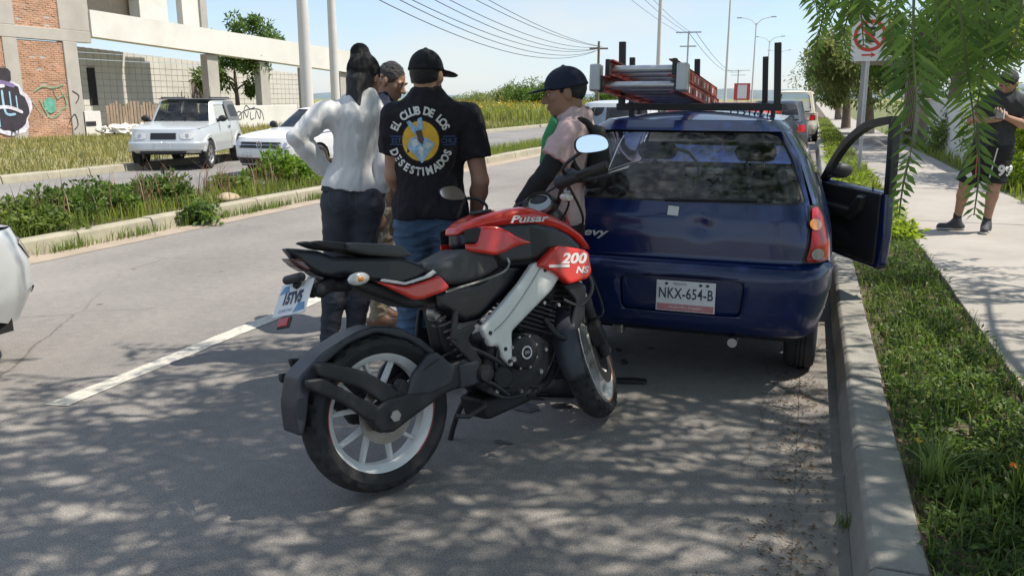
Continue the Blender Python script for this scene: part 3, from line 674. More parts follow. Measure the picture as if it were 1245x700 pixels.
bslab('mudguard_arm', [(-.235, .575), (-.17, .567), (-.03, .505), (.075, .42), (.116, .37), (.032, .36), (-.07, .455), (-.22, .525)], .012, M_MBLK, .105, .008)
bslab('mudguard_arm', [(-.275, .525), (-.21, .52), (-.075, .42), (.03, .345), (.03, .285), (-.05, .32), (-.145, .412), (-.275, .495)], .012, M_MBLK, .112, .008)
# tail
tw = lambda a, b, x0, x1: (lambda X, Z: a + (b - a) * np.clip((X - x0) / (x1 - x0), 0, 1))
bslab('tail_cowl', [(-.245, .990), (-.20, .983), (-.13, .968), (-.082, .942), (-.004, .93), (.191, .905), (.27, .867), (.33, .82), (.193, .79), (.071, .82), (.014, .84), (-.057, .856), (-.10, .862), (-.14, .875), (-.19, .92), (-.222, .958)], .105, M_GBLK, 0, .016, taper=tw(.22, 1, -.27, .12))
bslab('pillion_seat', [(-.03, .985), (.06, .972), (.125, .963), (.195, .946), (.24, .905), (.19, .90), (.04, .93), (-.03, .955)], .105, M_VINYL, 0, .012)
bslab('grab_rail', [(-.175, 1.003), (-.13, 1.004), (-.03, .986), (.03, .96), (.02, .942), (-.11, .97)], .018, M_MBLK, .055, .008)
bslab('tail_light', [(-.245, .955), (-.19, .945), (-.15, .90), (-.18, .895), (-.215, .92)], .04, mat('smoked_tail_lens', (.06, .012, .012), .2, coat=1), 0, .008)
bslab('tail_side_panel', [(.03, .836), (.165, .793), (.28, .805), (.325, .817), (.37, .764), (.347, .748), (.237, .733), (.197, .737), (.10, .795)], .01, M_RED, .128, .008)
bslab('tail_trim', [(.06, .828), (.165, .799), (.28, .812), (.315, .828), (.30, .84), (.26, .822), (.17, .81), (.07, .838)], .008, M_DECAL, .131, .004, smooth=0, res=.005)
bslab('undertail', [(-.06, .85), (.056, .828), (.129, .80), (.26, .74), (.30, .69), (.213, .70), (.109, .752), (.022, .792)], .08, M_MBLK, 0, .02)
for s in (-1, 1):
    S = SDF((-.13, s * .16 - .06, .8), (.05, s * .16 + .06, .92), .005); S.ell((-.045, s * .165, .853), (.045, .016, .024), k=0); S.mesh('indicator', M_CLEAR, BK)
    S = SDF((-.1, s * .16 - .05, .8), (.0, s * .16 + .05, .9), .004); S.ell((-.045, s * .171, .853), (.018, .014, .013), k=0); S.mesh('indicator_bulb', M_AMBER, BK)
    tubepart('indicator_stalk', [(-.04, s * .06, .84), (-.045, s * .155, .853)], .012, M_MBLK, BK)
br = MB(); br.tube([(.0, 0, .83), (-.08, 0, .835), (-.15, 0, .82), (-.21, 0, .86)], [.035, .03, .026, .02], 10); br.build('plate_bracket', M_MBLK, BK, auto=50)
S = SDF((-.25, -.12, .75), (-.08, .02, .9), .005); S.cone((-.1, -.05, .838), (-.155, -.075, .825), .022, .027, k=0); S.mesh('rear_indicator_mount', M_MBLK, BK)
c0, c1, c2, c3 = BU(347, 349, .1), BU(383, 336, -.1), BU(369, 381, -.1), BU(328, 385, .1)
ex = ((c1 - c0) + (c2 - c3)).normalized(); ey = ((c0 - c3) + (c1 - c2)).normalized(); cc = (c0 + c1 + c2 + c3) / 4
PM = basis(cc, ex, ey); pw = ((c1 - c0).length + (c2 - c3).length) / 4; ph = ((c0 - c3).length + (c1 - c2).length) / 4
pl = MB().box((-pw, -ph, -.002), (pw, ph, .0015), PM).build('number_plate', M_PLATE, BK)
text_part('plate_number', '15TV5', ph * .95, PM @ Matrix.Translation((0, .0, .0028)) @ Matrix.Diagonal((.72 * pw / .1, 1, 1, 1)), M_INK, pl, bold=.004)
text_part('plate_lettering', 'MEXICO', ph * .26, PM @ Matrix.Translation((pw * .2, ph * .72, .0028)), M_INK, pl)
text_part('plate_lettering', 'QUERETARO', ph * .24, PM @ Matrix.Translation((-pw * .25, -ph * .70, .0028)), M_BLUEP, pl)
for a, b, c, d in ((-.95, -.35, .35, .85), (.25, .95, -.9, -.35)): mesh('plate_motif', [PM @ Vector((x * pw, y * ph, .0024)) for x, y in ((a, c), (b, c + .1), (b - .1, d), (a + .2, d))], [(0, 1, 2, 3)], M_BLUEP, pl)
S = SDF((-.1, -.03, -.03), (.1, .03, .03), .004); S.cone((-.045, 0, 0), (.045, 0, 0), .017, .017, k=0); lamp = S.mesh('plate_lamp', M_MBLK, BK); lamp.matrix_local = PM @ Matrix.Translation((.01, ph * 1.02, .025))
rf = MB().box((-.038, -.022, -.004), (.038, .022, .006), PM @ Matrix.Translation((0, -ph - .032, .004))).build('reflector_holder', M_MBLK, BK, bevel=.004)
MB().box((-.031, -.016, .004), (.031, .016, .009), PM @ Matrix.Translation((0, -ph - .032, .004))).build('rear_reflector', M_REDL, BK, bevel=.003)
# tank
tt = tw(.40, 1, .48, .80); yk = lambda X, Z: .066 + .068 * np.clip((X - .48) / .18, 0, 1); yk2 = lambda X, Z: .062 + .068 * np.clip((X - .48) / .18, 0, 1)
bslab('fuel_tank', [(.50, .905), (.505, .97), (.6, .995), (.72, 1.01), (.84, 1.0), (.95, .97), (1.05, .92), (1.13, .85), (1.12, .80), (1.0, .79), (.8, .785), (.66, .79), (.62, .85)], .138, M_GBLK, 0, .045, taper=tt)
bslab('tank_cover', [(.49, .955), (.50, .985), (.53, 1.002), (.585, 1.02), (.658, 1.034), (.734, 1.044), (.79, 1.046), (.845, 1.036), (.928, 1.008), (1.038, .957), (1.13, .89), (1.18, .815), (1.125, .832), (1.075, .882), (.968, .934), (.841, .962), (.7, .968), (.6, .965), (.53, .957)], .150, M_RED, 0, .04, taper=tt)
bslab('tank_side_panel', [(.57, .985), (.636, .978), (.716, .933), (.815, .888), (.71, .882), (.621, .857), (.57, .872), (.492, .893), (.495, .922), (.545, .916)], .02, M_RED, .134, .010, smooth=1, taper=None, ycf=yk)
bslab('tank_scoop', [(.497, .98), (.595, .98), (.555, .917), (.495, .922)], .020, M_MBLK, .134, .006, ycf=yk2)
bslab('tank_shroud', [(.93, .865), (1.083, .83), (1.115, .81), (1.122, .724), (1.09, .695), (.977, .685), (.9, .748), (.805, .792)], .022, M_RED, .155, .008, smooth=1)
bslab('fuel_cap', [(.62, 1.03), (.7, 1.035), (.7, 1.05), (.62, 1.045)], .035, M_MBLK, 0, .008)
SHM = basis((.975, -.1785, .785), (1, 0, -.12), (.12, 0, 1))
text_part('shroud_lettering', '200', .078, SHM @ Matrix.Translation((.035, .015, 0)) @ Matrix.Diagonal((1.25, .8, 1, 1)), M_DECAL, BK, bold=.003, shear=.25)
text_part('shroud_lettering', 'NS', .05, SHM @ Matrix.Translation((.085, -.035, 0)) @ Matrix.Diagonal((1.2, .8, 1, 1)), M_DECAL, BK, bold=.002, shear=.25)
MB().box((-.11, -.022, -.001), (.01, -.010, .001), SHM).build('shroud_stripe', M_DECAL, BK)
TKM = basis((.79, -.1545, .992), (1, 0, -.06), (.06, .42, .9))
text_part('tank_lettering', 'Pulsar', .062, TKM @ Matrix.Diagonal((1.35, .75, 1, 1)), M_DECAL, BK, bold=.0015, shear=.5)
# seat, side panels, trim
bslab('rider_seat', [(.27, .875), (.36, .852), (.43, .878), (.498, .90), (.57, .893), (.67, .862), (.70, .815), (.675, .785), (.564, .764), (.442, .762), (.36, .77), (.27, .84)], .115, M_VINYL, 0, .03, taper=tw(1, .72, .4, .7))
bslab('side_panel', [(.68, .82), (.80, .80), (.86, .785), (.73, .70), (.64, .66), (.54, .60), (.44, .60), (.33, .68), (.33, .74), (.37, .765), (.557, .768)], .10, M_GBLK, 0, .03, taper=tw(1, .95, .4, .8))
for s in (-1, 1):
    MB().tube(spline([(.36, s * .112, .742), (.43, s * .118, .752), (.55, s * .122, .765), (.66, s * .118, .785), (.70, s * .112, .815), (.695, s * .105, .84)], 5), .006, 8).build('seat_trim', M_MET, BK, auto=40)
# white frame spar
bslab('frame_spar', [(.80, .80), (.84, .805), (.955, .735), (.89, .672), (.76, .60), (.645, .535), (.64, .477), (.652, .429), (.628, .385), (.587, .432), (.569, .49), (.526, .492), (.49, .575), (.53, .602), (.62, .66), (.72, .73)], .018, M_WFRAME, .137, .007, smooth=1)
for p in ((.60, .47), (.615, .415), (.86, .765), (.53, .55)): MB().lathe([(0, -.158), (.008, -.158), (.010, -.154)], Matrix.Translation((p[0], 0, p[1])), 10).build('spar_bolt', M_MBLK, BK)
MB().tube(spline([(.84, -.156, .785), (.74, -.156, .69), (.63, -.156, .60), (.55, -.156, .555)], 5), .0028, 6).build('spar_seam', M_STEEL, BK)
# engine
bslab('crankcase', [(.50, .42), (.56, .50), (.68, .52), (.80, .50), (.88, .45), (.87, .34), (.80, .27), (.70, .235), (.58, .26), (.50, .33)], .125, M_ENG, 0, .02)
cyl = MB(); a = R(-22)
CM = Matrix.Translation((.80, 0, .49)) @ Matrix.Rotation(R(22), 4, 'Y')
cyl.box((-.075, -.085, 0), (.075, .085, .25), CM)
cyl.build('cylinder', M_ENG, BK, bevel=.012)
fins = MB()
for k in range(7): fins.box((-.10, -.112, .02 + k * .02), (.10, .112, .028 + k * .02), CM)
fins.build('cooling_fins', M_ENG, BK)
MB().box((-.09, -.105, .165), (.09, .105, .265), CM).build('cylinder_head', M_ENG, BK, bevel=.02)
cv = MB().lathe([(0, -.168), (.045, -.168), (.066, -.162), (.074, -.15), (.076, -.12)], n=40); cvo = cv.build('clutch_cover', M_ENG, BK, auto=35); cvo.location = (.70, 0, .437)
for k in range(8):
    t = k * math.pi / 4 + .3; MB().lathe([(0, -.160), (.006, -.160), (.007, -.15)], Matrix.Translation((.07 * math.cos(t), 0, .07 * math.sin(t))), 8).build('cover_bolt', M_MET, cvo)
MB().lathe([(.022, -.1695), (.028, -.1695), (.028, -.172), (.022, -.172), (.022, -.1695)], n=28).build('cover_ring', M_DECAL, cvo)
text_part('cover_lettering', '200', .018, basis((0, -.172, 0), (1, 0, 0), (0, 0, 1)), M_DECAL, cvo)
MB().lathe([(0, -.15), (.04, -.15), (.05, -.14), (.05, -.1)], Matrix.Translation((.585, 0, .35)), 24).build('sprocket_cover', M_ENG, BK, auto=35)
bslab('belly_exhaust', [(.52, .17), (.80, .2), (.88, .30), (.80, .31), (.64, .265), (.50, .27)], .085, M_ENG, 0, .02)
MB().tube(spline([(.87, -.03, .56), (.99, -.04, .54), (1.0, -.05, .40), (.90, -.06, .27), (.75, -.07, .225)], 6), .021, 12).build('exhaust_header', M_ENG, BK, auto=40)
MB().box((-.012, -.13, -.11), (.02, .13, .11), Matrix.Translation((1.03, 0, .60)) @ Matrix.Rotation(R(14), 4, 'Y')).build('radiator', M_ENG, BK, bevel=.006)
for k in range(9): MB().box((-.018, -.125, -.1 + k * .024), (-.013, .125, -.094 + k * .024), Matrix.Translation((1.03, 0, .60)) @ Matrix.Rotation(R(14), 4, 'Y')).build('radiator_fin', M_MET, BK)
bslab('radiator_guard', [(.96, .685), (1.06, .69), (1.10, .66), (1.07, .52), (1.02, .47), (.98, .50), (1.03, .60)], .012, M_MBLK, .145, .008)
MB().tube(spline([(1.0, -.12, .49), (.95, -.15, .45), (.90, -.14, .48), (.87, -.11, .55)], 6), .013, 10).build('coolant_hose', M_MBLK, BK, auto=40)
MB().tube(spline([(.93, -.1, .44), (.97, -.12, .36), (.94, -.12, .34), (.90, -.1, .36)], 6), .005, 8).build('overflow_hose', M_BLK, BK, auto=40)
MB().tube(spline([(1.09, -.12, .8), (1.13, -.16, .66), (1.06, -.15, .58), (.96, -.14, .62)], 6), .009, 8).build('wiring_loom', M_BLK, BK, auto=40)
MB().tube(spline([SP(1.12, -.1, .95), SP(1.2, -.13, .72), SP(1.26, -.13, .5), SP(FA.x - .09, -.12, FA.z + .16)], 6), .006, 8).build('brake_hose', M_BLK, BK, auto=40)
# details between engine and rear wheel
bslab('rear_frame', [(.34, .70), (.40, .70), (.40, .60), (.50, .52), (.56, .50), (.56, .38), (.48, .36), (.44, .42), (.36, .50)], .05, M_MBLK, 0, .015)
bslab('footpeg_hanger', [(.375, .66), (.40, .67), (.385, .58), (.46, .60), (.475, .58), (.43, .54), (.49, .44), (.46, .40), (.42, .46), (.345, .545)], .009, M_MBLK, .128, .006, smooth=1, res=.005)
tubepart('footpeg', [(.465, -.13, .345), (.45, -.22, .335)], .013, M_MBLK, BK); tubepart('footpeg', [(.465, .13, .345), (.45, .22, .335)], .013, M_MBLK, BK)
tubepart('pillion_footpeg', [(.36, -.135, .545), (.33, -.2, .55)], .011, M_MBLK, BK)
MB().tube(spline([(.47, -.15, .33), (.57, -.16, .27), (.68, -.165, .265), (.72, -.17, .285)], 5), .008, 8).build('brake_pedal', M_MBLK, BK, auto=40)
tubepart('brake_pedal_pad', [(.71, -.16, .285), (.72, -.21, .285)], .010, M_MBLK, BK)
MB().lathe([(.0, -.16), (.033, -.16), (.038, -.15), (.038, -.12)], Matrix.Translation((.49, 0, .39)), 24).build('swingarm_pivot', M_ENG, BK, auto=35)
MB().box((-.05, -.14, -.05), (.05, -.10, .05), Matrix.Translation((.42, 0, .40))).build('heel_guard', M_GREYP, BK, bevel=.01)
MB().box((-.03, -.12, -.035), (.03, -.07, .035), Matrix.Translation((.12, 0, .40)) @ Matrix.Rotation(.6, 4, 'Y')).build('rear_caliper', M_ENG, BK, bevel=.008)
MB().tube([(.37, -.02, .66), (.47, -.02, .44)], .03, 14).build('shock_body', M_ENG, BK, auto=40)
hx = [(Vector((.37, -.02, .66)).lerp(Vector((.47, -.02, .44)), i / 90) + Vector((math.cos(i * .55) * .038, math.sin(i * .55) * .042, math.cos(i * .55) * .017))) for i in range(91)]
MB().tube(hx, .0062, 6).build('shock_spring', mat('spring_grey', (.16, .12, .11), .4, metal=.4), BK, auto=60)
MB().lathe([(0, -.03), (.033, -.03), (.034, .02), (0, .02)], Matrix.Translation((.365, -.02, .655)), 16).build('shock_reservoir', M_MET, BK, auto=40)
for p, r in (((.52, -.135, .53), .012), ((.60, -.14, .46), .012), ((.635, -.158, .42), .014), ((.87, -.115, .62), .01), ((.94, -.13, .60), .01), ((.55, -.13, .30), .012), ((.80, -.13, .33), .012), ((.84, -.13, .42), .01), ((.68, -.13, .27), .01)):
    MB().lathe([(0, -.006), (r * .8, -.006), (r, .0), (r, .012)], Matrix.Translation(p), 10).build('bolt', M_MET, BK, auto=40)
for pts, r in (([(.50, -.12, .60), (.58, -.14, .52), (.56, -.13, .40), (.62, -.13, .30)], .008), ([(.40, -.1, .52), (.50, -.13, .47), (.60, -.13, .40)], .012), ([(.44, -.13, .36), (.52, -.14, .34), (.60, -.14, .27)], .010), ([(.66, -.1, .62), (.74, -.11, .64), (.80, -.1, .70)], .016), ([(.14, -.115, .42), (.25, -.13, .48), (.38, -.11, .50), (.48, -.12, .46)], .005)):
    MB().tube(spline(pts, 6), r, 8).build('hose', M_BLK, BK, auto=40)
ks = MB().tube(spline([(.60, .13, .26), (.56, .20, .14), (.52, .26, -.045)], 4), .012, 10); ks.box((-.04, -.03, -.008), (.04, .03, .004), Matrix.Translation((.52, .265, -.045)) @ Matrix.Rotation(R(9), 4, 'X')); ks.build('side_stand', M_MBLK, BK, auto=40)
tubepart('belly_peg', [(.30, -.18, .262), (.345, -.2, .252), (.44, -.19, .272)], .010, M_MBLK, BK)
# handlebar, controls
g0, g1 = BU(689, 219, -.25), BU(738, 200, -.44)
hL = SP(.84, .36, 1.045)
MB().tube(spline([g1, g0, SP(1.01, -.1, 1.0), SP(1.01, .1, 1.0), SP(.93, .22, 1.03), hL], 6), .011, 10).build('handlebar', M_BLK, BK, auto=40)
MB().tube([g0.lerp(g1, .25), g1], .0175, 12).build('grip', M_TYRE, BK, auto=40); MB().tube([hL.lerp(SP(.93, .22, 1.03), .8), hL], .0175, 12).build('grip', M_TYRE, BK, auto=40)
S = SDF(g0 - Vector((.1,) * 3), g0 + Vector((.1,) * 3), .006); S.cone(g0.lerp(g1, -.15), g0.lerp(g1, .22), .031, .026, k=.01); S.ell(g0 + Vector((.02, 0, .03)), (.03, .03, .02), k=.01); S.mesh('switch_cluster', M_MBLK, BK)
MB().tube(spline([g0 + Vector((.035, 0, -.005)), BU(712, 219, -.33), BU(742, 213, -.43)], 5), [.009] * 5 + [.007] * 6, 8).build('brake_lever', M_BLK, BK, auto=40)
MB().tube(spline([hL.lerp(SP(.93, .22, 1.03), 1.0), SP(.95, .3, 1.03), SP(.9, .38, 1.03)], 5), .008, 8).build('clutch_lever', M_BLK, BK, auto=40)
def mirror(pix, y, stem, ysh):
    c = [BU(px, py, y + ysh * i) for i, (px, py) in enumerate(pix)]
    P = chaikin(np.array([tuple(v) for v in c]), 2); ctr = P.mean(0); nrm = np.cross(P[2] - P[0], P[8] - P[0]); nrm = Vector(nrm).normalized()
    toc = (BK.matrix_world.inverted() @ Vector((0, 0, CAMH))) - Vector(ctr)
    if nrm.dot(toc) < 0: nrm = -nrm
    n = len(P); A = [Vector(p) for p in P]; Bk = [Vector(ctr) + (Vector(p) - Vector(ctr)) * .7 - nrm * .03 for p in P]; E = [Vector(ctr) + (Vector(p) - Vector(ctr)) * 1.06 - nrm * .004 for p in P]; E2 = [Vector(ctr) + (Vector(p) - Vector(ctr)) * 1.0 + nrm * .003 for p in P]
    q = MB(); q.add(E2 + E + Bk, [(i, (i + 1) % n, n + (i + 1) % n, n + i) for i in range(n)] + [(n + i, n + (i + 1) % n, 2 * n + (i + 1) % n, 2 * n + i) for i in range(n)] + [tuple(2 * n + i for i in range(n))])
    o = q.build('mirror', M_MBLK, BK, auto=50)
    mesh('mirror_glass', [v + nrm * .001 for v in A], [tuple(range(n))], M_MIRROR, o)
    MB().tube(spline(stem, 6), .0075, 8).build('mirror_stem', M_MBLK, BK, auto=40)
mirror([(701, 168), (719, 163), (736, 166), (741, 177), (736, 183), (706, 187), (699, 180)], -.36, [g0 + Vector((0, 0, .02)), BU(684, 205, -.27), BU(693, 195, -.29), BU(708, 184, -.34)], .0)
mirror([(533, 233), (540, 227), (556, 226), (567, 238), (566, 243), (540, 243)], .33, [BU(566, 241, .33), BU(582, 243, .3), BU(592, 254, .27), SP(.9, .25, 1.03)], .0)
S = SDF((.85, -.2, .9), (1.3, .25, 1.2), .006); S.ell(BU(657, 249, -.02), (.06, .085, .05), Euler((0, R(-30), STEER)).to_matrix(), k=.01); S.mesh('instrument_pod', M_MBLK, BK)
gd = basis(BU(656, 248, -.06), (math.cos(STEER - 1.57), math.sin(STEER - 1.57), 0), (.7 * math.cos(STEER), .7 * math.sin(STEER), .75))
MB().lathe([(0, 0), (.048, 0), (.052, .004)], gd @ Matrix.Rotation(R(90), 4, 'X'), 28).build('gauge_glass', mat('gauge_face', (.30, .31, .31), .15, var=.1, coat=1), BK)
MB().lathe([(.048, .004), (.058, .008), (.062, 0), (.06, -.02)], gd @ Matrix.Rotation(R(-90), 4, 'X'), 28).build('gauge_rim', M_MET, BK, auto=40)
S = SDF((1.0, -.25, .7), (1.5, .35, 1.25), .008)
for p, r in (((1.20, 0, .93), (.10, .10, .12)), ((1.24, 0, .84), (.07, .085, .09)), ((1.16, 0, 1.03), (.06, .075, .07))): S.ell(SP(*p), r, Euler((0, 0, STEER)).to_matrix(), k=.03)
S.mesh('headlight_cowl', M_MBLK, BK)
S = SDF((1.1, -.3, .7), (1.5, .35, 1.1), .007); S.ell(SP(1.275, 0, .9), (.04, .075, .085), Euler((0, 0, STEER)).to_matrix(), k=0); S.mesh('headlight', M_CLEAR, BK)
MB().prism([(1.15, .93), (1.22, .985), (1.23, .93), (1.19, .86)], -.105, -.10, ST).build('cowl_side_panel', M_RED, BK, bevel=.002)
MB().lathe([(0, -.015), (.022, -.012), (.028, .01), (.02, .03), (0, .035)], Matrix.Translation(BU(690, 238, -.18)), 16).build('front_indicator', M_CLEAR, BK, auto=40)
S = SDF(BU(576, 256, .05) - Vector((.1,) * 3), BU(576, 256, .05) + Vector((.1,) * 3), .006); S.cone(BU(604, 256, .15), BU(618, 252, .15), .022, .02, k=.0)
S.d = S.d; 
for pts, r in (([g0, SP(1.06, -.16, 1.0), SP(1.12, -.06, .93)], .005), ([g0 + Vector((0, 0, -.01)), SP(1.1, -.2, .93), SP(1.16, -.12, .84)], .006), ([hL, SP(1.0, .2, 1.08), SP(1.1, .08, .95)], .005), ([g0, SP(.98, -.1, 1.08), SP(1.0, .08, 1.06), SP(1.08, .1, .95)], .005)):
    MB().tube(spline(pts, 7), r, 7).build('control_cable', M_BLK, BK, auto=40)
M_OIL = mat('oil_stain', (.035, .033, .032), .6, var=.25, vs=14, bump=.3, bs=150)
def stain(px, py, rx, ry, seed, lab, rot=0.):
    c = at(px, py, z=.0); g = np.random.default_rng(seed); n = 40; V = [(0, 0, 0)]; ph = g.uniform(0, 6, 4)
    for k in range(n):
        t = 6.2832 * k / n; f = 1 + .13 * math.sin(2 * t + ph[0]) + .1 * math.sin(3 * t + ph[1]) + .07 * math.sin(7 * t + ph[2]) + .05 * g.normal(); V.append((rx * f * math.cos(t), ry * f * math.sin(t), 0))
    o = mesh('oil_stain', V, [(0, 1 + k, 1 + (k + 1) % n) for k in range(n)], M_OIL); o.location = (c.x, c.y, .005); o.rotation_euler = (0, 0, rot)
    tag(o, lab, 'stain', 'oil stains on the road under the motorcycle')
stain(636, 494, .10, .055, 1, 'large dark oil stain on the road below the engine', R(-20)); stain(611, 538, .04, .02, 2, 'faint small oil stain nearest the rear wheel on the road'); stain(683, 494, .05, .035, 3, 'middle sized oil stain just left of the front tyre'); stain(650, 485, .06, .012, 4, 'thin streaky oil stain behind the largest stain on the road')
deb = MB().prism([(-.09, 0), (.08, .0), (.10, .012), (.02, .02), (-.06, .016)], -.03, .03).build('plastic_scrap', M_MBLK, None, bevel=.004)
c = at(764, 465, z=.0); deb.location = (c.x, c.y, .004); deb.rotation_euler = (0, 0, R(15)); tag(deb, 'broken piece of black plastic on the road right of the front tyre', 'debris')
for px, py, s, l in ((758, 442, .02, 'small dark lump on the road below the blue bumper'), (753, 427, .015, 'tiny dark lump on the road nearer the blue bumper')):
    bm = bmesh.new(); bmesh.ops.create_icosphere(bm, subdivisions=2, radius=s)
    for v in bm.verts: v.co *= 1 + .25 * RNG.normal(); v.co.z *= .7
    me = bpy.data.meshes.new('road_debris'); bm.to_mesh(me); bm.free(); o = link('road_debris', me, None, M_MBLK); c = at(px, py, z=0); o.location = (c.x, c.y, s * .6); tag(o, l, 'debris')
# ------------------------------------------------------------------ car toolkit: panels cut from a lofted shell
def lerp_tab(tab): 
    zs = [a for a, _ in tab]; vs = [b for _, b in tab]
    return lambda z: float(np.interp(z, zs, vs))
class Shell:
    """rounded-rectangle footprint that changes with height; p runs rear -> side -> front"""
    def __init__(s, w, yr, yf, n=7.): s.w = lerp_tab(w); s.yr = lerp_tab(yr); s.yf = lerp_tab(yf); s.n = n; s.c = .5 ** (1 / n)
    def P(s, p, z, off=0.):
        c = s.c; sg = -1 if p < 0 else 1; a = abs(p); w = s.w(z) + off; y0, y1 = s.yr(z) - off, s.yf(z) + off; h = (y1 - y0) / 2; yc = (y0 + y1) / 2
        if a <= c: u = a; t = -(1 - u ** s.n) ** (1 / s.n)
        elif a <= 3 * c: t = a - 2 * c; u = (1 - abs(t) ** s.n) ** (1 / s.n)
        else: u = max(0, 4 * c - a); t = (1 - u ** s.n) ** (1 / s.n)
        return Vector((sg * u * w, yc + t * h, z))
    def pv(s, y, z):
        """p of the side point at longitudinal y"""
        y0, y1 = s.yr(z), s.yf(z); t = (y - (y0 + y1) / 2) / ((y1 - y0) / 2); return 2 * s.c + t
def panel(name, polys, fmap, gu, gv, m, parent, thick=.0, inward=True, smooth=True):
    bm = bmesh.new(); edges = []
    for P in polys:
        vs = [bm.verts.new((p[0], p[1], 0)) for p in P]
        edges += [bm.edges.new((vs[i], vs[(i + 1) % len(vs)])) for i in range(len(vs))]
    bmesh.ops.triangle_fill(bm, use_beauty=True, use_dissolve=False, edges=edges)
    us = [v.co.x for v in bm.verts]; vs_ = [v.co.y for v in bm.verts]
    for g in gu:
        if min(us) < g < max(us): bmesh.ops.bisect_plane(bm, geom=bm.verts[:] + bm.edges[:] + bm.faces[:], plane_co=(g, 0, 0), plane_no=(1, 0, 0))
    for g in gv:
        if min(vs_) < g < max(vs_): bmesh.ops.bisect_plane(bm, geom=bm.verts[:] + bm.edges[:] + bm.faces[:], plane_co=(0, g, 0), plane_no=(0, 1, 0))
    for v in bm.verts: v.co = fmap(v.co.x, v.co.y)
    bmesh.ops.recalc_face_normals(bm, faces=bm.faces)
    me = bpy.data.meshes.new(name); bm.to_mesh(me); bm.free()
    o = link(name, me, parent, m, smooth)
    if thick:
        md = o.modifiers.new('thickness', 'SOLIDIFY'); md.thickness = thick; md.offset = 0
    return o
def rrect(x0, x1, z0, z1, r=.03, n=4):
    out = []
    for cx, cz, a in ((x1 - r, z1 - r, 0), (x0 + r, z1 - r, 90), (x0 + r, z0 + r, 180), (x1 - r, z0 + r, 270)):
        for k in range(n + 1): t = R(a + 90 * k / n); out.append((cx + r * math.cos(t), cz + r * math.sin(t)))
    return out
def rpoly(P, it=2, q=.18):
    """soften the corners of a polygon a little"""
    P = np.asarray(P, float)
    for _ in range(it): Q = np.roll(P, -1, 0); P = np.stack([(1 - q) * P + q * Q, q * P + (1 - q) * Q], 1).reshape(-1, 2)
    return [tuple(p) for p in P]
def gridlines(c):
    g = set(np.arange(-4 * c, 4 * c, .09).round(4))
    for k in (-3, -1, 1, 3):
        for d in np.arange(-.14, .141, .014): g.add(round(k * c + float(d), 4))
    return sorted(g)
def ellip(cx, cz, a, b, n=20): return [(cx + a * math.cos(6.2832 * k / n), cz + b * math.sin(6.2832 * k / n)) for k in range(n)]
GV = list(np.arange(.15, 2.0, .045))
def car_wheel(par, x, y, z, Rw, hw, m_rim, steer=0., style='steel', name='wheel'):
    """rim mesh is the part, tyre below it"""
    rr = Rw * .64; s = 1 if x > 0 else -1
    q = MB().lathe([(0, .02), (rr * .25, .03), (rr * .3, .0), (rr * .8, -.02), (rr * .86, .03), (rr, hw * .85), (rr + .008, hw * .9), (rr + .006, -hw * .8), (rr * .9, -hw * .8)], n=36)
    w = q.build(name, m_rim, par, auto=35)
    tyre = MB().lathe([(rr, -hw * .8), (rr + .01, -hw * .95), (rr + (Rw - rr) * .5, -hw * 1.02), (Rw - .022, -hw * .94), (Rw - .004, -hw * .72), (Rw, -hw * .3)] + [(Rw - d, hw * k) for k, d in ((-.28, .007), (-.2, .007), (-.18, 0), (-.02, 0), (0, .007), (.06, .007), (.08, 0), (.24, 0), (.26, .007), (.34, .007), (.36, 0))] + [(Rw - .004, hw * .72), (Rw - .022, hw * .94), (rr + (Rw - rr) * .5, hw * 1.02), (rr + .01, hw * .95), (rr, hw * .8)], n=48).build('tyre', M_TYRE, w, auto=40)
    if style == 'spoke':
        for k in range(5):
            t = 6.2832 * k / 5; MB().prism([(rr * .2, -.04), (rr * .9, -.028), (rr * .9, .028), (rr * .2, .04)], .02, hw * .75, Matrix.Rotation(-t, 4, 'Y')).build('spoke', m_rim, w)
    w.matrix_local = Matrix.Translation((x, y, z)) @ Matrix.Rotation(R(-90 if s > 0 else 90) + steer, 4, 'Z')
    return w
M_BLUE = mat('navy_car_paint', (.0035, .015, .088), .26, var=.12, vs=2.5, bump=0, bs=8, coat=.6, dirt=.15, dirtcol=(.03, .04, .085))
M_BLUEB = mat('navy_bumper_paint', (.0035, .0135, .074), .34, var=.15, vs=3, bump=0, bs=14, coat=.4, dirt=.4, dirtcol=(.045, .05, .085))
M_GLS = glass_mat('dusty_rear_glass', (.86, .90, .89), .97, .26, (.66, .64, .60), 14.)
M_GLC = glass_mat('car_glass', (.92, .96, .95), .97, .08)
M_INT = mat('dark_cabin_fabric', (.022, .022, .025), .85, var=.25, vs=10, bump=.3, bs=250)
M_TRIM = mat('grey_door_trim', (.028, .03, .036), .6, var=.2, vs=7, bump=.15, bs=200)
M_STEELW = mat('grey_steel_rim', (.20, .20, .21), .45, metal=.5, var=.2, dirt=.5)
M_UNDER = mat('underbody', (.012, .011, .011), .9, var=.2, bump=0)
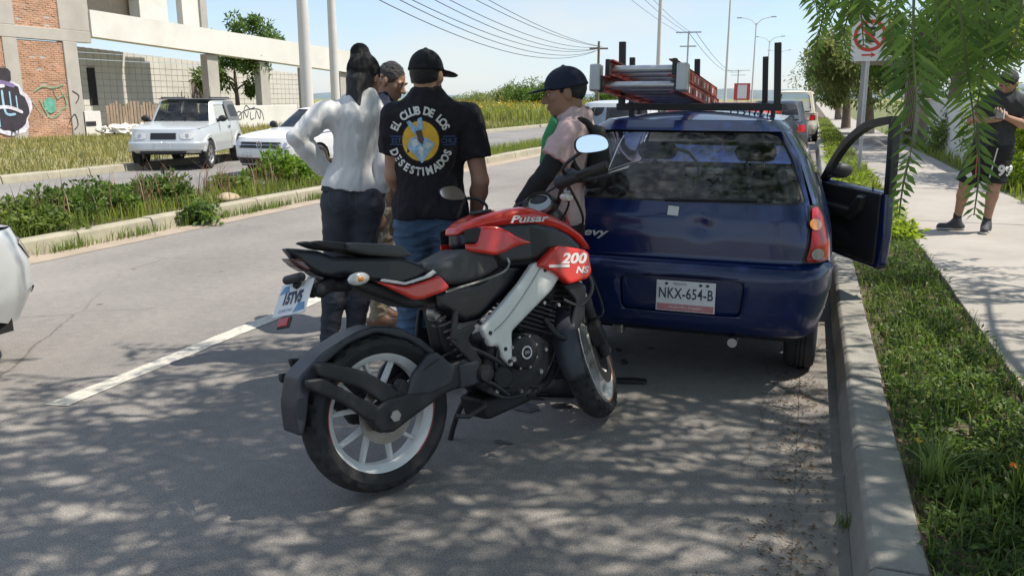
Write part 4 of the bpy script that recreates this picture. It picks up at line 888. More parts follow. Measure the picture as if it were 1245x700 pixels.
# ------------------------------------------------------------------ blue hatchback
CX, CY = -.62, 4.22
BC = thing('blue_hatchback', (CX, CY, 0), 0, 'dark blue hatchback with dusty rear window, open door and roof rack carrying a ladder', 'car')
LW = [(a, b + .065) for a, b in ((.28, .655), (.40, .69), (.55, .718), (.68, .722), (.78, .712), (.87, .685), (1.0, .640), (1.2, .558), (1.33, .472), (1.385, .415))]
YR = [(.28, .09), (.36, .03), (.44, .008), (.55, .0), (.625, .004), (.655, .02), (.672, .052), (.69, .066), (.8, .072), (.9, .088), (.985, .115), (1.0, .125), (1.2, .235), (1.33, .315), (1.385, .37)]
YF = [(.28, 3.38), (.5, 3.45), (.7, 3.40), (.80, 3.30), (.95, 3.2), (1.0, 2.66), (1.2, 2.3), (1.385, 1.98)]
sh = Shell(LW, YR, YF, 9.5); gs = gridlines(sh.c); c = sh.c
f = lambda off=0.: (lambda p, z: sh.P(p, z, off))
lo_sh = Shell(LW, YR, [(.28, 3.38), (.5, 3.45), (.7, 3.40), (.85, 3.30), (1.0, 3.2)], 9.5)
fl = lambda off=0.: (lambda p, z: lo_sh.P(p, z, off))
def arcpts(yc, zc, r, S, a0=180, a1=0, n=14): return [(S.pv(yc + r * math.cos(R(a0 + (a1 - a0) * k / n)), max(.28, zc + r * math.sin(R(a0 + (a1 - a0) * k / n)))), max(.28, zc + r * math.sin(R(a0 + (a1 - a0) * k / n)))) for k in range(n + 1)]
WY0, WY1 = .60, 2.78
win = rpoly([(-.885, .975), (.885, .975), (.872, 1.332), (-.872, 1.332)], 3, .05)
hat = [(-.80, .688), (.80, .688), (.845, .80), (.905, .96), (.925, 1.18), (.92, 1.352), (-.92, 1.352), (-.925, 1.18), (-.905, .96), (-.845, .80)]
rec = [(a + .06, z) for a, z in rpoly([(-.37, .405), (.37, .405), (.40, .425), (.40, .585), (.33, .60), (-.33, .60), (-.40, .585), (-.40, .425)], 1, .15)]
def dent(p, z):
    v = sh.P(p, z, 0); d = math.exp(-(((p - .165) / .08) ** 2 + ((z - .86) / .05) ** 2)); e = math.exp(-(((p - .22) / .04) ** 2 + ((z - .895) / .045) ** 2))
    cr = math.exp(-((z - (.835 - .05 * p)) / .006) ** 2) * (1 if -.62 < p < -.1 else 0)
    return v + Vector((0, .013 * d - .009 * e + .004 * cr, 0))
hatch = panel('tailgate', [hat, win], dent, sorted(set(gs + list(np.arange(-.9, .9, .03)))), list(np.arange(.69, 1.36, .018)), M_BLUE, BC)
rwin = panel('rear_window', [rpoly([(-.895, .968), (.895, .968), (.882, 1.338), (-.882, 1.338)], 3, .05)], f(-.006), gs, GV, M_GLS, BC)
panel('window_seal', [rpoly([(-.89, .966), (.89, .966), (.878, 1.341), (-.878, 1.341)], 3, .05), rpoly([(-.868, .985), (.868, .985), (.855, 1.322), (-.855, 1.322)], 3, .05)], f(-.003), gs, GV, M_BLK, rwin)
MB().tube([sh.P(-.1, .985, .008), sh.P(.05, .99, .02), sh.P(.55, .998, .012)], .008, 8).build('rear_wiper', M_BLK, BC, auto=40)
bump_side = c + .045
pb = lo_sh.pv(WY0 - .30, .5)
bpoly = [(-pb, .30), (pb, .30), (pb, .655), (c + .03, .662), (.5, .668), (-.5, .668), (-c - .03, .662), (-pb, .655)]
bump = panel('rear_bumper', [bpoly, rec], lambda p, z: lo_sh.P(p, z, .012), gs, list(np.arange(.3, .7, .02)), M_BLUEB, BC, thick=.006)
panel('plate_recess', [[(.06 + (a - .06) * 1.01, z) for a, z in rec]], fl(-.012), gs, GV, M_BLUEB, bump)
panel('bumper_step', [[(-pb, .650), (pb, .650), (pb, .692), (-pb, .692)]], lambda p, z: lo_sh.P(p, z, .008 - .03 * max(0, (z - .655) / .04)), gs, [.66, .67, .68], M_BLUE, BC)
panel('body_liner', [[(-4 * c + .001, .29), (4 * c - .001, .29), (4 * c - .001, .98), (-4 * c + .001, .98)]], fl(-.03), gs, GV, M_UNDER, BC)
for s in (1, -1):
    g = lambda P: [(s * a, z) for a, z in P]
    y0 = lo_sh.pv(WY0 - .31, .6)
    q = [(y0, .30), (y0, .655), (c + .06, .69), (.82, .69), (.86, .80), (.915, .985)] 
    quarter = [(lo_sh.pv(WY0 - .29, .4), .30), (lo_sh.pv(WY0 - .29, .6), .66), (c + .045, .69), (c + .045, .95), (.92, .985), (lo_sh.pv(1.45, .99), .99), (lo_sh.pv(1.45, .5), .3)] + arcpts(WY0, .27, .315, lo_sh, 0, 180)
    quarter = [p for p in quarter]
    panel('rear_quarter', [g(quarter)], fl(), gs, GV, M_BLUE, BC)
    fend = [(lo_sh.pv(2.45, .3), .3)] + arcpts(WY1, .27, .315, lo_sh, 180, 0) + [(3 * c - .05, .3), (3 * c - .05, .78), (lo_sh.pv(2.45, .9), .93)]
    panel('front_wing', [g(fend)], fl(), gs, GV, M_BLUE, BC)
    if s < 0:
        dr = panel('door', [g([(lo_sh.pv(1.46, .3), .3), (lo_sh.pv(2.44, .3), .3), (lo_sh.pv(2.44, .9), .96), (lo_sh.pv(1.46, .9), .985)])], fl(), gs, GV, M_BLUE, BC)
        panel('handle', [g([(lo_sh.pv(1.52, .8), .80), (lo_sh.pv(1.68, .8), .80), (lo_sh.pv(1.68, .8), .83), (lo_sh.pv(1.52, .8), .83)])], fl(.02), gs, GV, M_BLK, dr)
        for (a0, a1, b0, b1) in ((.62, 1.38, .75, 1.36), (1.5, 2.5, 1.46, 2.05)):
            panel('side_window', [g([(sh.pv(a0, 1.01), 1.01), (sh.pv(a1, 1.01), 1.01), (sh.pv(b1, 1.31), 1.31), (sh.pv(b0, 1.31), 1.31)])], f(-.005), gs, GV, M_GLC, BC)
    else:
        panel('side_window', [g([(sh.pv(.62, 1.01), 1.01), (sh.pv(1.38, 1.01), 1.01), (sh.pv(1.36, 1.31), 1.31), (sh.pv(.75, 1.31), 1.31)])], f(-.005), gs, GV, M_GLC, BC)
    # pillars and roof rail of the glasshouse
    fr = [(c + .0, .985), (lo_sh.pv(2.45, .99), .985)] if False else None
    o1 = [(.93, .985), (sh.pv(2.62, 1.0), .985), (sh.pv(1.99, 1.37), 1.37), (.93, 1.37)]
    h1 = [(sh.pv(.60, 1.005), 1.005), (sh.pv(1.39, 1.005), 1.005), (sh.pv(1.37, 1.315), 1.315), (sh.pv(.73, 1.315), 1.315)]
    h2 = [(sh.pv(1.48, 1.005), 1.005), (sh.pv(2.52, 1.005), 1.005), (sh.pv(2.06, 1.315), 1.315), (sh.pv(1.45, 1.315), 1.315)]
    panel('pillar_frame', [g(o1), g(h1), g(h2)], f(-.001), gs, GV, M_BLUE, BC)
    # tail light
    tl = rpoly([(.815, .70), (c + .035, .70), (c + .04, .93), (c + .015, .965), (.905, .965), (.865, .83)], 1, .12)
    to = panel('tail_light', [g(tl)], f(.010), gs, list(np.arange(.7, .98, .02)), M_REDL, BC)
    panel('tail_light_base', [g([(.80, .692), (c + .05, .692), (c + .05, .975), (.895, .975), (.85, .83)])], f(.002), gs, GV, M_BLK, to)
    panel('indicator_lens', [g(ellip(.90, .885, .036, .028))], f(.014), gs, list(np.arange(.7, .98, .012)), M_AMBER, to)
    panel('reversing_lens', [g(ellip(.885, .738, .038, .029))], f(.014), gs, list(np.arange(.7, .98, .012)), mat('grey_lens', (.30, .27, .27), .25, coat=1), to)
    for yy in (WY0, WY1): car_wheel(BC, s * .655, yy, .272, .272, .083, M_STEELW, 0)
# caps: deck under the glass, bonnet, roof
def disc(S, z, zf, shrink, name, m, par, y0=None, y1=None, crown=.03, nu=24, nv=24):
    V = []; F = []; w, a, b = S.w(z) - shrink, S.yr(z) + shrink, S.yf(z) - shrink
    a = a if y0 is None else y0; b2 = b if y1 is None else y1; yc = (S.yr(z) + S.yf(z)) / 2; hl = (S.yf(z) - S.yr(z)) / 2 - shrink
    for j in range(nv + 1):
        y = a + (b2 - a) * j / nv; t = min(1, abs(y - yc) / hl); ww = w * (1 - min(.9999, t) ** S.n) ** (1 / S.n)
        for i in range(nu + 1):
            u = -1 + 2 * i / nu; V.append((u * ww, y, zf(y) + crown * (1 - u * u) * (1 - min(1, t) ** 4)))
    for j in range(nv):
        for i in range(nu): F.append((j * (nu + 1) + i, j * (nu + 1) + i + 1, (j + 1) * (nu + 1) + i + 1, (j + 1) * (nu + 1) + i))
    return mesh(name, V, F, m, par, True)
disc(sh, 1.385, lambda y: 1.385 + .002, -.004, 'roof', M_BLUE, BC, crown=.045)
panel('roof_edge', [[(-4 * c + .01, 1.345), (4 * c - .01, 1.345), (4 * c - .01, 1.388), (-4 * c + .01, 1.388)]], f(.004), gs, [1.35, 1.36, 1.37, 1.38], M_BLUE, BC)
sp = panel('roof_spoiler', [[(-.93, 1.335), (.93, 1.335), (.93, 1.385), (-.93, 1.385)]], lambda p, z: sh.P(p, z, .012 + .035 * (1.385 - z) / .05), gs, [1.345, 1.355, 1.365, 1.375], M_BLUE, BC)
disc(lo_sh, .96, lambda y: .955 - .17 * max(0, (y - 2.5) / .8) ** 1.5, .0, 'bonnet', M_BLUE, BC, y0=2.5, crown=.04)
panel('front_apron', [[(3 * c - .06, .3), (4 * c - .001, .3), (4 * c - .001, .80), (3 * c - .06, .80)]], fl(), gs, GV, M_BLUE, BC)
panel('front_apron', [[(-4 * c + .001, .3), (-3 * c + .06, .3), (-3 * c + .06, .80), (-4 * c + .001, .80)]], fl(), gs, GV, M_BLUE, BC)
panel('windscreen', [[(3 * c + .03, 1.0), (4 * c - .001, 1.0), (4 * c - .001, 1.36), (3 * c + .03, 1.36)]], f(-.004), gs, GV, M_GLC, BC)
panel('windscreen', [[(-4 * c + .001, 1.0), (-3 * c - .03, 1.0), (-3 * c - .03, 1.36), (-4 * c + .001, 1.36)]], f(-.004), gs, GV, M_GLC, BC)
boxpart('floor_pan', (-.62, .12, .27), (.62, 3.2, .33), M_UNDER, BC); boxpart('dashboard', (-.58, 2.05, .6), (.58, 2.5, .97), M_INT, BC, bevel=.04)
boxpart('parcel_shelf', (-.58, .16, .93), (.58, .52, .95), M_INT, BC, bevel=.005)
def seat(x, y, w, zt, par, hr=True):
    S = SDF((x - w - .1, y - .3, .35), (x + w + .1, y + .65, 1.36), .014)
    S.cone((x - w * .6, y + .15, .55), (x + w * .6, y + .15, .55), .1, .1, k=.03); S.cone((x - w * .6, y + .45, .56), (x + w * .6, y + .45, .56), .09, .09, k=.08); S.cone((x - w * .6, y + .3, .55), (x + w * .6, y + .3, .55), .1, .1, k=.08)
    for t in (0, .25, .5, .75, 1): S.cone((x - w * (.65 - .1 * t), y + .05 - .16 * t, .6 + (zt - .6) * t), (x + w * (.65 - .1 * t), y + .05 - .16 * t, .6 + (zt - .6) * t), .085 - .02 * t, .085 - .02 * t, k=.06)
    o = S.mesh('seat', M_INT, par)
    if hr:
        S = SDF((x - .2, y - .3, zt), (x + .2, y + .1, zt + .3), .012); S.cone((x - .07, y - .13, zt + .15), (x + .07, y - .13, zt + .15), .058, .058, k=0); S.mesh('headrest', M_INT, o)
        for d in (-.05, .05): tubepart('headrest_post', [(x + d, y - .12, zt), (x + d, y - .13, zt + .12)], .008, M_MET, o)
    return o
seat(-.31, 1.35, .25, 1.02, BC); seat(.31, 1.35, .25, 1.02, BC)
seat(-.3, .68, .28, .93, BC, False); seat(.3, .68, .28, .93, BC, False)
MB().tube([Vector((-.31 + .18 * math.cos(t), 2.0 + .05 * math.sin(t), .96 + .17 * math.sin(t))) for t in np.linspace(0, 6.28, 30)], .014, 8).build('steering_wheel', M_BLK, BC, auto=60)
MB().tube([(-.31, 2.2, .9), (-.31, 1.99, .96)], .03, 10).build('steering_column', M_BLK, BC, auto=40)
boxpart('rear_view_mirror', (-.11, 1.98, 1.24), (.11, 2.0, 1.30), M_BLK, BC, bevel=.01)
# plate, badge, sticker, towing eye, exhaust
pm = basis(lo_sh.P(.095, .497, .006), (1, 0, 0), (0, .02, 1))
pl = MB().box((-.152, -.081, -.004), (.152, .081, 0), pm).build('number_plate', M_PLATE, BC, bevel=.003)
text_part('plate_number', 'NKX-654-B', .079, pm @ Matrix.Translation((0, .012, .0015)) @ Matrix.Diagonal((.70, 1, 1, 1)), M_INK, pl, bold=.0012, spacing=1.06)
M_PINK = mat('faded_red_band', (.50, .20, .21), .55, var=.2, vs=40, bump=0)
mesh('plate_band', [pm @ Vector(v) for v in ((-.146, -.077, .001), (.146, -.077, .001), (.146, -.042, .001), (-.146, -.042, .001))], [(0, 1, 2, 3)], M_PINK, pl)
text_part('plate_lettering', 'DELANTERA TRASERA', .017, pm @ Matrix.Translation((0, -.059, .002)), M_PLATE, pl)
text_part('plate_lettering', 'MEXICO', .018, pm @ Matrix.Translation((-.03, .064, .0015)), M_INK, pl)
for x in (-.1, .075, .11): mesh('plate_mark', [pm @ Vector((x + .009 * math.cos(k), .064 + .008 * math.sin(k), .0015)) for k in np.linspace(0, 5.6, 9)], [tuple(range(9))], M_INK, pl)
p0 = sh.P(-.63, .80, .010); text_part('badge', 'Chevy', .072, basis(p0, (1, -.03, 0), (0, .05, 1)) @ Matrix.Diagonal((1.3, .8, 1, 1)), M_PLATE, BC, bold=.0018, shear=.3)
p0 = sh.P(-.03, .93, .006); sk = MB().box((-.028, -.024, 0), (.028, .024, .001), basis(p0, (1, 0, -.08), (.08, .2, 1))).build('sticker', M_PLATE, BC)
boxpart('towing_eye', (-.33, .10, .23), (-.27, .2, .29), M_MET, BC, bevel=.01)
tubepart('exhaust_pipe', [(.32, .04, .26), (.32, .5, .25)], .025, M_MET, BC, 12); tubepart('rear_axle_beam', [(-.55, WY0, .25), (.55, WY0, .25)], .035, M_UNDER, BC)
boxpart('mudflap', (.56, .92, .12), (.72, .935, .34), M_UNDER, BC)
# the open front door on the right
hx, hy = .115 - CX, 6.80 - CY; ox, oy = .515 - CX, 5.98 - CY
dd = Vector((ox - hx, oy - hy, 0)); DL = dd.length; dd.normalize(); dn = Vector((-dd.y, dd.x, 0))
if dn.x > 0: dn = -dn
DM = Matrix((dd, -dn, Vector((0, 0, 1)))).transposed().to_4x4(); DM.translation = (hx, hy, 0)
S = SDF((-.1, -.08, .3), (DL + .1, .12, 1.0), .009)
S.slab([(0, .40), (.06, .37), (DL - .06, .36), (DL - .02, .40), (DL, .6), (DL - .02, .89), (0, .9)], .038, .02, .03, False)
door = S.mesh('door', M_BLUE, BC); door.matrix_local = DM
S = SDF((-.1, -.08, .3), (DL + .1, .08, 1.0), .009)
S.slab([(.02, .41), (DL - .06, .39), (DL - .05, .5), (DL - .05, .88), (.02, .885)], .012, .008, -.012, False)
S.slab([(.10, .68), (.5, .66), (.66, .74), (.70, .84), (.62, .84), (.52, .735), (.12, .74)], .03, .015, -.03, False, k=.02)
S.ell((.3, -.02, .52), (.22, .03, .07), k=.02)
S.mesh('door_trim', M_TRIM, door)
for pts in ([(.0, .89), (.12, 1.03), (.30, 1.19), (.52, 1.305), (.70, 1.345), (DL - .04, 1.365)], [(DL - .03, 1.365), (DL - .015, 1.12), (DL - .005, .88)]):
    q = MB(); pp = spline([(a, 0, b) for a, b in pts], 6); n = len(pp); V = []
    for i, p in enumerate(pp):
        t = (pp[min(i + 1, n - 1)] - pp[max(i - 1, 0)]).normalized(); nn = Vector((-t.z, 0, t.x)) * (.024 if pts[0][0] < .1 else .03)
        V += [p + nn + Vector((0, -.006, 0)), p - nn + Vector((0, -.006, 0)), p - nn + Vector((0, .045, 0)), p + nn + Vector((0, .045, 0))]
    q.add(V, [(i * 4 + j, i * 4 + (j + 1) % 4, i * 4 + 4 + (j + 1) % 4, i * 4 + 4 + j) for i in range(n - 1) for j in range(4)] + [(3, 2, 1, 0), tuple(4 * n - 4 + k for k in range(4))]); q.build('window_frame', M_BLK, door, auto=40)
mesh('door_glass', [Vector(v) for v in [(.03, .02, .89), (DL - .03, .02, .89), (DL - .05, .02, 1.35), (.70, .02, 1.335), (.52, .02, 1.295), (.30, .02, 1.18), (.12, .02, 1.02)]], [(0, 1, 2, 3, 4, 5, 6)], glass_mat('door_glass', (.96, .97, .97), .97, .0), door)
S = SDF((-.1, -.1, .85), (.25, .25, 1.1), .008); S.ell((.06, .115, .965), (.05, .09, .06), k=0); S.cone((.05, .02, .92), (.05, .08, .94), .022, .022, k=.01); S.mesh('door_mirror', M_MBLK, door)
tubepart('door_handle', [(.60, -.035, .80), (.68, -.035, .81)], .012, M_MET, door); tubepart('lock_button', [(DL - .18, .0, .88), (DL - .18, .0, .915)], .006, M_BLK, door)
# roof rack: two bars with upright posts
rk = thing('roof_rack', (0, 0, 0)); rk.parent = BC; rk.location = (0, 0, 0)
def W2(v): return Vector((v.x - CX, v.y - CY, v.z))
rear_y, front_y = 5.02, 6.15
a, b = W2(at(751, 128, Y=rear_y)), W2(at(946, 129, Y=rear_y)); b.z = a.z = 1.462
zt = at(948, 52, Y=rear_y).z
for (yy, bars) in ((rear_y, ((946, 52, 129), (757, 51, 128))), (front_y, ((931, 69, 126), (769, 70, 124), (848, 72, 124)))):
    xs = []
    for px, y0, y1 in bars:
        t, g = at(px, y0, Y=yy), at(px - 1, y1, Y=yy); tt, gg = W2(t), W2(g); gg.z = 1.458
        MB().box((-.019, -.019, 0), (.019, .019, (tt - gg).length), basis(gg, (1, 0, -(tt.x - gg.x) / (tt.z - gg.z)), (0, 1, 0))).build('rack_post', M_BLK, rk, bevel=.004); xs.append(gg.x)
    MB().box((min(xs) - .03, yy - CY - .022, 1.432), (max(xs) + .03, yy - CY + .022, 1.472)).build('cross_bar', M_BLK, rk, bevel=.004)
    for x in (min(xs) + .06, max(xs) - .02):
        MB().box((x - .012, yy - CY - .03, 1.30), (x + .012, yy - CY + .03, 1.44)).build('rack_foot', M_BLK, rk, bevel=.004)
for k in range(7):
    x = .18 + .035 * k; MB().tube(spline([(x, rear_y - CY, 1.43), (x + .02 * math.sin(k), rear_y - CY - .02, 1.40), (x + .03 * math.cos(k * 2), rear_y - CY - .01, 1.415)], 4), .004, 5).build('rope_end', M_BLK, rk)
# extension ladder on the rack
n0, n1 = at(731, 94, Y=4.5), at(823, 92, Y=4.5)
LD = thing('ladder', ((n0.x + n1.x) / 2, 4.5, 1.622), 0, 'red fibreglass extension ladder with aluminium rungs strapped on the roof rack', 'ladder')
lw = (n1.x - n0.x) / 2; LL = 2.15; tilt = R(-3.4)
LD.rotation_euler = (tilt, 0, 0)
M_FIB = mat('red_fibreglass', (.36, .045, .03), .5, var=.2, vs=6, bump=.1, bs=90, dirt=.7, dirtcol=(.3, .22, .19))
M_ALU = mat('aluminium', (.55, .55, .56), .38, metal=.75, var=.12, vs=10, bump=.1)
for sec, (zc, wd, y0) in enumerate(((-.045, lw, .0), (.045, lw - .022, .05))):
    for s in (-1, 1):
        x = s * wd; q = MB()
        q.box((x - .004, y0, zc - .043), (x + .004, y0 + LL, zc + .043)); q.box((x - .004 - (.028 if s > 0 else 0), y0, zc + .036), (x + .004 + (.028 if s < 0 else 0), y0 + LL, zc + .0435)); q.box((x - .004 - (.028 if s > 0 else 0), y0, zc - .0435), (x + .004 + (.028 if s < 0 else 0), y0 + LL, zc - .036))
        ra = q.build('rail', M_FIB, LD); 
        MB().box((x - .012, y0 - .012, zc - .045), (x + .012, y0 + .03, zc + .045)).build('rail_end_cap', M_BLK, ra, bevel=.004)
        for k in range(12): MB().box((x + s * .0045, y0 + .1 + k * .17, zc - .018), (x + s * .006, y0 + .15 + k * .17, zc + .018)).build('rail_label', M_PLATE if k % 3 else M_BLK, ra)
    for k in range(8):
        y = y0 + .10 + k * .28
        if y < y0 + LL: MB().tube([(-wd, y, zc), (wd, y, zc)], .021, 12).build('rung', M_ALU, LD, auto=40)
for s, m in ((-1, M_STEEL), (1, M_STEEL)): MB().box((s * lw - .03 + s * .03, -.03, -.085), (s * lw + .03 + s * .03, .05, .06)).build('ladder_foot', m, LD, bevel=.01)

# ------------------------------------------------------------------ the other cars
def car(name, label, loc, rz, L, Wd, H, paint, zb=.24, belt=.9, hood=.80, ws=(.30, .42), rw=(.93, .86), axles=(.18, .80), Rw=.3, roof_in=.74, hatch=False, group=None, ymin=0., roofmat=None, n=6., glass=None, detail=True, boot=None):
    """local frame: rear at y=0, front at y=L. ws=(base, top) of windscreen and rw=(base, top) of rear glass as fractions from the FRONT"""
    T = thing(name, loc, rz, label, 'car', group); hw = Wd / 2; glass = glass or M_GLC
    lw_ = [(zb, hw * .93), (zb + .18, hw * .985), (.55, hw), (.72, hw * .99), (belt, hw * .955)]
    LS = Shell(lw_, [(zb, .1), (.45, 0), (.6, .0), (belt, .10)], [(zb, L - .1), (.42, L), (.58, L - .01), (hood, L - .10), (belt, L - .35)], n)
    GS = Shell([(belt, hw * .945), (belt + (H - belt) * .5, hw * (.945 + roof_in) / 2), (H, hw * roof_in)], [(belt, L * (1 - rw[0])), (H, L * (1 - rw[1]))], [(belt, L * (1 - ws[0])), (H, L * (1 - ws[1]))], n)
    c = LS.c; g1 = gridlines(c); fl = lambda off=0.: (lambda p, z: LS.P(p, z, off)); fg = lambda off=0.: (lambda p, z: GS.P(p, z, off))
    yc_w = L * (1 - ws[0]); yb = L * (1 - rw[0])
    def ztop(y):   # shoulder / bonnet line
        if y > yc_w: return belt - .02 - (belt - hood) * ((y - yc_w) / (L - yc_w)) ** 1.4
        if boot and y < yb: return belt - .005
        return belt
    def arch(y, r, n=12): return [(LS.pv(y + r * math.cos(R(180 - 180 * k / n)), max(zb, Rw + r * math.sin(R(180 * k / n)))), max(zb, Rw + r * math.sin(R(180 * k / n)))) for k in range(n + 1)]
    ya, yf_ = L * (1 - axles[1]), L * (1 - axles[0]); ra = Rw + .05
    for s in (1, -1):
        g = lambda P: [(s * a, z) for a, z in P]
        top = [(LS.pv(y, ztop(y)), ztop(y)) for y in np.linspace(L - .32, .25, 14)]
        side = [(c, zb + .02)] + arch(ya, ra) + arch(yf_, ra) + [(3 * c, zb + .02), (3 * c, hood)] + top + [(c, belt - .01)]
        panel('side_panel', [g(side)], fl(), g1, GV, paint, T)
        panel('front_corner', [g([(3 * c, zb + .02), (3.45 * c, zb + .02), (3.45 * c, hood), (3 * c, hood)])], fl(), g1, GV, paint, T)
        # glasshouse
        b2 = belt + .03; t2 = H - .07; k = (GS.yf(belt) + GS.yr(belt)) / 2
        ys0, ys1 = GS.yr(b2) + .22, GS.yf(b2) - .22; yt0, yt1 = GS.yr(t2) + .2, GS.yf(t2) - .12; ym = (ys0 + ys1) * .52
        pq = lambda y, z: (GS.pv(y, z), z)
        w1 = [pq(ys0, b2), pq(ym - .05, b2), pq(ym - .05, t2), pq(yt0, t2)]; w2 = [pq(ym + .05, b2), pq(ys1, b2), pq(yt1, t2), pq(ym + .05, t2)]
        panel('roof_pillar', [g([(c * .9, belt - .01), (3.1 * c, belt - .01), (3.1 * c, H), (c * .9, H)]), g(w1), g(w2)], fg(), g1, GV, roofmat or paint, T)
        panel('side_window', [g([pq(ys0 - .02, b2 - .01), pq(ym - .03, b2 - .01), pq(ym - .03, t2 + .01), pq(yt0 - .02, t2 + .01)])], fg(-.008), g1, GV, glass, T)
        panel('side_window', [g([pq(ym + .03, b2 - .01), pq(ys1 + .02, b2 - .01), pq(yt1 + .02, t2 + .01), pq(ym + .03, t2 + .01)])], fg(-.008), g1, GV, glass, T)
        if detail:
            panel('door_seam', [g([(LS.pv(ym, zb + .1), zb + .1), (LS.pv(ym + .012, zb + .1), zb + .1), (LS.pv(ym + .012, .88), belt - .02), (LS.pv(ym, .88), belt - .02)])], fl(.002), g1, GV, M_BLK, T)
            panel('handle', [g([(LS.pv(ym + .06, .78), belt - .14), (LS.pv(ym + .22, .78), belt - .14), (LS.pv(ym + .22, .78), belt - .10), (LS.pv(ym + .06, .78), belt - .10)])], fl(.02), g1, GV, M_BLK, T)
            S = SDF((s * hw - .3, yc_w - .5, belt - .15), (s * hw + .3, yc_w + .1, belt + .3), .02); S.ell((s * (hw + .06), yc_w - .28, belt + .08), (.10, .05, .075), k=0); S.cone((s * (hw - .06), yc_w - .28, belt + .02), (s * hw, yc_w - .28, belt + .05), .03, .03, k=.02); S.mesh('mirror', M_MBLK, T)
        for yy in (ya, yf_): car_wheel(T, s * (hw - .09), yy, Rw, Rw, .095, M_MET if detail else M_STEELW, style='spoke')
        panel('tail_light', [g([(c * .72, belt - .24), (c + .02, belt - .24), (c + .05, belt - .06), (c * .78, belt - .06)])], fl(.006), g1, GV, M_REDL, T)
    panel('rear_panel', [[(-c, zb + .02), (c, zb + .02), (c, belt - .01), (-c, belt - .01)]], fl(), g1, GV, paint, T)
    panel('liner', [[(-4 * c + .001, zb + .03), (4 * c - .001, zb + .03), (4 * c - .001, hood - .04), (-4 * c + .001, hood - .04)]], fl(-.04), g1, GV, M_UNDER, T)
    panel('rear_window', [rpoly([(-c * .86, belt + .03), (c * .86, belt + .03), (c * .84, H - .06), (-c * .84, H - .06)], 2, .08)], fg(-.004), g1, GV, glass, T)
    panel('rear_window_frame', [[(-c * .98, belt - .01), (c * .98, belt - .01), (c * .98, H), (-c * .98, H)], rpoly([(-c * .86, belt + .03), (c * .86, belt + .03), (c * .84, H - .06), (-c * .84, H - .06)], 2, .08)], fg(), g1, GV, roofmat or paint, T)
    for s in (1, -1):
        panel('windscreen', [[(s * a, z) for a, z in ((3.08 * c, belt + .0), (4 * c - .0005, belt + .0), (4 * c - .0005, H - .03), (3.08 * c, H - .03))]], fg(-.004), g1, GV, glass, T)
    # caps
    def cap(nm, S, y0, y1, zf, m, z, crown):
        V = []; F = []; nu, nv = 16, 16; a, b = S.yr(z), S.yf(z); yc = (a + b) / 2; hl = (b - a) / 2
        for j in range(nv + 1):
            y = y0 + (y1 - y0) * j / nv; t = min(.9999, abs(y - yc) / hl); ww = S.w(z) * (1 - t ** S.n) ** (1 / S.n)
            for i in range(nu + 1): u = -1 + 2 * i / nu; V.append((u * ww, y, zf(y) + crown * (1 - u ** 4) * (1 - t ** 8)))
        for j in range(nv):
            for i in range(nu): F.append((j * (nu + 1) + i, j * (nu + 1) + i + 1, (j + 1) * (nu + 1) + i + 1, (j + 1) * (nu + 1) + i))
        return mesh(nm, V, F, m, T, True)
    LSb = Shell(lw_, [(0, .05), (2, .05)], [(0, L - .10), (2, L - .10)], n)
    cap('bonnet', LSb, yc_w - .15, L - .10, ztop, paint, hood, .035)
    if boot: cap('boot_lid', LSb, .05, yb + .1, lambda y: belt - .01, paint, hood, .03)
    cap('roof', GS, GS.yr(H), GS.yf(H), lambda y: H, roofmat or paint, H, .05)
    boxpart('floor_pan', (-hw * .85, .3, zb - .02), (hw * .85, L - .3, zb + .06), M_UNDER, T)
    boxpart('cabin', (-hw * .8, yb * .5 + .4, .5), (hw * .8, yc_w - .3, belt - .03), M_INT, T, bevel=.05)
    if detail:
        for x in (-.33, .33):
            for y in (L * .48,): 
                q = MB().box((x - .22, y - .1, belt - .1), (x + .22, y + .03, belt + .2)).box((x - .12, y - .08, belt + .2), (x + .12, y, belt + .38)).build('seat', M_INT, T, bevel=.03)
    return T, LS, GS, fl, fg, g1, c
M_SILV = mat('silver_paint', (.56, .58, .58), .32, metal=.25, var=.04, vs=2, bump=.01, coat=.5, dirt=.2, dirtcol=(.45, .44, .42))
M_WHT = mat('white_car_paint', (.68, .68, .67), .28, var=.03, vs=2, bump=.01, coat=.5, dirt=.15, dirtcol=(.6, .58, .55))
M_SOFT = mat('grey_canvas_top', (.13, .135, .14), .85, var=.1, vs=6, bump=.2, bs=180)
M_CHROME = mat('chrome_trim', (.6, .6, .6), .2, metal=.9, var=.05, bump=0)
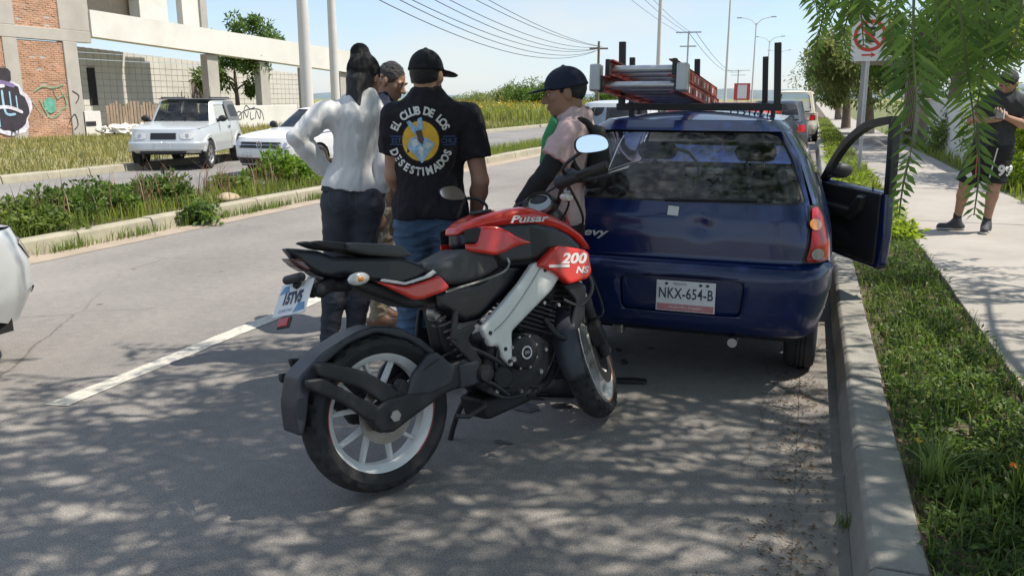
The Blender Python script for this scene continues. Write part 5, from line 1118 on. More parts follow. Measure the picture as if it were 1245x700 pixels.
def front_face(T, LS, fl, g1, c, zb, hood, paint, grille, lights, lower, plate_z):
    hp = [[(3.45 * c, zb + .02), (4 * c, zb + .02), (4 * c, hood), (3.45 * c, hood)]]
    gz = [zb + .05 * k for k in range(20)]
    for s in (1, -1): panel('front_panel', [[(s * a, z) for a, z in hp[0]]], fl(), g1, gz, paint, T)
    def both(nm, P, off, m, par=T):
        return [panel(nm, [[(s * a, z) for a, z in P]], fl(off), g1, gz, m, par) for s in (1, -1)]
    both('grille', [(4 * c - grille[0], grille[1]), (4 * c - .0003, grille[1]), (4 * c - .0003, grille[2]), (4 * c - grille[0], grille[2])], .008, M_BLK)
    for k in range(1, 4):
        z = grille[1] + (grille[2] - grille[1]) * k / 4; both('grille_bar', [(4 * c - grille[0], z), (4 * c - .0003, z), (4 * c - .0003, z + .01), (4 * c - grille[0], z + .01)], .012, M_CHROME if paint is M_WHT and k == 2 else M_MBLK)
    for P in lights:
        for s in (1, -1):
            h = panel('headlight', [rpoly([(s * a, z) for a, z in P], 1, .2)], fl(.009), g1, gz, M_CLEAR, T)
            cx = sum(a for a, _ in P) / len(P); cz = sum(z for _, z in P) / len(P)
            panel('reflector', [ellip(s * cx, cz, .045, .045, 12)], fl(.012), g1, gz, M_CHROME, h)
    both('lower_grille', [(4 * c - lower[0], lower[1]), (4 * c - .0003, lower[1]), (4 * c - .0003, lower[2]), (4 * c - lower[0], lower[2])], .006, M_BLK)
    both('bumper_trim', [(3.05 * c, lower[2] + .01), (4 * c - .0003, lower[2] + .01), (4 * c - .0003, lower[2] + .03), (3.05 * c, lower[2] + .03)], .008, M_CHROME if paint is M_WHT else M_MBLK)
    v = LS.P(4 * c - .001, plate_z, .02); boxpart('number_plate', (-.15, v.y - .004, plate_z - .07), (.15, v.y + .008, plate_z + .07), M_PLATE, T, bevel=.005)
# silver two-door off-roader with a grey canvas top, facing the camera on the far verge
fa = Vector((-13.12, 14.72, 0)); hd_ = Vector((.39, -.92, 0)).normalized(); Ls, axf = 3.7, .17
org = fa - hd_ * (Ls * (1 - axf)); rzs = math.atan2(-hd_.x, hd_.y)
T, LS, GS, fl_, fg_, g1_, c_ = car('off_roader', 'silver two door off-roader with grey canvas top parked on the dry grass', (org.x, org.y, .0), rzs, Ls, 1.60, 1.44, M_SILV, zb=.34, belt=.98, hood=.86, ws=(.33, .44), rw=(.985, .93), axles=(axf, .815), Rw=.31, roof_in=.80, n=7)
front_face(T, LS, fl_, g1_, c_, .34, .86, M_SILV, (.33, .655, .79), [[(3.15 * c_, .66), (3.52 * c_, .66), (3.52 * c_, .80), (3.1 * c_, .80)]], (.55, .40, .47), .50)
panel('canvas_top', [[(c_ * .5, .99), (GS.pv(1.35, 1.0), .99), (GS.pv(1.35, 1.42), 1.44), (c_ * .5, 1.44)]], fg_(.012), g1_, GV, M_SOFT, T); panel('canvas_top', [[(-c_ * .5, .99), (-GS.pv(1.35, 1.0), .99), (-GS.pv(1.35, 1.42), 1.44), (-c_ * .5, 1.44)]], fg_(.012), g1_, GV, M_SOFT, T)
for s in (1, -1): panel('canvas_window', [rpoly([(s * a, z) for a, z in ((GS.pv(.35, 1.1), 1.08), (GS.pv(1.15, 1.1), 1.08), (GS.pv(1.12, 1.35), 1.36), (GS.pv(.5, 1.35), 1.36))], 1, .15)], fg_(.016), g1_, GV, M_BLK, T)
boxpart('canvas_roof', (-.58, .35, 1.475), (.58, 2.1, 1.505), M_SOFT, T, bevel=.02); boxpart('bull_bar', (-.5, 3.66, .42), (.5, 3.72, .47), M_MBLK, T, bevel=.01)
# white saloon coming down the opposite road
q0 = at(293, 207, z=.1); Lj = 4.4
SUV = T; yb_ = LS.P(4 * c_ - .001, .52, 0).y
panel('bumper', [[(2.86 * c_, .42), (4 * c_ - .0005, .42), (4 * c_ - .0005, .60), (2.86 * c_, .60)]], fl_(.045), g1_, [.46, .5, .54, .58], M_SILV, SUV, thick=.02); panel('bumper', [[(-2.86 * c_, .42), (-4 * c_ + .0005, .42), (-4 * c_ + .0005, .60), (-2.86 * c_, .60)]], fl_(.045), g1_, [.46, .5, .54, .58], M_SILV, SUV, thick=.02)
boxpart('air_intake', (-.48, yb_ + .03, .36), (.48, yb_ + .055, .43), M_BLK, SUV, bevel=.01); boxpart('number_plate', (-.16, yb_ + .05, .46), (.16, yb_ + .06, .58), M_PLATE, SUV)
for s in (1, -1):
    for yy in (3.7 * (1 - .17), 3.7 * (1 - .815)):
        q = MB(); n_ = 16; V = []
        for k in range(n_ + 1): a_ = R(12 + 156 * k / n_); V += [(s * (.77 + .035), yy + .36 * math.cos(a_), .31 + .36 * math.sin(a_)), (s * (.77 + .04), yy + .42 * math.cos(a_), .31 + .42 * math.sin(a_)), (s * .73, yy + .36 * math.cos(a_), .31 + .36 * math.sin(a_)), (s * .75, yy + .43 * math.cos(a_), .31 + .43 * math.sin(a_))]
        q.add(V, [(k * 4 + a_, k * 4 + b_, k * 4 + 4 + b_, k * 4 + 4 + a_) for k in range(n_) for a_, b_ in ((0, 1), (0, 2), (1, 3))]); q.build('wheel_arch_flare', M_SILV, SUV, auto=40)
    MB().tube([(s * .54, .4, 1.52), (s * .54, 2.0, 1.52)], .016, 8).build('roof_rail', M_BLK, SUV, auto=40)
    tubepart('wiper', [(s * .1, 2.55, 1.01), (s * .45, 2.42, 1.06)], .009, M_BLK, SUV)
tubepart('aerial', [(-.7, 2.6, .98), (-.72, 2.5, 1.75)], .004, M_BLK, SUV)
T, LS, GS, fl_, fg_, g1_, c_ = car('white_saloon', 'white four door saloon with round front emblem facing the camera on the opposite road', (q0.x + .84, q0.y + Lj - .2, .005), R(180 - 3), Lj, 1.66, 1.27, M_WHT, zb=.2, belt=.88, hood=.74, ws=(.30, .44), rw=(.88, .70), axles=(.19, .79), Rw=.30, roof_in=.72, boot=True)
front_face(T, LS, fl_, g1_, c_, .2, .74, M_WHT, (.60, .55, .67), [[(3.12 * c_, .58), (3.38 * c_, .55), (3.38 * c_, .68), (3.05 * c_, .69)]], (.80, .24, .36), .44)
v = LS.P(4 * c_ - .001, .61, .02); em = MB().lathe([(.05, 0), (.066, .006), (.072, 0), (.066, -.006), (.05, 0)], Matrix.Translation((0, v.y, .615)), 24).build('emblem', M_CHROME, T, auto=40)
text_part('emblem_letters', 'V', .06, basis((0, v.y + .004, .64), (-1, 0, 0), (0, 0, 1)), M_CHROME, em); text_part('emblem_letters', 'W', .06, basis((0, v.y + .004, .595), (-1, 0, 0), (0, 0, 1)), M_CHROME, em)
# silver car entering at the left edge of the picture
T, LS, GS, fl_, fg_, g1_, c_ = car('silver_car', 'silver car only its front corner in view at the left edge on the road', (-4.92, 3.62 - 4.1, .005), 0, 4.1, 1.66, 1.42, M_SILV, zb=.22, belt=.9, hood=.78, axles=(.2, .8), Rw=.3)
front_face(T, LS, fl_, g1_, c_, .22, .78, M_SILV, (.5, .60, .70), [[(3.12 * c_, .58), (3.38 * c_, .56), (3.38 * c_, .70), (3.05 * c_, .72)]], (.6, .28, .38), .45)
# cars queueing ahead of the hatchback
M_RCAR = mat('red_car_paint', (.48, .02, .02), .3, var=.06, bump=.01, coat=.5); M_GCAR = mat('slate_car_paint', (.06, .075, .10), .3, var=.1, bump=.01, coat=.5); M_CCAR = mat('cream_van_paint', (.66, .62, .50), .35, var=.05, bump=.01)
gq = 'cars standing along the kerb ahead'
car('red_hatchback', 'red car directly ahead of the blue hatchback seen through its rear window', (-1.04, 9.9, .005), R(0), 3.7, 1.58, 1.40, M_RCAR, belt=1.10, hood=.92, rw=(.98, .93), roof_in=.82, detail=False, group=gq)
car('slate_car', 'dark slate car standing along the kerb between red car and cream van', (-.85, 22.5, .005), 0, 4.0, 1.62, 1.42, M_GCAR, detail=False, group=gq)
car('cream_van', 'cream van standing farthest ahead along the kerb near the trees', (-.62, 31, .005), 0, 4.3, 1.75, 1.72, M_CCAR, belt=1.0, hood=.9, rw=(.985, .95), ws=(.22, .34), detail=False, group=gq)
car('pale_hatchback', 'pale silver car in the traffic lane beyond left of the blue roof', (-2.9, 12.6, .005), 0, 3.9, 1.62, 1.42, M_SILV, detail=False, group=gq)
# ------------------------------------------------------------------ poles, lamps, wires, signs
def lamp_post(Y, lab):
    t = thing('street_lamp', (-7.82, Y, .115), 0, lab, 'street lamp', 'white street lamps along the median')
    MB().tube([(0, 0, 0), (0, 0, .5), (0, 0, 11.2)], [.15, .13, .075], 10).build('pole', M_POLE, t, auto=40); boxpart('base', (-.22, -.22, 0), (.22, .22, .18), M_CONC, t, bevel=.02)
    for s in (-1, 1):
        MB().tube(spline([(0, 0, 10.9), (s * .7, 0, 11.6), (s * 1.9, 0, 11.9)], 5), .045, 8).build('arm', M_POLE, t, auto=40)
        MB().box((s * 2.2 - .35, -.12, 11.84), (s * 2.2 + .35, .12, 11.98)).build('lamp_head', M_STEEL, t, bevel=.04)
    return t
for Y, lab in ((45, 'tall white street lamp post nearest, above the red ladder'), (82, 'tall white street lamp second in the median row, over the roof rack'), (119, 'street lamp with both arms showing, third in the median row'), (156, 'small distant street lamp with two arms, fourth in the row'), (200, 'tiny farthest street lamp at end of the median row')): lamp_post(Y, lab)
def pole(name, X, Y, h, r, m, lab, arms=()):
    t = thing(name, (X, Y, 0), 0, lab, 'pole'); MB().tube([(0, 0, 0), (0, 0, h)], [r, r * .72], 14).build('shaft', m, t, auto=40)
    for z, w, rz in arms: o = boxpart('crossarm', (-w, -.06, z - .07), (w, .06, z + .07), m, t); o.rotation_euler = (0, 0, rz)
    return t
pole('concrete_pole', -14.35, 21.9, 9.0, .19, M_POLE, 'thick pale concrete pole behind the white saloon, left one of the pair'); pole('concrete_pole', -18.2, 29.8, 9.5, .19, M_POLE, 'slimmer pale concrete pole behind the woman, right one of the pair')
pole('wooden_pole', -17.7, 72, 6.3, .14, mat('old_wood_pole', (.2, .16, .11), .9), 'weathered wooden pole standing between pink shirt man and the ladder', ((5.7, .8, .4),))
pole('steel_pylon_pole', -13.6, 97, 8.8, .12, M_STEEL, 'distant grey power pole with stepped crossarms above the ladder end', ((8.7, 1.4, .1), (7.2, .9, .1))); pole('steel_pylon_pole', -20.5, 250, 9.5, .2, M_STEEL, 'farthest grey power pole with wide crossarm beyond the roof rack', ((9.3, 3.2, .1), (8.0, 2., .1)))
M_WIRE = mat('cable', (.03, .03, .033), .7, bump=0)
def wire(a, b, sag, lab, grp, r=.02):
    pts = [Vector(a).lerp(Vector(b), i / 24) - Vector((0, 0, sag * 4 * (i / 24) * (1 - i / 24))) for i in range(25)]
    o = MB().tube(pts, r, 5, False).build('power_line', M_WIRE, None, True); tag(o, lab, 'cable', grp)
gw = 'power lines sagging down to the wooden pole'
ordn = ('lowest and most sagging', 'second lowest', 'third lowest', 'fourth from the bottom', 'fifth from the bottom', 'sixth from the bottom', 'topmost')
for k, (za, sg, dx) in enumerate(((5.5, 1.6, 0), (5.75, 1.5, .2), (6.0, 1.3, 0), (6.35, 1.3, .3), (6.75, 1.1, 0), (7.0, .8, .3), (7.6, .75, 0))):
    wire((-14.35 + dx, 21.9, za), (-17.7 + dx, 72, 5.6 + .05 * k), sg, ordn[k] + ' of the dark power lines between concrete pole and wooden pole', gw, .017)
gw2 = 'thin power lines crossing high over the road'
for k, (A, B, sg) in enumerate((((-12, 24, 12.5), (-13.6, 97, 8.6), 1.2), ((-11.4, 24, 12.9), (-13.2, 97, 8.6), 1.2), ((-15, 30, 13), (-14.4, 97, 8.6), 1.0), ((-9, 30, 13.4), (9, 44, 6.2), .4), ((-8, 34, 16.3), (14, 52, 9.6), .4), ((-13.6, 97, 8.7), (-20.5, 250, 9.3), 2), ((-12.8, 97, 8.7), (-19.5, 250, 9.3), 2))):
    wire(A, B, sg, ('leftmost thin power line rising from the stepped pole', 'second thin power line rising from the stepped pole', 'third thin power line rising from the stepped pole', 'lower thin power line crossing high over the roof rack', 'upper thin power line crossing high over the roof rack', 'left of two distant power lines between the stepped poles', 'right of two distant power lines between the stepped poles')[k], gw2, .016 if k < 5 else .03)
# no-parking sign
sg = thing('no_parking_sign', (.913, 16.72, .1), 0, 'square no parking sign with red ring on a thin leaning grey post', 'sign'); sg.rotation_euler = (0, R(-.6), R(2))
MB().tube([(0, 0, 0), (0, 0, 2.85)], .034, 10).build('post', M_STEEL, sg, auto=40)
ps = MB().prism(rrect(-.31, .31, 2.06, 2.86, .05), -.05, -.044).build('sign_plate', M_PLATE, sg)
sm = Matrix.Translation((0, -.0525, 2.50)); M_SRED = mat('sign_red', (.55, .05, .04), .5, var=.1); M_SBLK = mat('sign_black', (.02, .02, .02), .5)
MB().lathe([(.215, 0), (.275, 0), (.275, -.002), (.215, -.002)], sm, 40).build('ring', M_SRED, ps)
text_part('letter', 'E', .36, basis((0, -.0530, 2.50), (1, 0, 0), (0, 0, 1)), M_SBLK, ps, bold=.012)
MB().box((-.245, -.003, -.026), (.245, -.001, .026), Matrix.Translation((0, -.0535, 2.50)) @ Matrix.Rotation(R(45), 4, 'Y')).build('slash', M_SRED, ps)
MB().prism([(-.12, 2.15), (.04, 2.15), (.04, 2.12), (.12, 2.165), (.04, 2.21), (.04, 2.18), (-.12, 2.18)], -.0535, -.0525).build('arrow', M_SRED, ps)
# bus shelter and wall beyond the sign
bs = thing('bus_shelter', (2.1, 28.8, .13), 0, 'grey roadside shelter with flat tilted roof and dark slatted back', 'shelter')
o = boxpart('roof', (-1.1, -1.9, 2.42), (1.0, 1.9, 2.56), M_RAWC, bs, bevel=.02); o.rotation_euler = (0, R(5), 0)
for x, y in ((.8, -1.7), (.8, 1.7), (-.75, -1.7)): boxpart('post', (x - .06, y - .06, 0), (x + .06, y + .06, 2.45), M_RAWC, bs)
for k in range(14): boxpart('slat', (.78, -1.6 + k * .235, .25), (.83, -1.45 + k * .235, 2.35), M_WOOD if k % 2 else M_INT, bs)
boxpart('bench', (.3, -1.4, .42), (.72, 1.4, .48), M_RAWC, bs); boxpart('bench_leg', (.45, -1.2, 0), (.55, -1.1, .42), M_RAWC, bs); boxpart('bench_leg', (.45, 1.1, 0), (.55, 1.2, .42), M_RAWC, bs)
ww = boxpart('garden_wall', (3.2, 17.5, 0), (3.4, 34, 1.5), M_WHITE, None, bevel=.02); tag(ww, 'low whitewashed wall beside the pavement behind the hanging leaves', 'wall')
bbd = thing('billboard', (-8.6, 112, 0), 0, 'small red and white roadside billboard far down the median', 'billboard')
boxpart('panel', (-1.0, -.05, 1.3), (1.0, .05, 3.4), M_SRED, bbd); boxpart('white_field', (-.55, -.07, 1.5), (.6, -.052, 3.2), M_PLATE, bbd)
for x in (-.8, .8): boxpart('leg', (x - .05, -.04, 0), (x + .05, .04, 1.3), M_STEEL, bbd)
# ------------------------------------------------------------------ people
M_SKIN = mat('skin_tan', (.30, .165, .105), .5, var=.1, vs=14, bump=.1, bs=260, spec=.4)
M_SKIN2 = mat('skin_warm', (.37, .205, .14), .5, var=.1, vs=14, bump=.1, bs=260, spec=.4)
M_HAIR = mat('black_hair', (.010, .009, .009), .42, var=.4, vs=30, bump=1., bs=210)
M_EYEW = mat('eye_white', (.7, .68, .65), .3, bump=0); M_EYEB = mat('dark_iris', (.02, .012, .01), .2, bump=0)
M_LIP = mat('lips', (.30, .12, .10), .5, bump=0)
def cone2(S, a, b, ra, rb, k=.02, flat=False, op='u'):
    if not flat: return S.cone(a, b, ra, rb, k, op)
    a = np.array(a, float); b = np.array(b, float); ab = b - a; L2 = ab @ ab; L = L2 ** .5; m = max(ra, rb)
    def fn(x, y, z):
        raw = ((x - a[0]) * ab[0] + (y - a[1]) * ab[1] + (z - a[2]) * ab[2]) / L2; t = np.clip(raw, 0, 1)
        d = np.sqrt((x - a[0] - raw.clip(0, 2) * ab[0]) ** 2 + (y - a[1] - raw.clip(0, 2) * ab[1]) ** 2 + (z - a[2] - raw.clip(0, 2) * ab[2]) ** 2) - (ra + (rb - ra) * t)
        return np.maximum(d, (raw - 1) * L)
    return S.put(fn, np.minimum(a, b) - m, np.maximum(a, b) + m, k, op)
V3 = lambda *a: Vector(a)
class Person:
    def __init__(s, label, G, group=None):
        d = Vector((G[0], G[1], 0)); s.ey = d.normalized(); s.ex = Vector((s.ey.y, -s.ey.x, 0)); s.G = Vector((G[0], G[1], G[2] if len(G) > 2 else 0))
        s.root = thing('person', s.G, math.atan2(-s.ex.y * -1, s.ex.x), label, 'person', group)
        s.root.rotation_euler = (0, 0, math.atan2(s.ex.y, s.ex.x)); s.b = .0
    def px(s, px, py, y=0.):
        r = ray(px, py); o = s.G + s.ey * y; k = (o - Vector((0, 0, CAMH))).dot(s.ey) / r.dot(s.ey); p = Vector((0, 0, CAMH)) + r * k - s.G
        return Vector((p.dot(s.ex), y, p.z))
    def setup(s, J, wide=1., hipw=1., deep=1.):
        s.J = J; s.wide, s.hipw, s.deep = wide, hipw, deep
        ac = (J['shR'] - J['shL']).normalized(); up = (J['neck'] - J['pel']).normalized(); fw = up.cross(ac).normalized(); ac = fw.cross(up).normalized()
        s.ac, s.up, s.fw = ac, up, fw; s.TM = Matrix((ac, fw, up)).transposed()
    def torso(s, S, e=0., k=.05):
        J = s.J; n, p = J['neck'], J['pel']; L = (n - p).length; q = lambda t, f=0.: p.lerp(n, t) + s.fw * f
        S.ell(q(.70, .0), ((.158 * s.wide + e), .102 * s.deep + e, .19 + e), s.TM, k)
        S.ell(q(.38, .004), ((.138 * s.wide + e), .095 * s.deep + e, .17 + e), s.TM, k)
        S.ell(q(.05, -.006), ((.158 * s.hipw + e), .112 * s.deep + e, .125 + e), s.TM, k)
        a, b = J['shL'], J['shR']; S.cone(a.lerp(b, .12), a.lerp(b, .88), .058 + e, .058 + e, k)
        S.cone(q(.86), q(1.02), .085 + e, .058 + e, k)
    def arm(s, S, sd, e=0., upto=2., k=.02, flat=False):
        a, b, c = s.J['sh' + sd], s.J['el' + sd], s.J['wr' + sd]
        if upto <= 1: cone2(S, a, a.lerp(b, upto), .052 + e, .050 + e * 1.15, k, flat); return
        S.cone(a, a.lerp(b, .45), .052 + e, .046 + e, k); S.cone(a.lerp(b, .45), b, .046 + e, .038 + e, k)
        f = b.lerp(c, .3); S.cone(b, f, .038 + e, .041 + e, k); cone2(S, f, b.lerp(c, min(1, upto - 1)), .041 + e, .041 + (.027 - .041) * (min(1, upto - 1) - .3) / .7 + e, k, flat)
    def leg(s, S, sd, e=0., upto=2., k=.03, flat=False):
        a, b, c = s.J['hip' + sd], s.J['kn' + sd], s.J['an' + sd]
        if upto <= 1: cone2(S, a, a.lerp(b, upto), .088 + e, .088 - .026 * upto + e * 1.2, k, flat); return
        S.cone(a, b, .088 + e, .058 + e, k); f = b.lerp(c, .32); S.cone(b, f, .056 + e, .056 + e, k); cone2(S, f, b.lerp(c, min(1, upto - 1)), .056 + e, .036 + e, k, flat)
    def hand(s, S, sd, d, n, curl=.5, thumb=1, spread=.06):
        w = s.J['wr' + sd]; d = d.normalized(); a = d.cross(n).normalized() * thumb; n = a.cross(d).normalized() * thumb
        if n.dot(n) < .5: n = -n
        kn = []
        for i, (o, l) in enumerate(((-.030, .082), (-.010, .088), (.010, .084), (.028, .074))):
            k0 = w + d * l + a * (-o); kn.append(k0); S.cone(w + d * .012 + a * (-o * .5), k0, .017, .0125, .012)
        for i, (k0, L) in enumerate(zip(kn, (.066, .074, .069, .054))):
            p = k0; ang = .12 + .1 * i * curl
            for j, f in enumerate((.45, .32, .26)):
                ang += curl * (.75 if j else .6) * (1 + .07 * i); dd = d * math.cos(ang) + n * math.sin(ang) + a * (spread * (1.2 - i) * .5 if j == 0 else 0); q = p + dd.normalized() * L * f; S.cone(p, q, .0098 - .001 * j, .009 - .001 * j, .004); p = q
        t0 = w + d * .028 + a * .022; t1 = t0 + (d * .62 + a * .62 + n * .35).normalized() * .042; t2 = t1 + (d * .85 + a * .15 + n * (.35 + .3 * curl)).normalized() * .03; t3 = t2 + (d * .8 - a * .1 + n * (.5 + .3 * curl)).normalized() * .024
        S.cone(t0, t1, .016, .0125, .01); S.cone(t1, t2, .0115, .0105, .005); S.cone(t2, t3, .0105, .0085, .004)
    def headparts(s, S, hd, f, up, nose=True):
        f = f.normalized(); x = f.cross(up).normalized(); u = x.cross(f).normalized(); s.hd, s.hf, s.hx, s.hu = hd, f, x, u
        HM = Matrix((x, f, u)).transposed(); s.HM = HM; q = lambda a, b, c: hd + x * a + f * b + u * c; s.hq = q
        S.ell(q(0, -.008, .028), (.074, .094, .092), HM, .0); S.ell(q(0, .022, -.045), (.058, .068, .072), HM, .03)
        S.ell(q(0, .058, -.088), (.026, .024, .022), HM, .02)
        for sd in (-1, 1):
            S.ell(q(sd * .036, .066, -.012), (.024, .018, .020), HM, .018); S.ell(q(sd * .032, .080, .022), (.03, .014, .010), HM, .012)
            S.ell(q(sd * .077, -.008, -.008), (.009, .020, .032), (HM @ Matrix.Rotation(-.2 * sd, 3, 'Z')), .008)
        S.cone(q(0, .085, .01), q(0, .108, -.026), .009, .0145, .012)
        for sd in (-1, 1): S.ell(q(sd * .012, .098, -.03), (.009, .012, .009), HM, .006)
        S.ell(q(0, .086, -.054), (.024, .012, .007), HM, .006); S.ell(q(0, .084, -.066), (.022, .012, .008), HM, .006)
        for sd in (-1, 1): S.ell(q(sd * .031, .094, .006), (.016, .012, .009), HM, .004, 's')
        S.cone(s.J['neck'] - s.up * .02, q(0, -.018, -.05), .056, .052, .03)
    def face(s, body):
        for sd in (-1, 1):
            S = SDF(s.hq(sd * .031, .08, .006) - V3(.03, .03, .03), s.hq(sd * .031, .08, .006) + V3(.03, .03, .03), .003); S.ell(s.hq(sd * .031, .0755, .005), (.0130, .0115, .010), s.HM, 0); e = S.mesh('eye', M_EYEW, s.root)
            S = SDF(s.hq(sd * .031, .08, .006) - V3(.03, .03, .03), s.hq(sd * .031, .08, .006) + V3(.03, .03, .03), .0025); S.ell(s.hq(sd * .031, .0835, .005), (.0058, .0045, .0062), s.HM, 0); S.mesh('iris', M_EYEB, e)
            MB().tube([s.hq(sd * .014, .0945, .024), s.hq(sd * .034, .094, .031), s.hq(sd * .052, .08, .025)], [.004, .0052, .003], 6).build('eyebrow', M_HAIR, s.root, True)
        S = SDF(s.hq(0, .09, -.06) - V3(.05, .05, .04), s.hq(0, .09, -.06) + V3(.05, .05, .04), .003); S.ell(s.hq(0, .0895, -.0545), (.021, .0105, .0062), s.HM, .0); S.ell(s.hq(0, .0875, -.0655), (.019, .0105, .007), s.HM, .002); S.mesh('lips', M_LIP, s.root)
    def grid(s, names=None, pad=.16, res=.0075):
        P = np.array([list(v) for k, v in s.J.items() if names is None or k in names]); return SDF(P.min(0) - pad, P.max(0) + pad, res)
    def cap(s, m, brim_f=None, tilt=0., res=.006, button=True, r=(.083, .103, .098)):
        hd = s.hd; q = s.hq; S = SDF(hd - V3(.26, .26, .18), hd + V3(.26, .26, .2), res)
        S.ell(q(0, -.008, .03), r, s.HM, 0); S.plane(q(0, 0, .028), -(s.hu + s.hf * .12 * (1 if tilt == 0 else tilt)))
        S.ell(q(0, -.008, .028), (r[0] + .004, r[1] + .004, .018), s.HM, .01)
        if button: S.ell(q(0, -.008, .03 + r[2]), (.011, .011, .007), s.HM, .004)
        S.wrinkle(.0012, 60, 3); o = S.mesh('cap', m, s.root)
        bf = (brim_f or s.hf).normalized(); S = SDF(hd - V3(.3, .3, .2), hd + V3(.3, .3, .2), .005)
        bx = bf.cross(s.hu).normalized(); bu = bx.cross(bf).normalized(); d = (bf * math.cos(.22) - bu * math.sin(.22)); u2 = bx.cross(d).normalized(); BM = Matrix((bx, d, u2)).transposed()
        S.ell(q(0, 0, .036) + d * .10, (.078, .088, .0065), BM, 0); S.ell(q(0, 0, .025), (.06, .06, .05), s.HM, 0, 's'); S.mesh('brim', m, o)
        return o
    def shoe(s, sd, toe, m, sole, hgt=.0, L=.165):
        a = s.J['an' + sd]; t = Vector((toe.x, toe.y, 0)).normalized(); b = V3(a.x, a.y, hgt + .035)
        S = SDF(b - V3(.25, .25, .05), b + V3(.25, .25, .2), .006); S.cone(b - t * .045, b + t * L * .95, .040, .038, .0); S.ell(b + t * .02 + V3(0, 0, .03), (.042, .06, .045), Matrix((V3(t.y, -t.x, 0), t, V3(0, 0, 1))).transposed(), .03); S.cone(a + V3(0, 0, .02), b, .045, .045, .03); S.plane((0, 0, hgt + .018), (0, 0, -1)); S.plane(b + V3(0, 0, .085), (0, 0, 1)); o = S.mesh('shoe', m, s.root)
        S = SDF(b - V3(.25, .25, .05), b + V3(.25, .25, .2), .006); S.cone(b - t * .048, b + t * L * .98, .044, .041, .0); S.plane((0, 0, hgt + .024), (0, 0, 1)); S.plane((0, 0, hgt + .001), (0, 0, -1)); S.mesh('sole', sole, o)
def drape(obj, V, F, name, m, parent, off=.0035):
    """lay flat print on a garment: vertices given as (x,z), found by rays from the viewer's side of the person"""
    me = obj.data; bt = BVHTree.FromPolygons([v.co for v in me.vertices], [tuple(p.vertices) for p in me.polygons]); out = []
    for x, z in V:
        h = bt.ray_cast(Vector((x, -2, z)), Vector((0, 1, 0)))[0]
        out.append((x, (h.y if h else 0) - off, z))
    return mesh(name, out, F, m, parent, True)
def cloth(name, col, rough=.85, var=.12, vs=5, bump=.35, bs=420, dirt=0., dirtcol=(.3, .3, .3)): return mat(name, col, rough, var=var, vs=vs, bump=bump, bs=bs, spec=.25, dirt=dirt, dirtcol=dirtcol)
def trousers(P, m, e, upto, top, res=.0085, seed=5, amp=.005, name='trousers', shorts=False):
    S = P.grid(('pel', 'hipL', 'hipR', 'knL', 'knR', 'anL', 'anR'), .22, res); J = P.J
    S.ell(J['pel'], (.158 * P.hipw + e, .112 * P.deep + e, .125 + e), P.TM, .04)
    S.ell(J['pel'].lerp(J['neck'], .2), (.140 * P.wide + e, .098 * P.deep + e, .14 + e), P.TM, .04)
    for sd in 'LR': S.ell(J['hip' + sd] - P.fw * .05 + P.up * .04, (.085, .075 + e, .095), P.TM, .05)
    for sd in 'LR': P.leg(S, sd, e, upto, .035, True)
    S.plane(J['pel'] + P.up * top, V3(0, 0, 1)); S.wrinkle(amp * .6, 26, seed, (1, 1, 1.8)); S.fold(amp * 1.5, 30, seed + 1, (.8, .8, 2.0))
    return S.mesh(name, m, P.root)
def shirt(P, m, e, hem, sleeve, res=.0075, seed=9, amp=.006, arms='LR', es=None, name='shirt', under=True, ka=.018, st=(1.3, 1, .8)):
    S = P.grid(('neck', 'pel', 'shL', 'shR', 'elL', 'elR', 'wrL', 'wrR') if sleeve > 0 else ('neck', 'pel', 'shL', 'shR'), .2, res); P.torso(S, e, .06)
    n, p = P.J['neck'], P.J['pel']
    cone2(S, p.lerp(n, .3), p + P.up * (hem - .02), .13, .13, .03) if False else None
    S.ell(p.lerp(n, .12), (.150 * P.hipw + e, .108 * P.deep + e, .16), P.TM, .06)
    if sleeve > 0:
        for sd in arms: P.arm(S, sd, (es or e), sleeve, ka, True)
    S.plane(p + P.up * hem, -P.up)
    S.cone(n + P.up * .0, n + P.up * .14, .05, .056, .012, 's')
    if under:
        for sd in 'LR': S.ell(P.J['hip' + sd] - P.fw * .045 + P.up * .05, (.092, .092 + e, .12), P.TM, .06)
        S.plane(p + P.up * hem, V3(0, 0, -1))
    S.wrinkle(amp * .6, 17, seed, (1, 1, .8)); S.fold(amp * 1.25, 21, seed + 1, st); S.fold(amp * .9, 46, seed + 2, (1.2, 1, st[2]))
    return S.mesh(name, m, P.root)
# --- woman in a white shirt, hand on her hip, seen from behind
w = Person('woman with black hair bun, white long sleeved shirt and dark jeans, hand on hip', (-2.43, 4.12)); A = w.px
J = dict(neck=A(441, 119, .0), pel=A(428, 243, .0), shL=A(393, 139, -.02), shR=A(458, 140, .03), elL=A(362, 167, -.06), wrL=A(396, 210, .02), elR=A(465, 203, -.03), wrR=A(459, 258, .0), hipL=A(412, 252), hipR=A(445, 252), knL=A(410, 333, .02), knR=A(438, 333, .04), anL=A(398, 424, -.02), anR=A(430, 424, .02))
w.setup(J, .76, .98, .88); S = w.grid(pad=.24); S = SDF(S.lo, [ax[-1] for ax in S.ax[:2]] + [1.95], .0075)
w.torso(S); [w.arm(S, sd) for sd in 'LR']; [w.leg(S, sd) for sd in 'LR']; w.headparts(S, A(445, 95, .03), V3(.62, .75, -.12), V3(0.05, .1, 1)); w.hand(S, 'R', V3(.02, -.08, -1), V3(-.4, .9, 0), .75, 1); w.hand(S, 'L', V3(.5, .6, -.6), V3(.6, -.3, .3), .3, -1); body = S.mesh('body', M_SKIN, w.root); w.face(body)
M_WSH = cloth('white_shirt', (.68, .67, .66), .8, var=.04, vs=6, bump=.25)
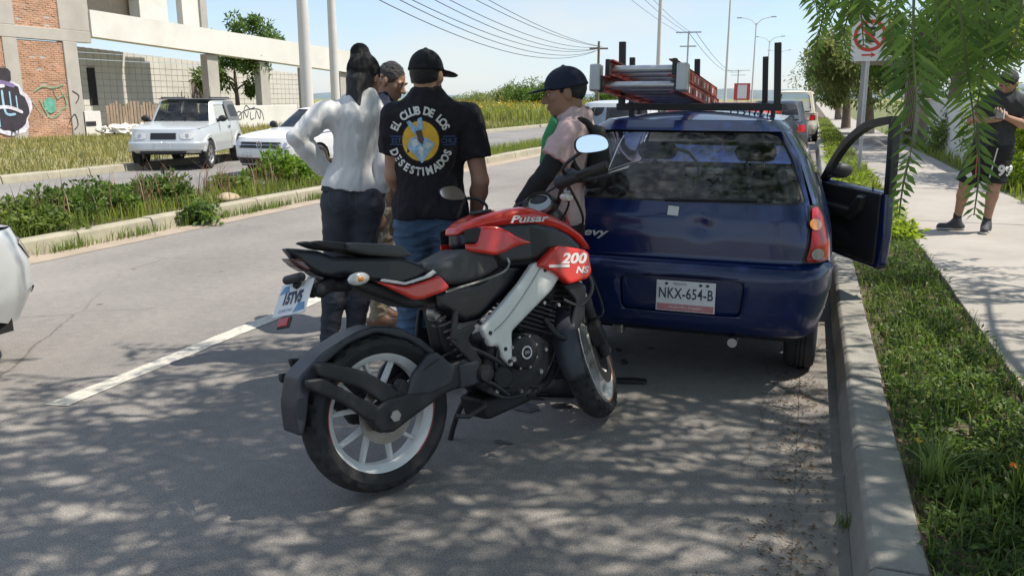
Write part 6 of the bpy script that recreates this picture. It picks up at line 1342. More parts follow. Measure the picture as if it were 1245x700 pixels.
sh_ = shirt(w, M_WSH, .018, .065, 1.88, seed=23, amp=.0036, es=.018, under=False, ka=.012, st=(1.6, 1.2, .45), res=.0065)
S = SDF(J['neck'] - V3(.15, .15, .1), J['neck'] + V3(.15, .15, .12), .006); S.cone(J['neck'] - w.up * .02, J['neck'] + w.up * .035, .069, .062, 0); S.cone(J['neck'] - w.up * .1, J['neck'] + w.up * .12, .054, .054, 0, 's'); S.mesh('collar', M_WSH, sh_)
for sd in 'LR':
    a, b = J['el' + sd].lerp(J['wr' + sd], .84), J['el' + sd].lerp(J['wr' + sd], .98); S = SDF(np.minimum(a, b) - .1, np.maximum(a, b) + .1, .006); cone2(S, a, b, .045, .042, 0, True); S.wrinkle(.002, 60, 4); S.mesh('cuff', M_WSH, sh_)
M_DJ = cloth('dark_grey_jeans', (.050, .054, .066), .85, var=.25, vs=7, bump=.4, dirt=.5, dirtcol=(.085, .09, .105))
jn = trousers(w, M_DJ, .012, 1.95, .085, seed=31, amp=.003)
S = w.grid(('pel',), .3, .0075); w.torso(S, .026, .06); S.plane(J['pel'] + w.up * .098, V3(0, 0, 1)); S.plane(J['pel'] + w.up * .058, V3(0, 0, -1)); S.mesh('waistband', M_DJ, jn)
for x0 in (-.075, .075):
    c0 = J['pel'] + w.ac * x0 + w.up * .02; pk = [(c0.x + a, c0.z + b) for a, b in ((-.055, .05), (.055, .05), (.055, -.05), (0, -.075), (-.055, -.05))]
    for i in range(5):
        p, q = Vector(pk[i]), Vector(pk[(i + 1) % 5]); t = (q - p).normalized(); nn = Vector((-t.y, t.x)) * .0022; V = []
        for k in range(7): r_ = p.lerp(q, k / 6); V += [(r_.x + nn.x, r_.y + nn.y), (r_.x - nn.x, r_.y - nn.y)]
        drape(jn, V, [(2 * k, 2 * k + 1, 2 * k + 3, 2 * k + 2) for k in range(6)], 'pocket_seam', cloth('seam_thread', (.09, .09, .11)), jn, .002)
S = SDF(w.hd - V3(.2, .2, .25), w.hd + V3(.22, .2, .3), .006); q = w.hq
S.ell(q(0, -.022, .036), (.084, .098, .096), w.HM, 0); S.ell(q(0, -.06, -.04), (.07, .06, .075), w.HM, .04); S.ell(q(-.005, -.05, .130), (.052, .052, .050), w.HM, .03); S.ell(q(0, .085, -.02), (.07, .055, .085), w.HM, .01, 's')
for k in range(5): S.cone(q(-.03 + .015 * k, -.10, -.02), q(-.04 + .02 * k, -.105, -.15 - .012 * (k % 3)), .022, .012, .02)
S.wrinkle(.005, 75, 7, (1, 1, .45)); S.mesh('hair', M_HAIR, w.root)
hs = MB()
for k in range(110):
    ph0 = -2.5 + 5.0 * k / 109 + .04 * math.sin(k * 7.); pts = []
    for t in np.linspace(0, 1, 9):
        el_ = -.75 + 2.05 * t; rr = math.cos(min(el_, 1.35)) ; a_ = ph0 * (1 - .25 * t); f_ = 1.012 + .012 * math.sin(k * 3.1)
        pts.append(q(math.sin(a_) * rr * .084 * f_, -.022 - math.cos(a_) * rr * .100 * f_, .036 + math.sin(el_) * .097 * f_))
    hs.tube(pts, .0016, 4, False)
for k in range(40):
    a_ = k * 6.2832 / 40; hs.tube([q(-.005 + math.cos(a_ + .9 * t) * .052 * math.sin(math.pi * (t * .8 + .1)) * 1.02, -.05 + math.sin(a_ + .9 * t) * .052 * math.sin(math.pi * (t * .8 + .1)) * 1.02, .130 - .050 * math.cos(math.pi * (t * .8 + .1)) * 1.03) for t in np.linspace(0, 1, 8)], .0016, 4, False)
hs.build('hair_strands', M_HAIR, w.root, True)['kind'] = 'stuff'
w.shoe('L', V3(.15, 1, 0), M_BLK, M_BLK); w.shoe('R', V3(.4, 1, 0), M_BLK, M_BLK)
kc = A(459, 278, .03); ky = thing('key_bunch', w.G, 0, 'bunch of keys and lanyard hanging from the hand of the woman', 'keys'); ky.rotation_euler = w.root.rotation_euler
for k in range(5): MB().tube(spline([kc + V3(-.02 + .008 * k, 0, 0), kc + V3(-.03 + .014 * k, -.01, -.04), kc + V3(-.028 + .013 * k, 0, -.075 - .006 * (k % 2))], 4), .0025, 5).build('cord', M_MET, ky)
MB().box((-.035, -.006, -.012), (.035, .006, .012), Matrix.Translation(A(437, 269, .03)) @ Matrix.Rotation(R(-12), 4, 'Y')).build('key_fob', M_BLK, ky, bevel=.003)
# --- man in profile behind her
m2 = Person('man with cropped black hair in navy and grey shirt looking down behind the woman', (-2.56, 4.86)); A = m2.px
J = dict(neck=A(464, 124, .0), pel=A(466, 250, .02), shL=A(455, 138, .19), shR=A(474, 142, -.17), elL=A(462, 200, .22), elR=A(476, 203, -.20), wrL=A(475, 225, .10), wrR=A(476, 250, -.14), hipL=A(466, 257, .09), hipR=A(468, 257, -.08), knL=A(462, 322, .09), knR=A(462, 322, -.08), anL=A(464, 392, .09), anR=A(460, 393, -.08))
m2.setup(J, 1, 1, 1); S = m2.grid(pad=.24); S = SDF(S.lo, [ax[-1] for ax in S.ax[:2]] + [1.95], .0075)
m2.torso(S); [m2.arm(S, sd) for sd in 'LR']; [m2.leg(S, sd) for sd in 'LR']; m2.headparts(S, A(475, 100, .0), V3(.86, -.38, -.38), V3(.35, -.1, 1)); m2.hand(S, 'R', V3(.2, 0, -1), V3(.7, .3, 0), .6, -1); m2.hand(S, 'L', V3(.8, -.3, .2), V3(0, 0, -1), .6, 1); body = S.mesh('body', M_SKIN, m2.root); m2.face(body)
o = shirt(m2, cloth('navy_shirt', (.020, .026, .05), .85, var=.3, vs=40), .016, .16, .55, seed=41, under=False)
S = m2.grid(('neck', 'pel'), .24, .0085); m2.torso(S, .018, .06); S.plane(J['pel'] + m2.up * .165, m2.up); S.plane(J['pel'] - m2.up * .03, -m2.up); S.wrinkle(.005, 30, 3); S.mesh('shirt_hem', cloth('grey_shirt', (.30, .33, .38), .85), o)
for sd in 'LR':
    S = m2.grid(('sh' + sd, 'el' + sd, 'wr' + sd), .12, .008); m2.arm(S, sd, .008, 1.0, .02, True); S.wrinkle(.003, 40, 4); S.mesh('undersleeve', cloth('pale_sleeve', (.38, .40, .44)), o)
trousers(m2, cloth('beige_trousers', (.30, .25, .18), .85, var=.1), .014, 1.95, .06, seed=51)
S = SDF(m2.hd - V3(.2, .2, .2), m2.hd + V3(.2, .2, .2), .006); q = m2.hq; S.ell(q(0, -.012, .042), (.0745, .090, .086), m2.HM, 0); S.ell(q(0, .112, .0), (.09, .064, .095), m2.HM, .006, 's'); S.plane(q(0, 0, .03), -m2.hu + m2.hf * .35); S.wrinkle(.010, 170, 9); S.mesh('hair', M_HAIR, m2.root)
S = SDF(m2.hd - V3(.2, .2, .2), m2.hd + V3(.2, .2, .2), .006); S.ell(q(0, -.010, .028), (.0765, .0955, .093), m2.HM, 0); S.ell(q(0, .085, -.02), (.09, .062, .085), m2.HM, .006, 's'); S.plane(q(0, 0, -.03), -m2.hu + m2.hf * .35); S.wrinkle(.0015, 150, 4); S.mesh('hair_fade', mat('cropped_side_hair', (.06, .04, .032), .7, var=.3, vs=60, bump=.5, bs=300), m2.root)
M_SHOEB = mat('brown_leather_shoe', (.18, .09, .05), .5); M_SOLEW = mat('white_rubber_sole', (.6, .58, .54), .7)
m2.shoe('L', V3(1, -.2, 0), M_SHOEB, M_SOLEW); m2.shoe('R', V3(1, -.4, 0), M_SHOEB, M_SOLEW)
# --- man in black cap and printed T-shirt, back to the camera
m3 = Person('man in black cap, black printed T-shirt and blue jeans with back to the camera', (-1.81, 3.81)); A = m3.px
J = dict(neck=A(519, 124, .0), pel=A(524, 264, .0), shL=A(481, 143, .0), shR=A(568, 144, .0), elL=A(478, 212, .03), elR=A(584, 220, .0), wrL=A(486, 232, .22), wrR=A(578, 262, .10), hipL=A(503, 276), hipR=A(546, 276), knL=A(501, 372, .01), knR=A(549, 372, .02), anL=A(497, 464, .0), anR=A(552, 464, .0))
m3.setup(J, 1.04, 1.0, 1.02); S = m3.grid(pad=.24); S = SDF(S.lo, [ax[-1] for ax in S.ax[:2]] + [1.95], .0075)
m3.torso(S); [m3.arm(S, sd, .004) for sd in 'LR']; [m3.leg(S, sd) for sd in 'LR']; m3.headparts(S, A(519, 92, .02), V3(.42, .9, -.05), V3(0, .05, 1)); m3.hand(S, 'R', V3(-.15, .5, -1), V3(-1, 0, .2), .5, -1); m3.hand(S, 'L', V3(.5, 1, .1), V3(0, 0, -1), .5, 1); body = S.mesh('body', M_SKIN2, m3.root); m3.face(body)
M_TEE = cloth('black_cotton', (.016, .014, .018), .82, var=.2, vs=8, bump=.4)
tee = shirt(m3, M_TEE, .022, .01, .62, seed=61, amp=.0058, es=.026, name='t_shirt')
trousers(m3, cloth('blue_denim', (.070, .125, .205), .85, var=.3, vs=9, bump=.5, dirt=.7, dirtcol=(.19, .25, .33)), .014, 1.95, .09, seed=71, amp=.006)
S = SDF(m3.hd - V3(.2, .2, .2), m3.hd + V3(.2, .2, .2), .006); q = m3.hq; S.ell(q(0, -.016, .02), (.0775, .093, .088), m3.HM, 0); S.ell(q(0, .075, -.03), (.09, .075, .1), m3.HM, .006, 's'); S.plane(q(0, 0, -.03), -m3.hu + m3.hf * .4); S.wrinkle(.002, 130, 9); S.mesh('hair', M_HAIR, m3.root)
S = SDF(m3.hd - V3(.2, .2, .2), m3.hd + V3(.2, .2, .2), .006); S.ell(q(0, .03, -.062), (.061, .068, .06), m3.HM, 0); S.ell(q(0, .0, -.02), (.058, .075, .055), m3.HM, .01, 's'); S.plane(q(0, .0, -.035), m3.hu); S.plane(q(0, -.01, 0), -m3.hf); S.mesh('beard', M_HAIR, m3.root)
capm = m3.cap(cloth('black_cap', (.014, .014, .016), .8, bump=.3), V3(.75, .6, 0), tilt=.6)
m3.shoe('L', V3(-.1, 1, 0), M_BLK, M_SOLEW); m3.shoe('R', V3(.2, 1, 0), M_BLK, M_SOLEW)
# print on the back of the shirt
pc = A(511.5, 172, -.15); U = (A(521.5, 172, -.15) - A(511.5, 172, -.15)).x / 10     # metres per pixel there
M_PW = mat('white_print', (.66, .65, .62), .7, bump=0); M_PY = mat('yellow_print', (.72, .42, .03), .7, var=.15, vs=30, bump=0); M_PB = mat('blue_print', (.28, .47, .66), .7, var=.3, vs=60, bump=0); M_PD = mat('dark_blue_print', (.05, .11, .28), .7, bump=0); M_PK = mat('black_print', (.01, .01, .012), .7, bump=0); M_PBR = mat('brown_print', (.10, .05, .04), .7, bump=0)
def fan(cx, cz, a, b, n=28, rings=4, poly=None):
    V = [(cx, cz)]; F = []
    pts = poly or [(cx + a * math.cos(6.2832 * k / n), cz + b * math.sin(6.2832 * k / n)) for k in range(n)]; n = len(pts)
    for r in range(1, rings + 1): V += [(cx + (x - cx) * r / rings, cz + (z - cz) * r / rings) for x, z in pts]
    F = [(0, 1 + k, 1 + (k + 1) % n) for k in range(n)] + [(1 + (r - 1) * n + k, 1 + r * n + k, 1 + r * n + (k + 1) % n, 1 + (r - 1) * n + (k + 1) % n) for r in range(1, rings) for k in range(n)]
    return V, F
def pp(pts): return [(pc.x + x * U, pc.z + z * U) for x, z in pts]
V, F = fan(pc.x, pc.z, 24.5 * U, 26.5 * U); drape(tee, V, F, 'print_ring', M_PK, tee, .003)
V, F = fan(pc.x, pc.z, 22.5 * U, 24.5 * U); disc_ = drape(tee, V, F, 'print_disc', M_PY, tee, .0045)
def sub(P, n=4):
    out = []
    for i in range(len(P)): a, b = Vector(P[i]), Vector(P[(i + 1) % len(P)]); out += [tuple(a.lerp(b, k / n)) for k in range(n)]
    return out
for P, m in (([(-14, 2), (-4, 7), (8, 4), (17, -4), (10, -14), (1, -27), (-8, -17), (-16, -8)], M_PB), ([(-17, 23), (-13, 25), (-3, 14), (-6, 6), (-11, 13)], M_PB), ([(-3, 27), (2, 29), (3, 14), (-1, 8), (-5, 14)], M_PB), ([(-6, 12), (1, 14), (4, 2), (2, -5), (-3, 0)], M_PBR), ([(8, -1), (14, -4), (9, -10), (4, -6)], M_PW), ([(-12, 0), (-5, 3), (-3, -4), (-9, -8)], M_PW), ([(-2, -6), (4, -8), (1, -20), (-3, -14)], M_PW)):
    P = pp(P); cx = sum(x for x, _ in P) / len(P); cz = sum(z for _, z in P) / len(P); V, F = fan(cx, cz, 0, 0, poly=sub(P)); drape(tee, V, F, 'print_motif', m, tee, .006 if m is M_PB else .0075)
def arc_text(txt, r, a0, a1, size, top=True):
    adv = [(.55 if ch != ' ' else .45) + (.25 if ch in 'MW' else 0) - (.22 if ch in 'I' else 0) for ch in txt]; tot = sum(adv); t = 0; allV = []; allF = []
    for ch, d in zip(txt, adv):
        f = (t + d / 2) / tot; t += d
        if ch == ' ': continue
        a = R(a0 + (a1 - a0) * f); V, F = text_geo(ch, size, bold=.0022); b = a - math.pi / 2 if top else a + math.pi / 2; n0 = len(allV)
        allV += [(pc.x + r * math.cos(a) + v.x * .85 * math.cos(b) - v.y * math.sin(b), pc.z + r * 1.05 * math.sin(a) + v.x * .85 * math.sin(b) + v.y * math.cos(b)) for v in V]; allF += [tuple(i + n0 for i in q) for q in F]
    o = drape(tee, allV, allF, 'print_lettering', M_PW, tee, .004); o['kind'] = 'stuff'
arc_text('EL CLUB DE LOS', 34.5 * U, 160, 22, 13.5 * U); arc_text('DESESTIMADOS', 36 * U, 196, 344, 13.5 * U, False)
for x, tx in ((-30, 'EST'), (35, 'CHLZ')):
    V, F = text_geo(tx, 8 * U); drape(tee, [(pc.x + x * U + v.x, pc.z + v.y) for v in V], F, 'print_lettering', M_PD, tee, .004)['kind'] = 'stuff'
    for z in (5.5, -4.5): drape(tee, [(pc.x + (x - 8 + 4 * (k // 2)) * U, pc.z + (z + (.4 if k % 2 else -.4)) * U) for k in range(10)], [(2 * k, 2 * k + 1, 2 * k + 3, 2 * k + 2) for k in range(4)], 'print_bar', M_PD, tee, .004)
# --- man in pink T-shirt and navy cap leaning over the handlebar, in profile
m4 = Person('man in navy cap and pink T-shirt with black sleeves leaning over the handlebar', (-1.06, 3.98)); A = m4.px
J = dict(neck=A(700, 146, .0), pel=A(677, 276, .02), shL=A(692, 166, -.17), shR=A(700, 162, .17), elL=A(663, 212, -.22), elR=A(672, 212, .20), wrL=A(632, 251, -.20), wrR=A(650, 250, .12), hipL=A(676, 286, -.08), hipR=A(676, 286, .08), knL=A(672, 372, -.08), knR=A(674, 370, .08), anL=A(682, 462, -.08), anR=A(682, 452, .08))
m4.setup(J, .96, .86, .90); S = m4.grid(pad=.26); S = SDF(S.lo, [ax[-1] for ax in S.ax[:2]] + [1.95], .0075)
m4.torso(S); [m4.arm(S, sd) for sd in 'LR']; [m4.leg(S, sd) for sd in 'LR']; m4.headparts(S, A(687, 113, .0), V3(-1, -.08, -.16), V3(-.05, 0, 1)); m4.hand(S, 'L', V3(-.7, .1, -.6), V3(.5, 0, -.8), .7, 1); m4.hand(S, 'R', V3(-.7, -.1, -.6), V3(.5, 0, -.8), .7, -1); body = S.mesh('body', M_SKIN, m4.root); m4.face(body)
M_PINKT = cloth('faded_pink_cotton', (.56, .40, .40), .85, var=.06, vs=9, bump=.35, dirt=.4, dirtcol=(.62, .5, .49))
pk_ = shirt(m4, M_PINKT, .016, -.05, .60, seed=81, amp=.006, es=.022, name='t_shirt', under=False)
M_SLV = cloth('black_arm_sleeve', (.02, .02, .022), .7, var=.2)
for sd in 'LR':
    S = m4.grid(('sh' + sd, 'el' + sd, 'wr' + sd), .12, .0075); a, b = J['sh' + sd], J['el' + sd]; S.cone(a.lerp(b, .5), b, .051, .045, .01); c_w = J['wr' + sd]; S.cone(b, b.lerp(c_w, .3), .045, .047, .01); cone2(S, b.lerp(c_w, .3), b.lerp(c_w, .98), .047, .034, .01, True); S.wrinkle(.003, 60, 5, (1, 1, 1)); S.mesh('arm_sleeve', M_SLV, m4.root)
trousers(m4, cloth('black_trousers', (.02, .02, .024), .85), .010, 1.95, .03, seed=91)
S = SDF(m4.hd - V3(.2, .2, .2), m4.hd + V3(.2, .2, .2), .006); q = m4.hq; S.ell(q(0, -.016, .02), (.0775, .094, .088), m4.HM, 0); S.ell(q(0, .07, -.03), (.09, .07, .1), m4.HM, .006, 's'); S.plane(q(0, 0, -.012), -m4.hu + m4.hf * .5); S.wrinkle(.002, 130, 9); S.mesh('hair', M_HAIR, m4.root)
m4.cap(cloth('navy_cap', (.017, .021, .042), .8, bump=.3), V3(-1, -.1, 0), tilt=.3, r=(.085, .106, .096))
S = SDF(A(722, 178, .0) - V3(.25, .3, .3), A(722, 178, .0) + V3(.25, .3, .3), .01); S.slab([(A(716, 150).x, A(716, 150).z), (A(735, 155).x, A(735, 155).z), (A(742, 195).x, A(742, 195).z), (A(734, 226).x, A(734, 226).z), (A(712, 228).x, A(712, 228).z)], .13, .05, .0, True); S.wrinkle(.004, 30, 2)
bp = thing('backpack', m4.G, 0, 'black backpack worn on the back of the man in pink', 'backpack'); bp.rotation_euler = m4.root.rotation_euler
S.mesh('bag', cloth('black_nylon', (.018, .018, .02), .65), bp)
for y in (-.13, .12): MB().tube(spline([A(728, 168, y), A(712, 148, y * .85), A(698, 150, y * .9), A(690, 172, y), A(700, 205, y * 1.2), A(724, 222, y)], 6), .016, 6).build('strap', M_SLV, bp, True)
S = SDF(A(664, 165, -.05) - V3(.15, .2, .25), A(664, 165, -.05) + V3(.15, .2, .25), .008)
S.slab([(A(672, 140).x, A(672, 140).z), (A(679, 148).x, A(679, 148).z), (A(668, 190).x, A(668, 190).z), (A(657, 200).x, A(657, 200).z), (A(661, 165).x, A(661, 165).z)], .09, .01, -.06, False); S.wrinkle(.004, 30, 8); S.mesh('green_bib', cloth('green_bib_cloth', (.06, .30, .12), .8), m4.root)
m4.shoe('L', V3(-1, .0, 0), M_BLK, M_BLK); m4.shoe('R', V3(-1, .2, 0), M_BLK, M_BLK)
# --- young man on the pavement with a phone
kg = at(1180, 281, z=.15); m5 = Person('young man in dark grey T-shirt and black shorts looking at his phone on the pavement', (kg.x, kg.y, .15)); A = m5.px
J = dict(neck=A(1224, 115, .02), pel=A(1206, 181, .0), shL=A(1241, 125, .0), shR=A(1205, 122, .02), elL=A(1246, 152, -.02), elR=A(1181, 146, -.02), wrL=A(1224, 143, -.22), wrR=A(1207, 146, -.24), hipL=A(1215, 186), hipR=A(1196, 186), knL=A(1209, 224, -.04), knR=A(1174, 224, -.03), anL=A(1200, 268, .0), anR=A(1164, 264, .02))
m5.setup(J, 1.02, 1.0, 1.0); S = m5.grid(pad=.24, res=.009); S = SDF(S.lo, [ax[-1] for ax in S.ax[:2]] + [2.0], .009)
m5.torso(S); [m5.arm(S, sd) for sd in 'LR']; [m5.leg(S, sd) for sd in 'LR']; m5.headparts(S, A(1226, 102, -.02), V3(-.35, -.8, -.45), V3(-.1, -.3, 1)); m5.hand(S, 'L', V3(-.7, -.1, .4), V3(-.2, .5, .6), .6, 1); m5.hand(S, 'R', V3(.7, -.1, .3), V3(.2, .5, .6), .6, -1); body = S.mesh('body', M_SKIN2, m5.root); m5.face(body)
shirt(m5, cloth('charcoal_cotton', (.05, .05, .055), .85), .022, -.0, .62, seed=101, res=.010, name='t_shirt')
so_ = trousers(m5, cloth('black_shorts_cloth', (.014, .014, .016), .6), .035, .98, .10, res=.010, seed=111, name='shorts', amp=.004)
def kdrape(V, F, nm, m): return drape(so_, V, F, nm, m, so_, .006)
c9 = A(1222, 208, -.1); V, F = text_geo('99', .145, bold=.006); kdrape([(c9.x + v.x * .9, c9.z + v.y) for v in V], F, 'shorts_number', M_PW)['kind'] = 'stuff'
ce = A(1178, 212, -.1); V, F = fan(ce.x, ce.z, .03, .03, 16, 2); kdrape(V, F, 'shorts_emblem', M_PW)
for a, b in (((1189, 178), (1186, 216)), ((1213, 180), (1203, 216))):
    p, q_ = A(*a, -.1), A(*b, -.1); kdrape([(p.x + (q_.x - p.x) * (k // 2) / 8 + (.006 if k % 2 else -.006), p.z + (q_.z - p.z) * (k // 2) / 8) for k in range(18)], [(2 * k, 2 * k + 1, 2 * k + 3, 2 * k + 2) for k in range(8)], 'shorts_piping', M_STRIPE if a[0] < 1200 else M_PW)
S = SDF(m5.hd - V3(.2, .2, .2), m5.hd + V3(.2, .2, .2), .007); q = m5.hq; S.ell(q(0, -.016, .045), (.084, .104, .092), m5.HM, 0); S.ell(q(0, .085, -.03), (.08, .062, .085), m5.HM, .006, 's'); S.plane(q(0, 0, -.03), -m5.hu + m5.hf * .4); S.wrinkle(.006, 80, 9); S.mesh('hair', M_HAIR, m5.root)
M_SHOEG = mat('dark_grey_trainer', (.05, .05, .055), .7, var=.3, vs=20)
m5.shoe('L', V3(-.1, -1, 0), M_SHOEG, M_SOLEW, L=.17); m5.shoe('R', V3(-1, -.45, 0), M_SHOEG, M_SOLEW, L=.17)
for sd in 'LR':
    S = SDF(J['an' + sd] - V3(.12, .12, .12), J['an' + sd] + V3(.12, .12, .18), .008); S.cone(J['an' + sd] - V3(0, 0, .04), J['an' + sd] + V3(0, 0, .03), .043, .041, 0); S.mesh('sock', M_BLK, m5.root)
ph_ = thing('phone', m5.G, 0, 'mobile phone held in both hands by the young man on the pavement', 'phone'); ph_.rotation_euler = m5.root.rotation_euler
MB().box((-.038, -.005, -.075), (.038, .005, .075), Matrix.Translation(A(1216, 139, -.27)) @ Matrix.Rotation(R(-50), 4, 'X')).build('phone_body', M_BLK, ph_, bevel=.006)
# ------------------------------------------------------------------ vegetation
def cards(C, D, Nn, ln, wd, fold=.25, taper=.0):
    """leaf blades: base points C, unit directions D, side hints Nn, lengths, widths -> folded diamonds (two quads sharing the midrib)"""
    C = np.asarray(C); D = D / np.linalg.norm(D, axis=1, keepdims=True); S = np.cross(D, Nn); S /= np.linalg.norm(S, axis=1, keepdims=True) + 1e-9; U = np.cross(S, D)
    ln = np.broadcast_to(ln, (len(C),))[:, None]; wd = np.broadcast_to(wd, (len(C),))[:, None]
    tip = C + D * ln - U * ln * fold * .5; m = C + D * ln * .45
    l = m + S * wd * .5 + U * wd * fold; r = m - S * wd * .5 + U * wd * fold
    V = np.stack([C, r, tip, l], 1).reshape(-1, 3); n = len(C); F = np.arange(4 * n).reshape(n, 4)
    return V, F
def rdir(n, rng, zmin=-1., zmax=1.):
    z = rng.uniform(zmin, zmax, n); t = rng.uniform(0, 6.2832, n); s = np.sqrt(1 - np.clip(z, -1, 1) ** 2); return np.stack([s * np.cos(t), s * np.sin(t), z], 1)
def blades(P, h, w, rng, lean=.5):
    n = len(P); t = rng.uniform(0, 6.2832, n); d = np.stack([np.cos(t), np.sin(t), np.zeros(n)], 1); s = np.stack([-np.sin(t), np.cos(t), np.zeros(n)], 1)
    k = rng.uniform(.15, 1, n)[:, None] * lean; h = np.broadcast_to(h, (n,))[:, None]; w = np.broadcast_to(w, (n,))[:, None]; z = np.array([[0, 0, 1.]])
    m = P + z * h * .55 + d * h * k * .25; tp = P + z * h * (1 - .25 * k) + d * h * k * .8
    V = np.stack([P - s * w * .5, P + s * w * .5, m + s * w * .4, m - s * w * .4, tp], 1).reshape(-1, 3)
    b = np.arange(n)[:, None] * 5; F = np.concatenate([b + np.array([[0, 1, 2]]), b + np.array([[0, 2, 3]]), b + np.array([[3, 2, 4]])])
    return V, F
L_WEED = leaf_mat('weed_leaf', (.085, .148, .04), .5, .4, 3.)
L_GRASS = leaf_mat('fresh_grass', (.125, .185, .05), .45, .4, 1.2)
L_DRY = leaf_mat('dry_grass', (.27, .265, .11), .4, .3, .5)
L_OLIVE = leaf_mat('olive_leaf', (.17, .215, .085), .45, .45, .6)
L_DARK = leaf_mat('dark_leaf', (.085, .15, .035), .5, .42, .7)
L_BRIGHT = leaf_mat('yellow_green_leaf', (.20, .29, .045), .45, .45, .6)
L_PEP = leaf_mat('pepper_leaf', (.13, .225, .06), .45, .52, 4.)
L_FLOW = leaf_mat('yellow_flower', (.60, .38, .03), .25, .3, 1.)
M_BARK = mat('bark', (.16, .12, .09), .95, var=.3, vs=6, bump=.9, bs=25)
M_STEM = mat('green_stem', (.12, .15, .05), .8, var=.2)
rg = np.random.default_rng(5)
# low weeds on the planted strip by the kerb: plants of many small leaves
def weeds(name, x0, x1, y0, y1, n, per, rad, ls, m, z0=.105, hgt=1.):
    y = y0 + (y1 - y0) * rg.random(n) ** 1.7; x = rg.uniform(x0 + .03, x1 - .03, n); r = rg.uniform(*rad, n)
    ci = np.repeat(np.arange(n), per); d = rdir(n * per, rg, .02, 1); f = rg.uniform(.35, 1, n * per) ** .6
    C = np.stack([x[ci], y[ci], np.full(len(ci), z0)], 1) + d * (r[ci] * f)[:, None] * np.array([1, 1, .85 * hgt]); 
    D = d + rdir(len(ci), rg) * .6; D[:, 2] = D[:, 2] * .4 + .1
    V, F = cards(C, D, rdir(len(ci), rg, .6, 1), ls * rg.uniform(.6, 1.3, len(ci)), ls * .48 * rg.uniform(.7, 1.2, len(ci)))
    o = fastmesh(name, V, F, m); o['kind'] = 'stuff'; return o
weeds('weeds', .44, 1.05, 1.3, 12, 800, 34, (.04, .12), .034, L_WEED)
weeds('weeds', .44, 1.05, 1.6, 14, 260, 26, (.04, .11), .03, leaf_mat('pale_weed_leaf', (.11, .17, .045), .4, .4, 3.))
weeds('weeds', .44, 1.05, 9, 40, 700, 16, (.08, .2), .09, L_BRIGHT)
P = np.stack([rg.uniform(.44, 1.05, 3800), 1.3 + 12 * rg.random(3800) ** 1.6, np.full(3800, .105)], 1); V, F = blades(P, rg.uniform(.06, .17, 3800), .006, rg, .8); fastmesh('grass', V, F, L_GRASS)['kind'] = 'stuff'
P = np.stack([rg.uniform(.44, 1.05, 1100), 1.3 + 9 * rg.random(1100), np.full(1100, .105)], 1); V, F = blades(P, rg.uniform(.03, .13, 1100), .004, rg, 1.3); fastmesh('dry_stems', V, F, leaf_mat('dry_stem', (.22, .17, .09), .4, .2, 4.))['kind'] = 'stuff'
P = np.stack([rg.uniform(.44, 1.05, 9000), rg.uniform(9, 60, 9000), np.full(9000, .105)], 1); V, F = blades(P, rg.uniform(.08, .3, 9000), .014, rg, .7); fastmesh('grass', V, F, leaf_mat('strip_grass', (.17, .22, .055), .45, .4, .8))['kind'] = 'stuff'
def tuft(px, py, n, h, w, m, lab, lean=1., z=.11):
    c = at(px, py, z=z); t = thing('grass_tuft', c, 0, lab, 'grass tuft'); P = np.zeros((n, 3)); P[:, :2] = rg.normal(0, .018, (n, 2)); V = []; F = []
    for k in range(n):
        a = rg.uniform(0, 6.28); l = h * rg.uniform(.55, 1.1); d = Vector((math.cos(a), math.sin(a), 0)); s = Vector((-d.y, d.x, 0)); ln = rg.uniform(.15, 1) * lean; b = Vector(P[k]); n0 = len(V)
        for i in range(7):
            u = i / 6; p = b + d * (l * ln * u ** 1.6 * .8) + Vector((0, 0, l * (u - .42 * ln * u ** 2.4))); ww = w * (1 - u) ** .6 * .5 + .0004; V += [p + s * ww, p - s * ww]
        F += [(n0 + 2 * i, n0 + 2 * i + 1, n0 + 2 * i + 3, n0 + 2 * i + 2) for i in range(6)]
    o = mesh('leaf_blades', V, F, m, t, True); o['kind'] = 'stuff'; return t
L_TUFT = leaf_mat('tuft_blade', (.20, .28, .09), .35, .45, 9.)
tuft(1133, 592, 60, .24, .009, L_TUFT, 'pale arching grass tuft on the weedy strip beside the kerb', 1.1); tuft(1238, 620, 60, .26, .008, L_GRASS, 'green grass tuft at the right edge of the weedy strip', .7); tuft(1160, 615, 26, .14, .007, L_GRASS, 'small green grass tuft between the pale tuft and the right edge', 1.); tuft(1030, 640, 22, .07, .005, L_GRASS, 'tiny grass tuft growing from the gutter crack', 1., .004); tuft(1153, 408, 40, .14, .008, L_GRASS, 'green grass tuft at the pavement edge of the weedy strip', .9)
# little orange and yellow flowers, dry leaves in the gutter
for px, py, lab in ((1234, 565, 'small orange flower among the weeds at the right edge'), (1117, 535, 'small yellow flower among the weeds above the pale tuft')):
    c = at(px, py, z=.2); t = thing('flower', c, 0, lab, 'flower'); Vv = [(0, 0, 0)] + [(.018 * math.cos(k), .018 * math.sin(k), .004 * (-1) ** round(k)) for k in np.linspace(0, 5.7, 12)]; mesh('petals', Vv, [(0, 1 + k, 1 + (k + 1) % 12) for k in range(12)], L_FLOW if 'yellow' in lab else leaf_mat('orange_petal', (.75, .2, .02), .2, .3), t); tubepart('stalk', [(0, 0, -.1), (0, 0, -.002)], .003, M_STEM, t, 5)
n = 1500; y = np.abs(rg.normal(0, 1, n)) * .0; yy = rg.choice([2.35, 2.75, 3.3, 3.7, 4.1, 4.4, 5.2], n) + rg.normal(0, .13, n); xx = .06 + rg.normal(0, .07, n) - np.abs(rg.normal(0, .06, n)) * (rg.random(n) < .5); k = xx < .2
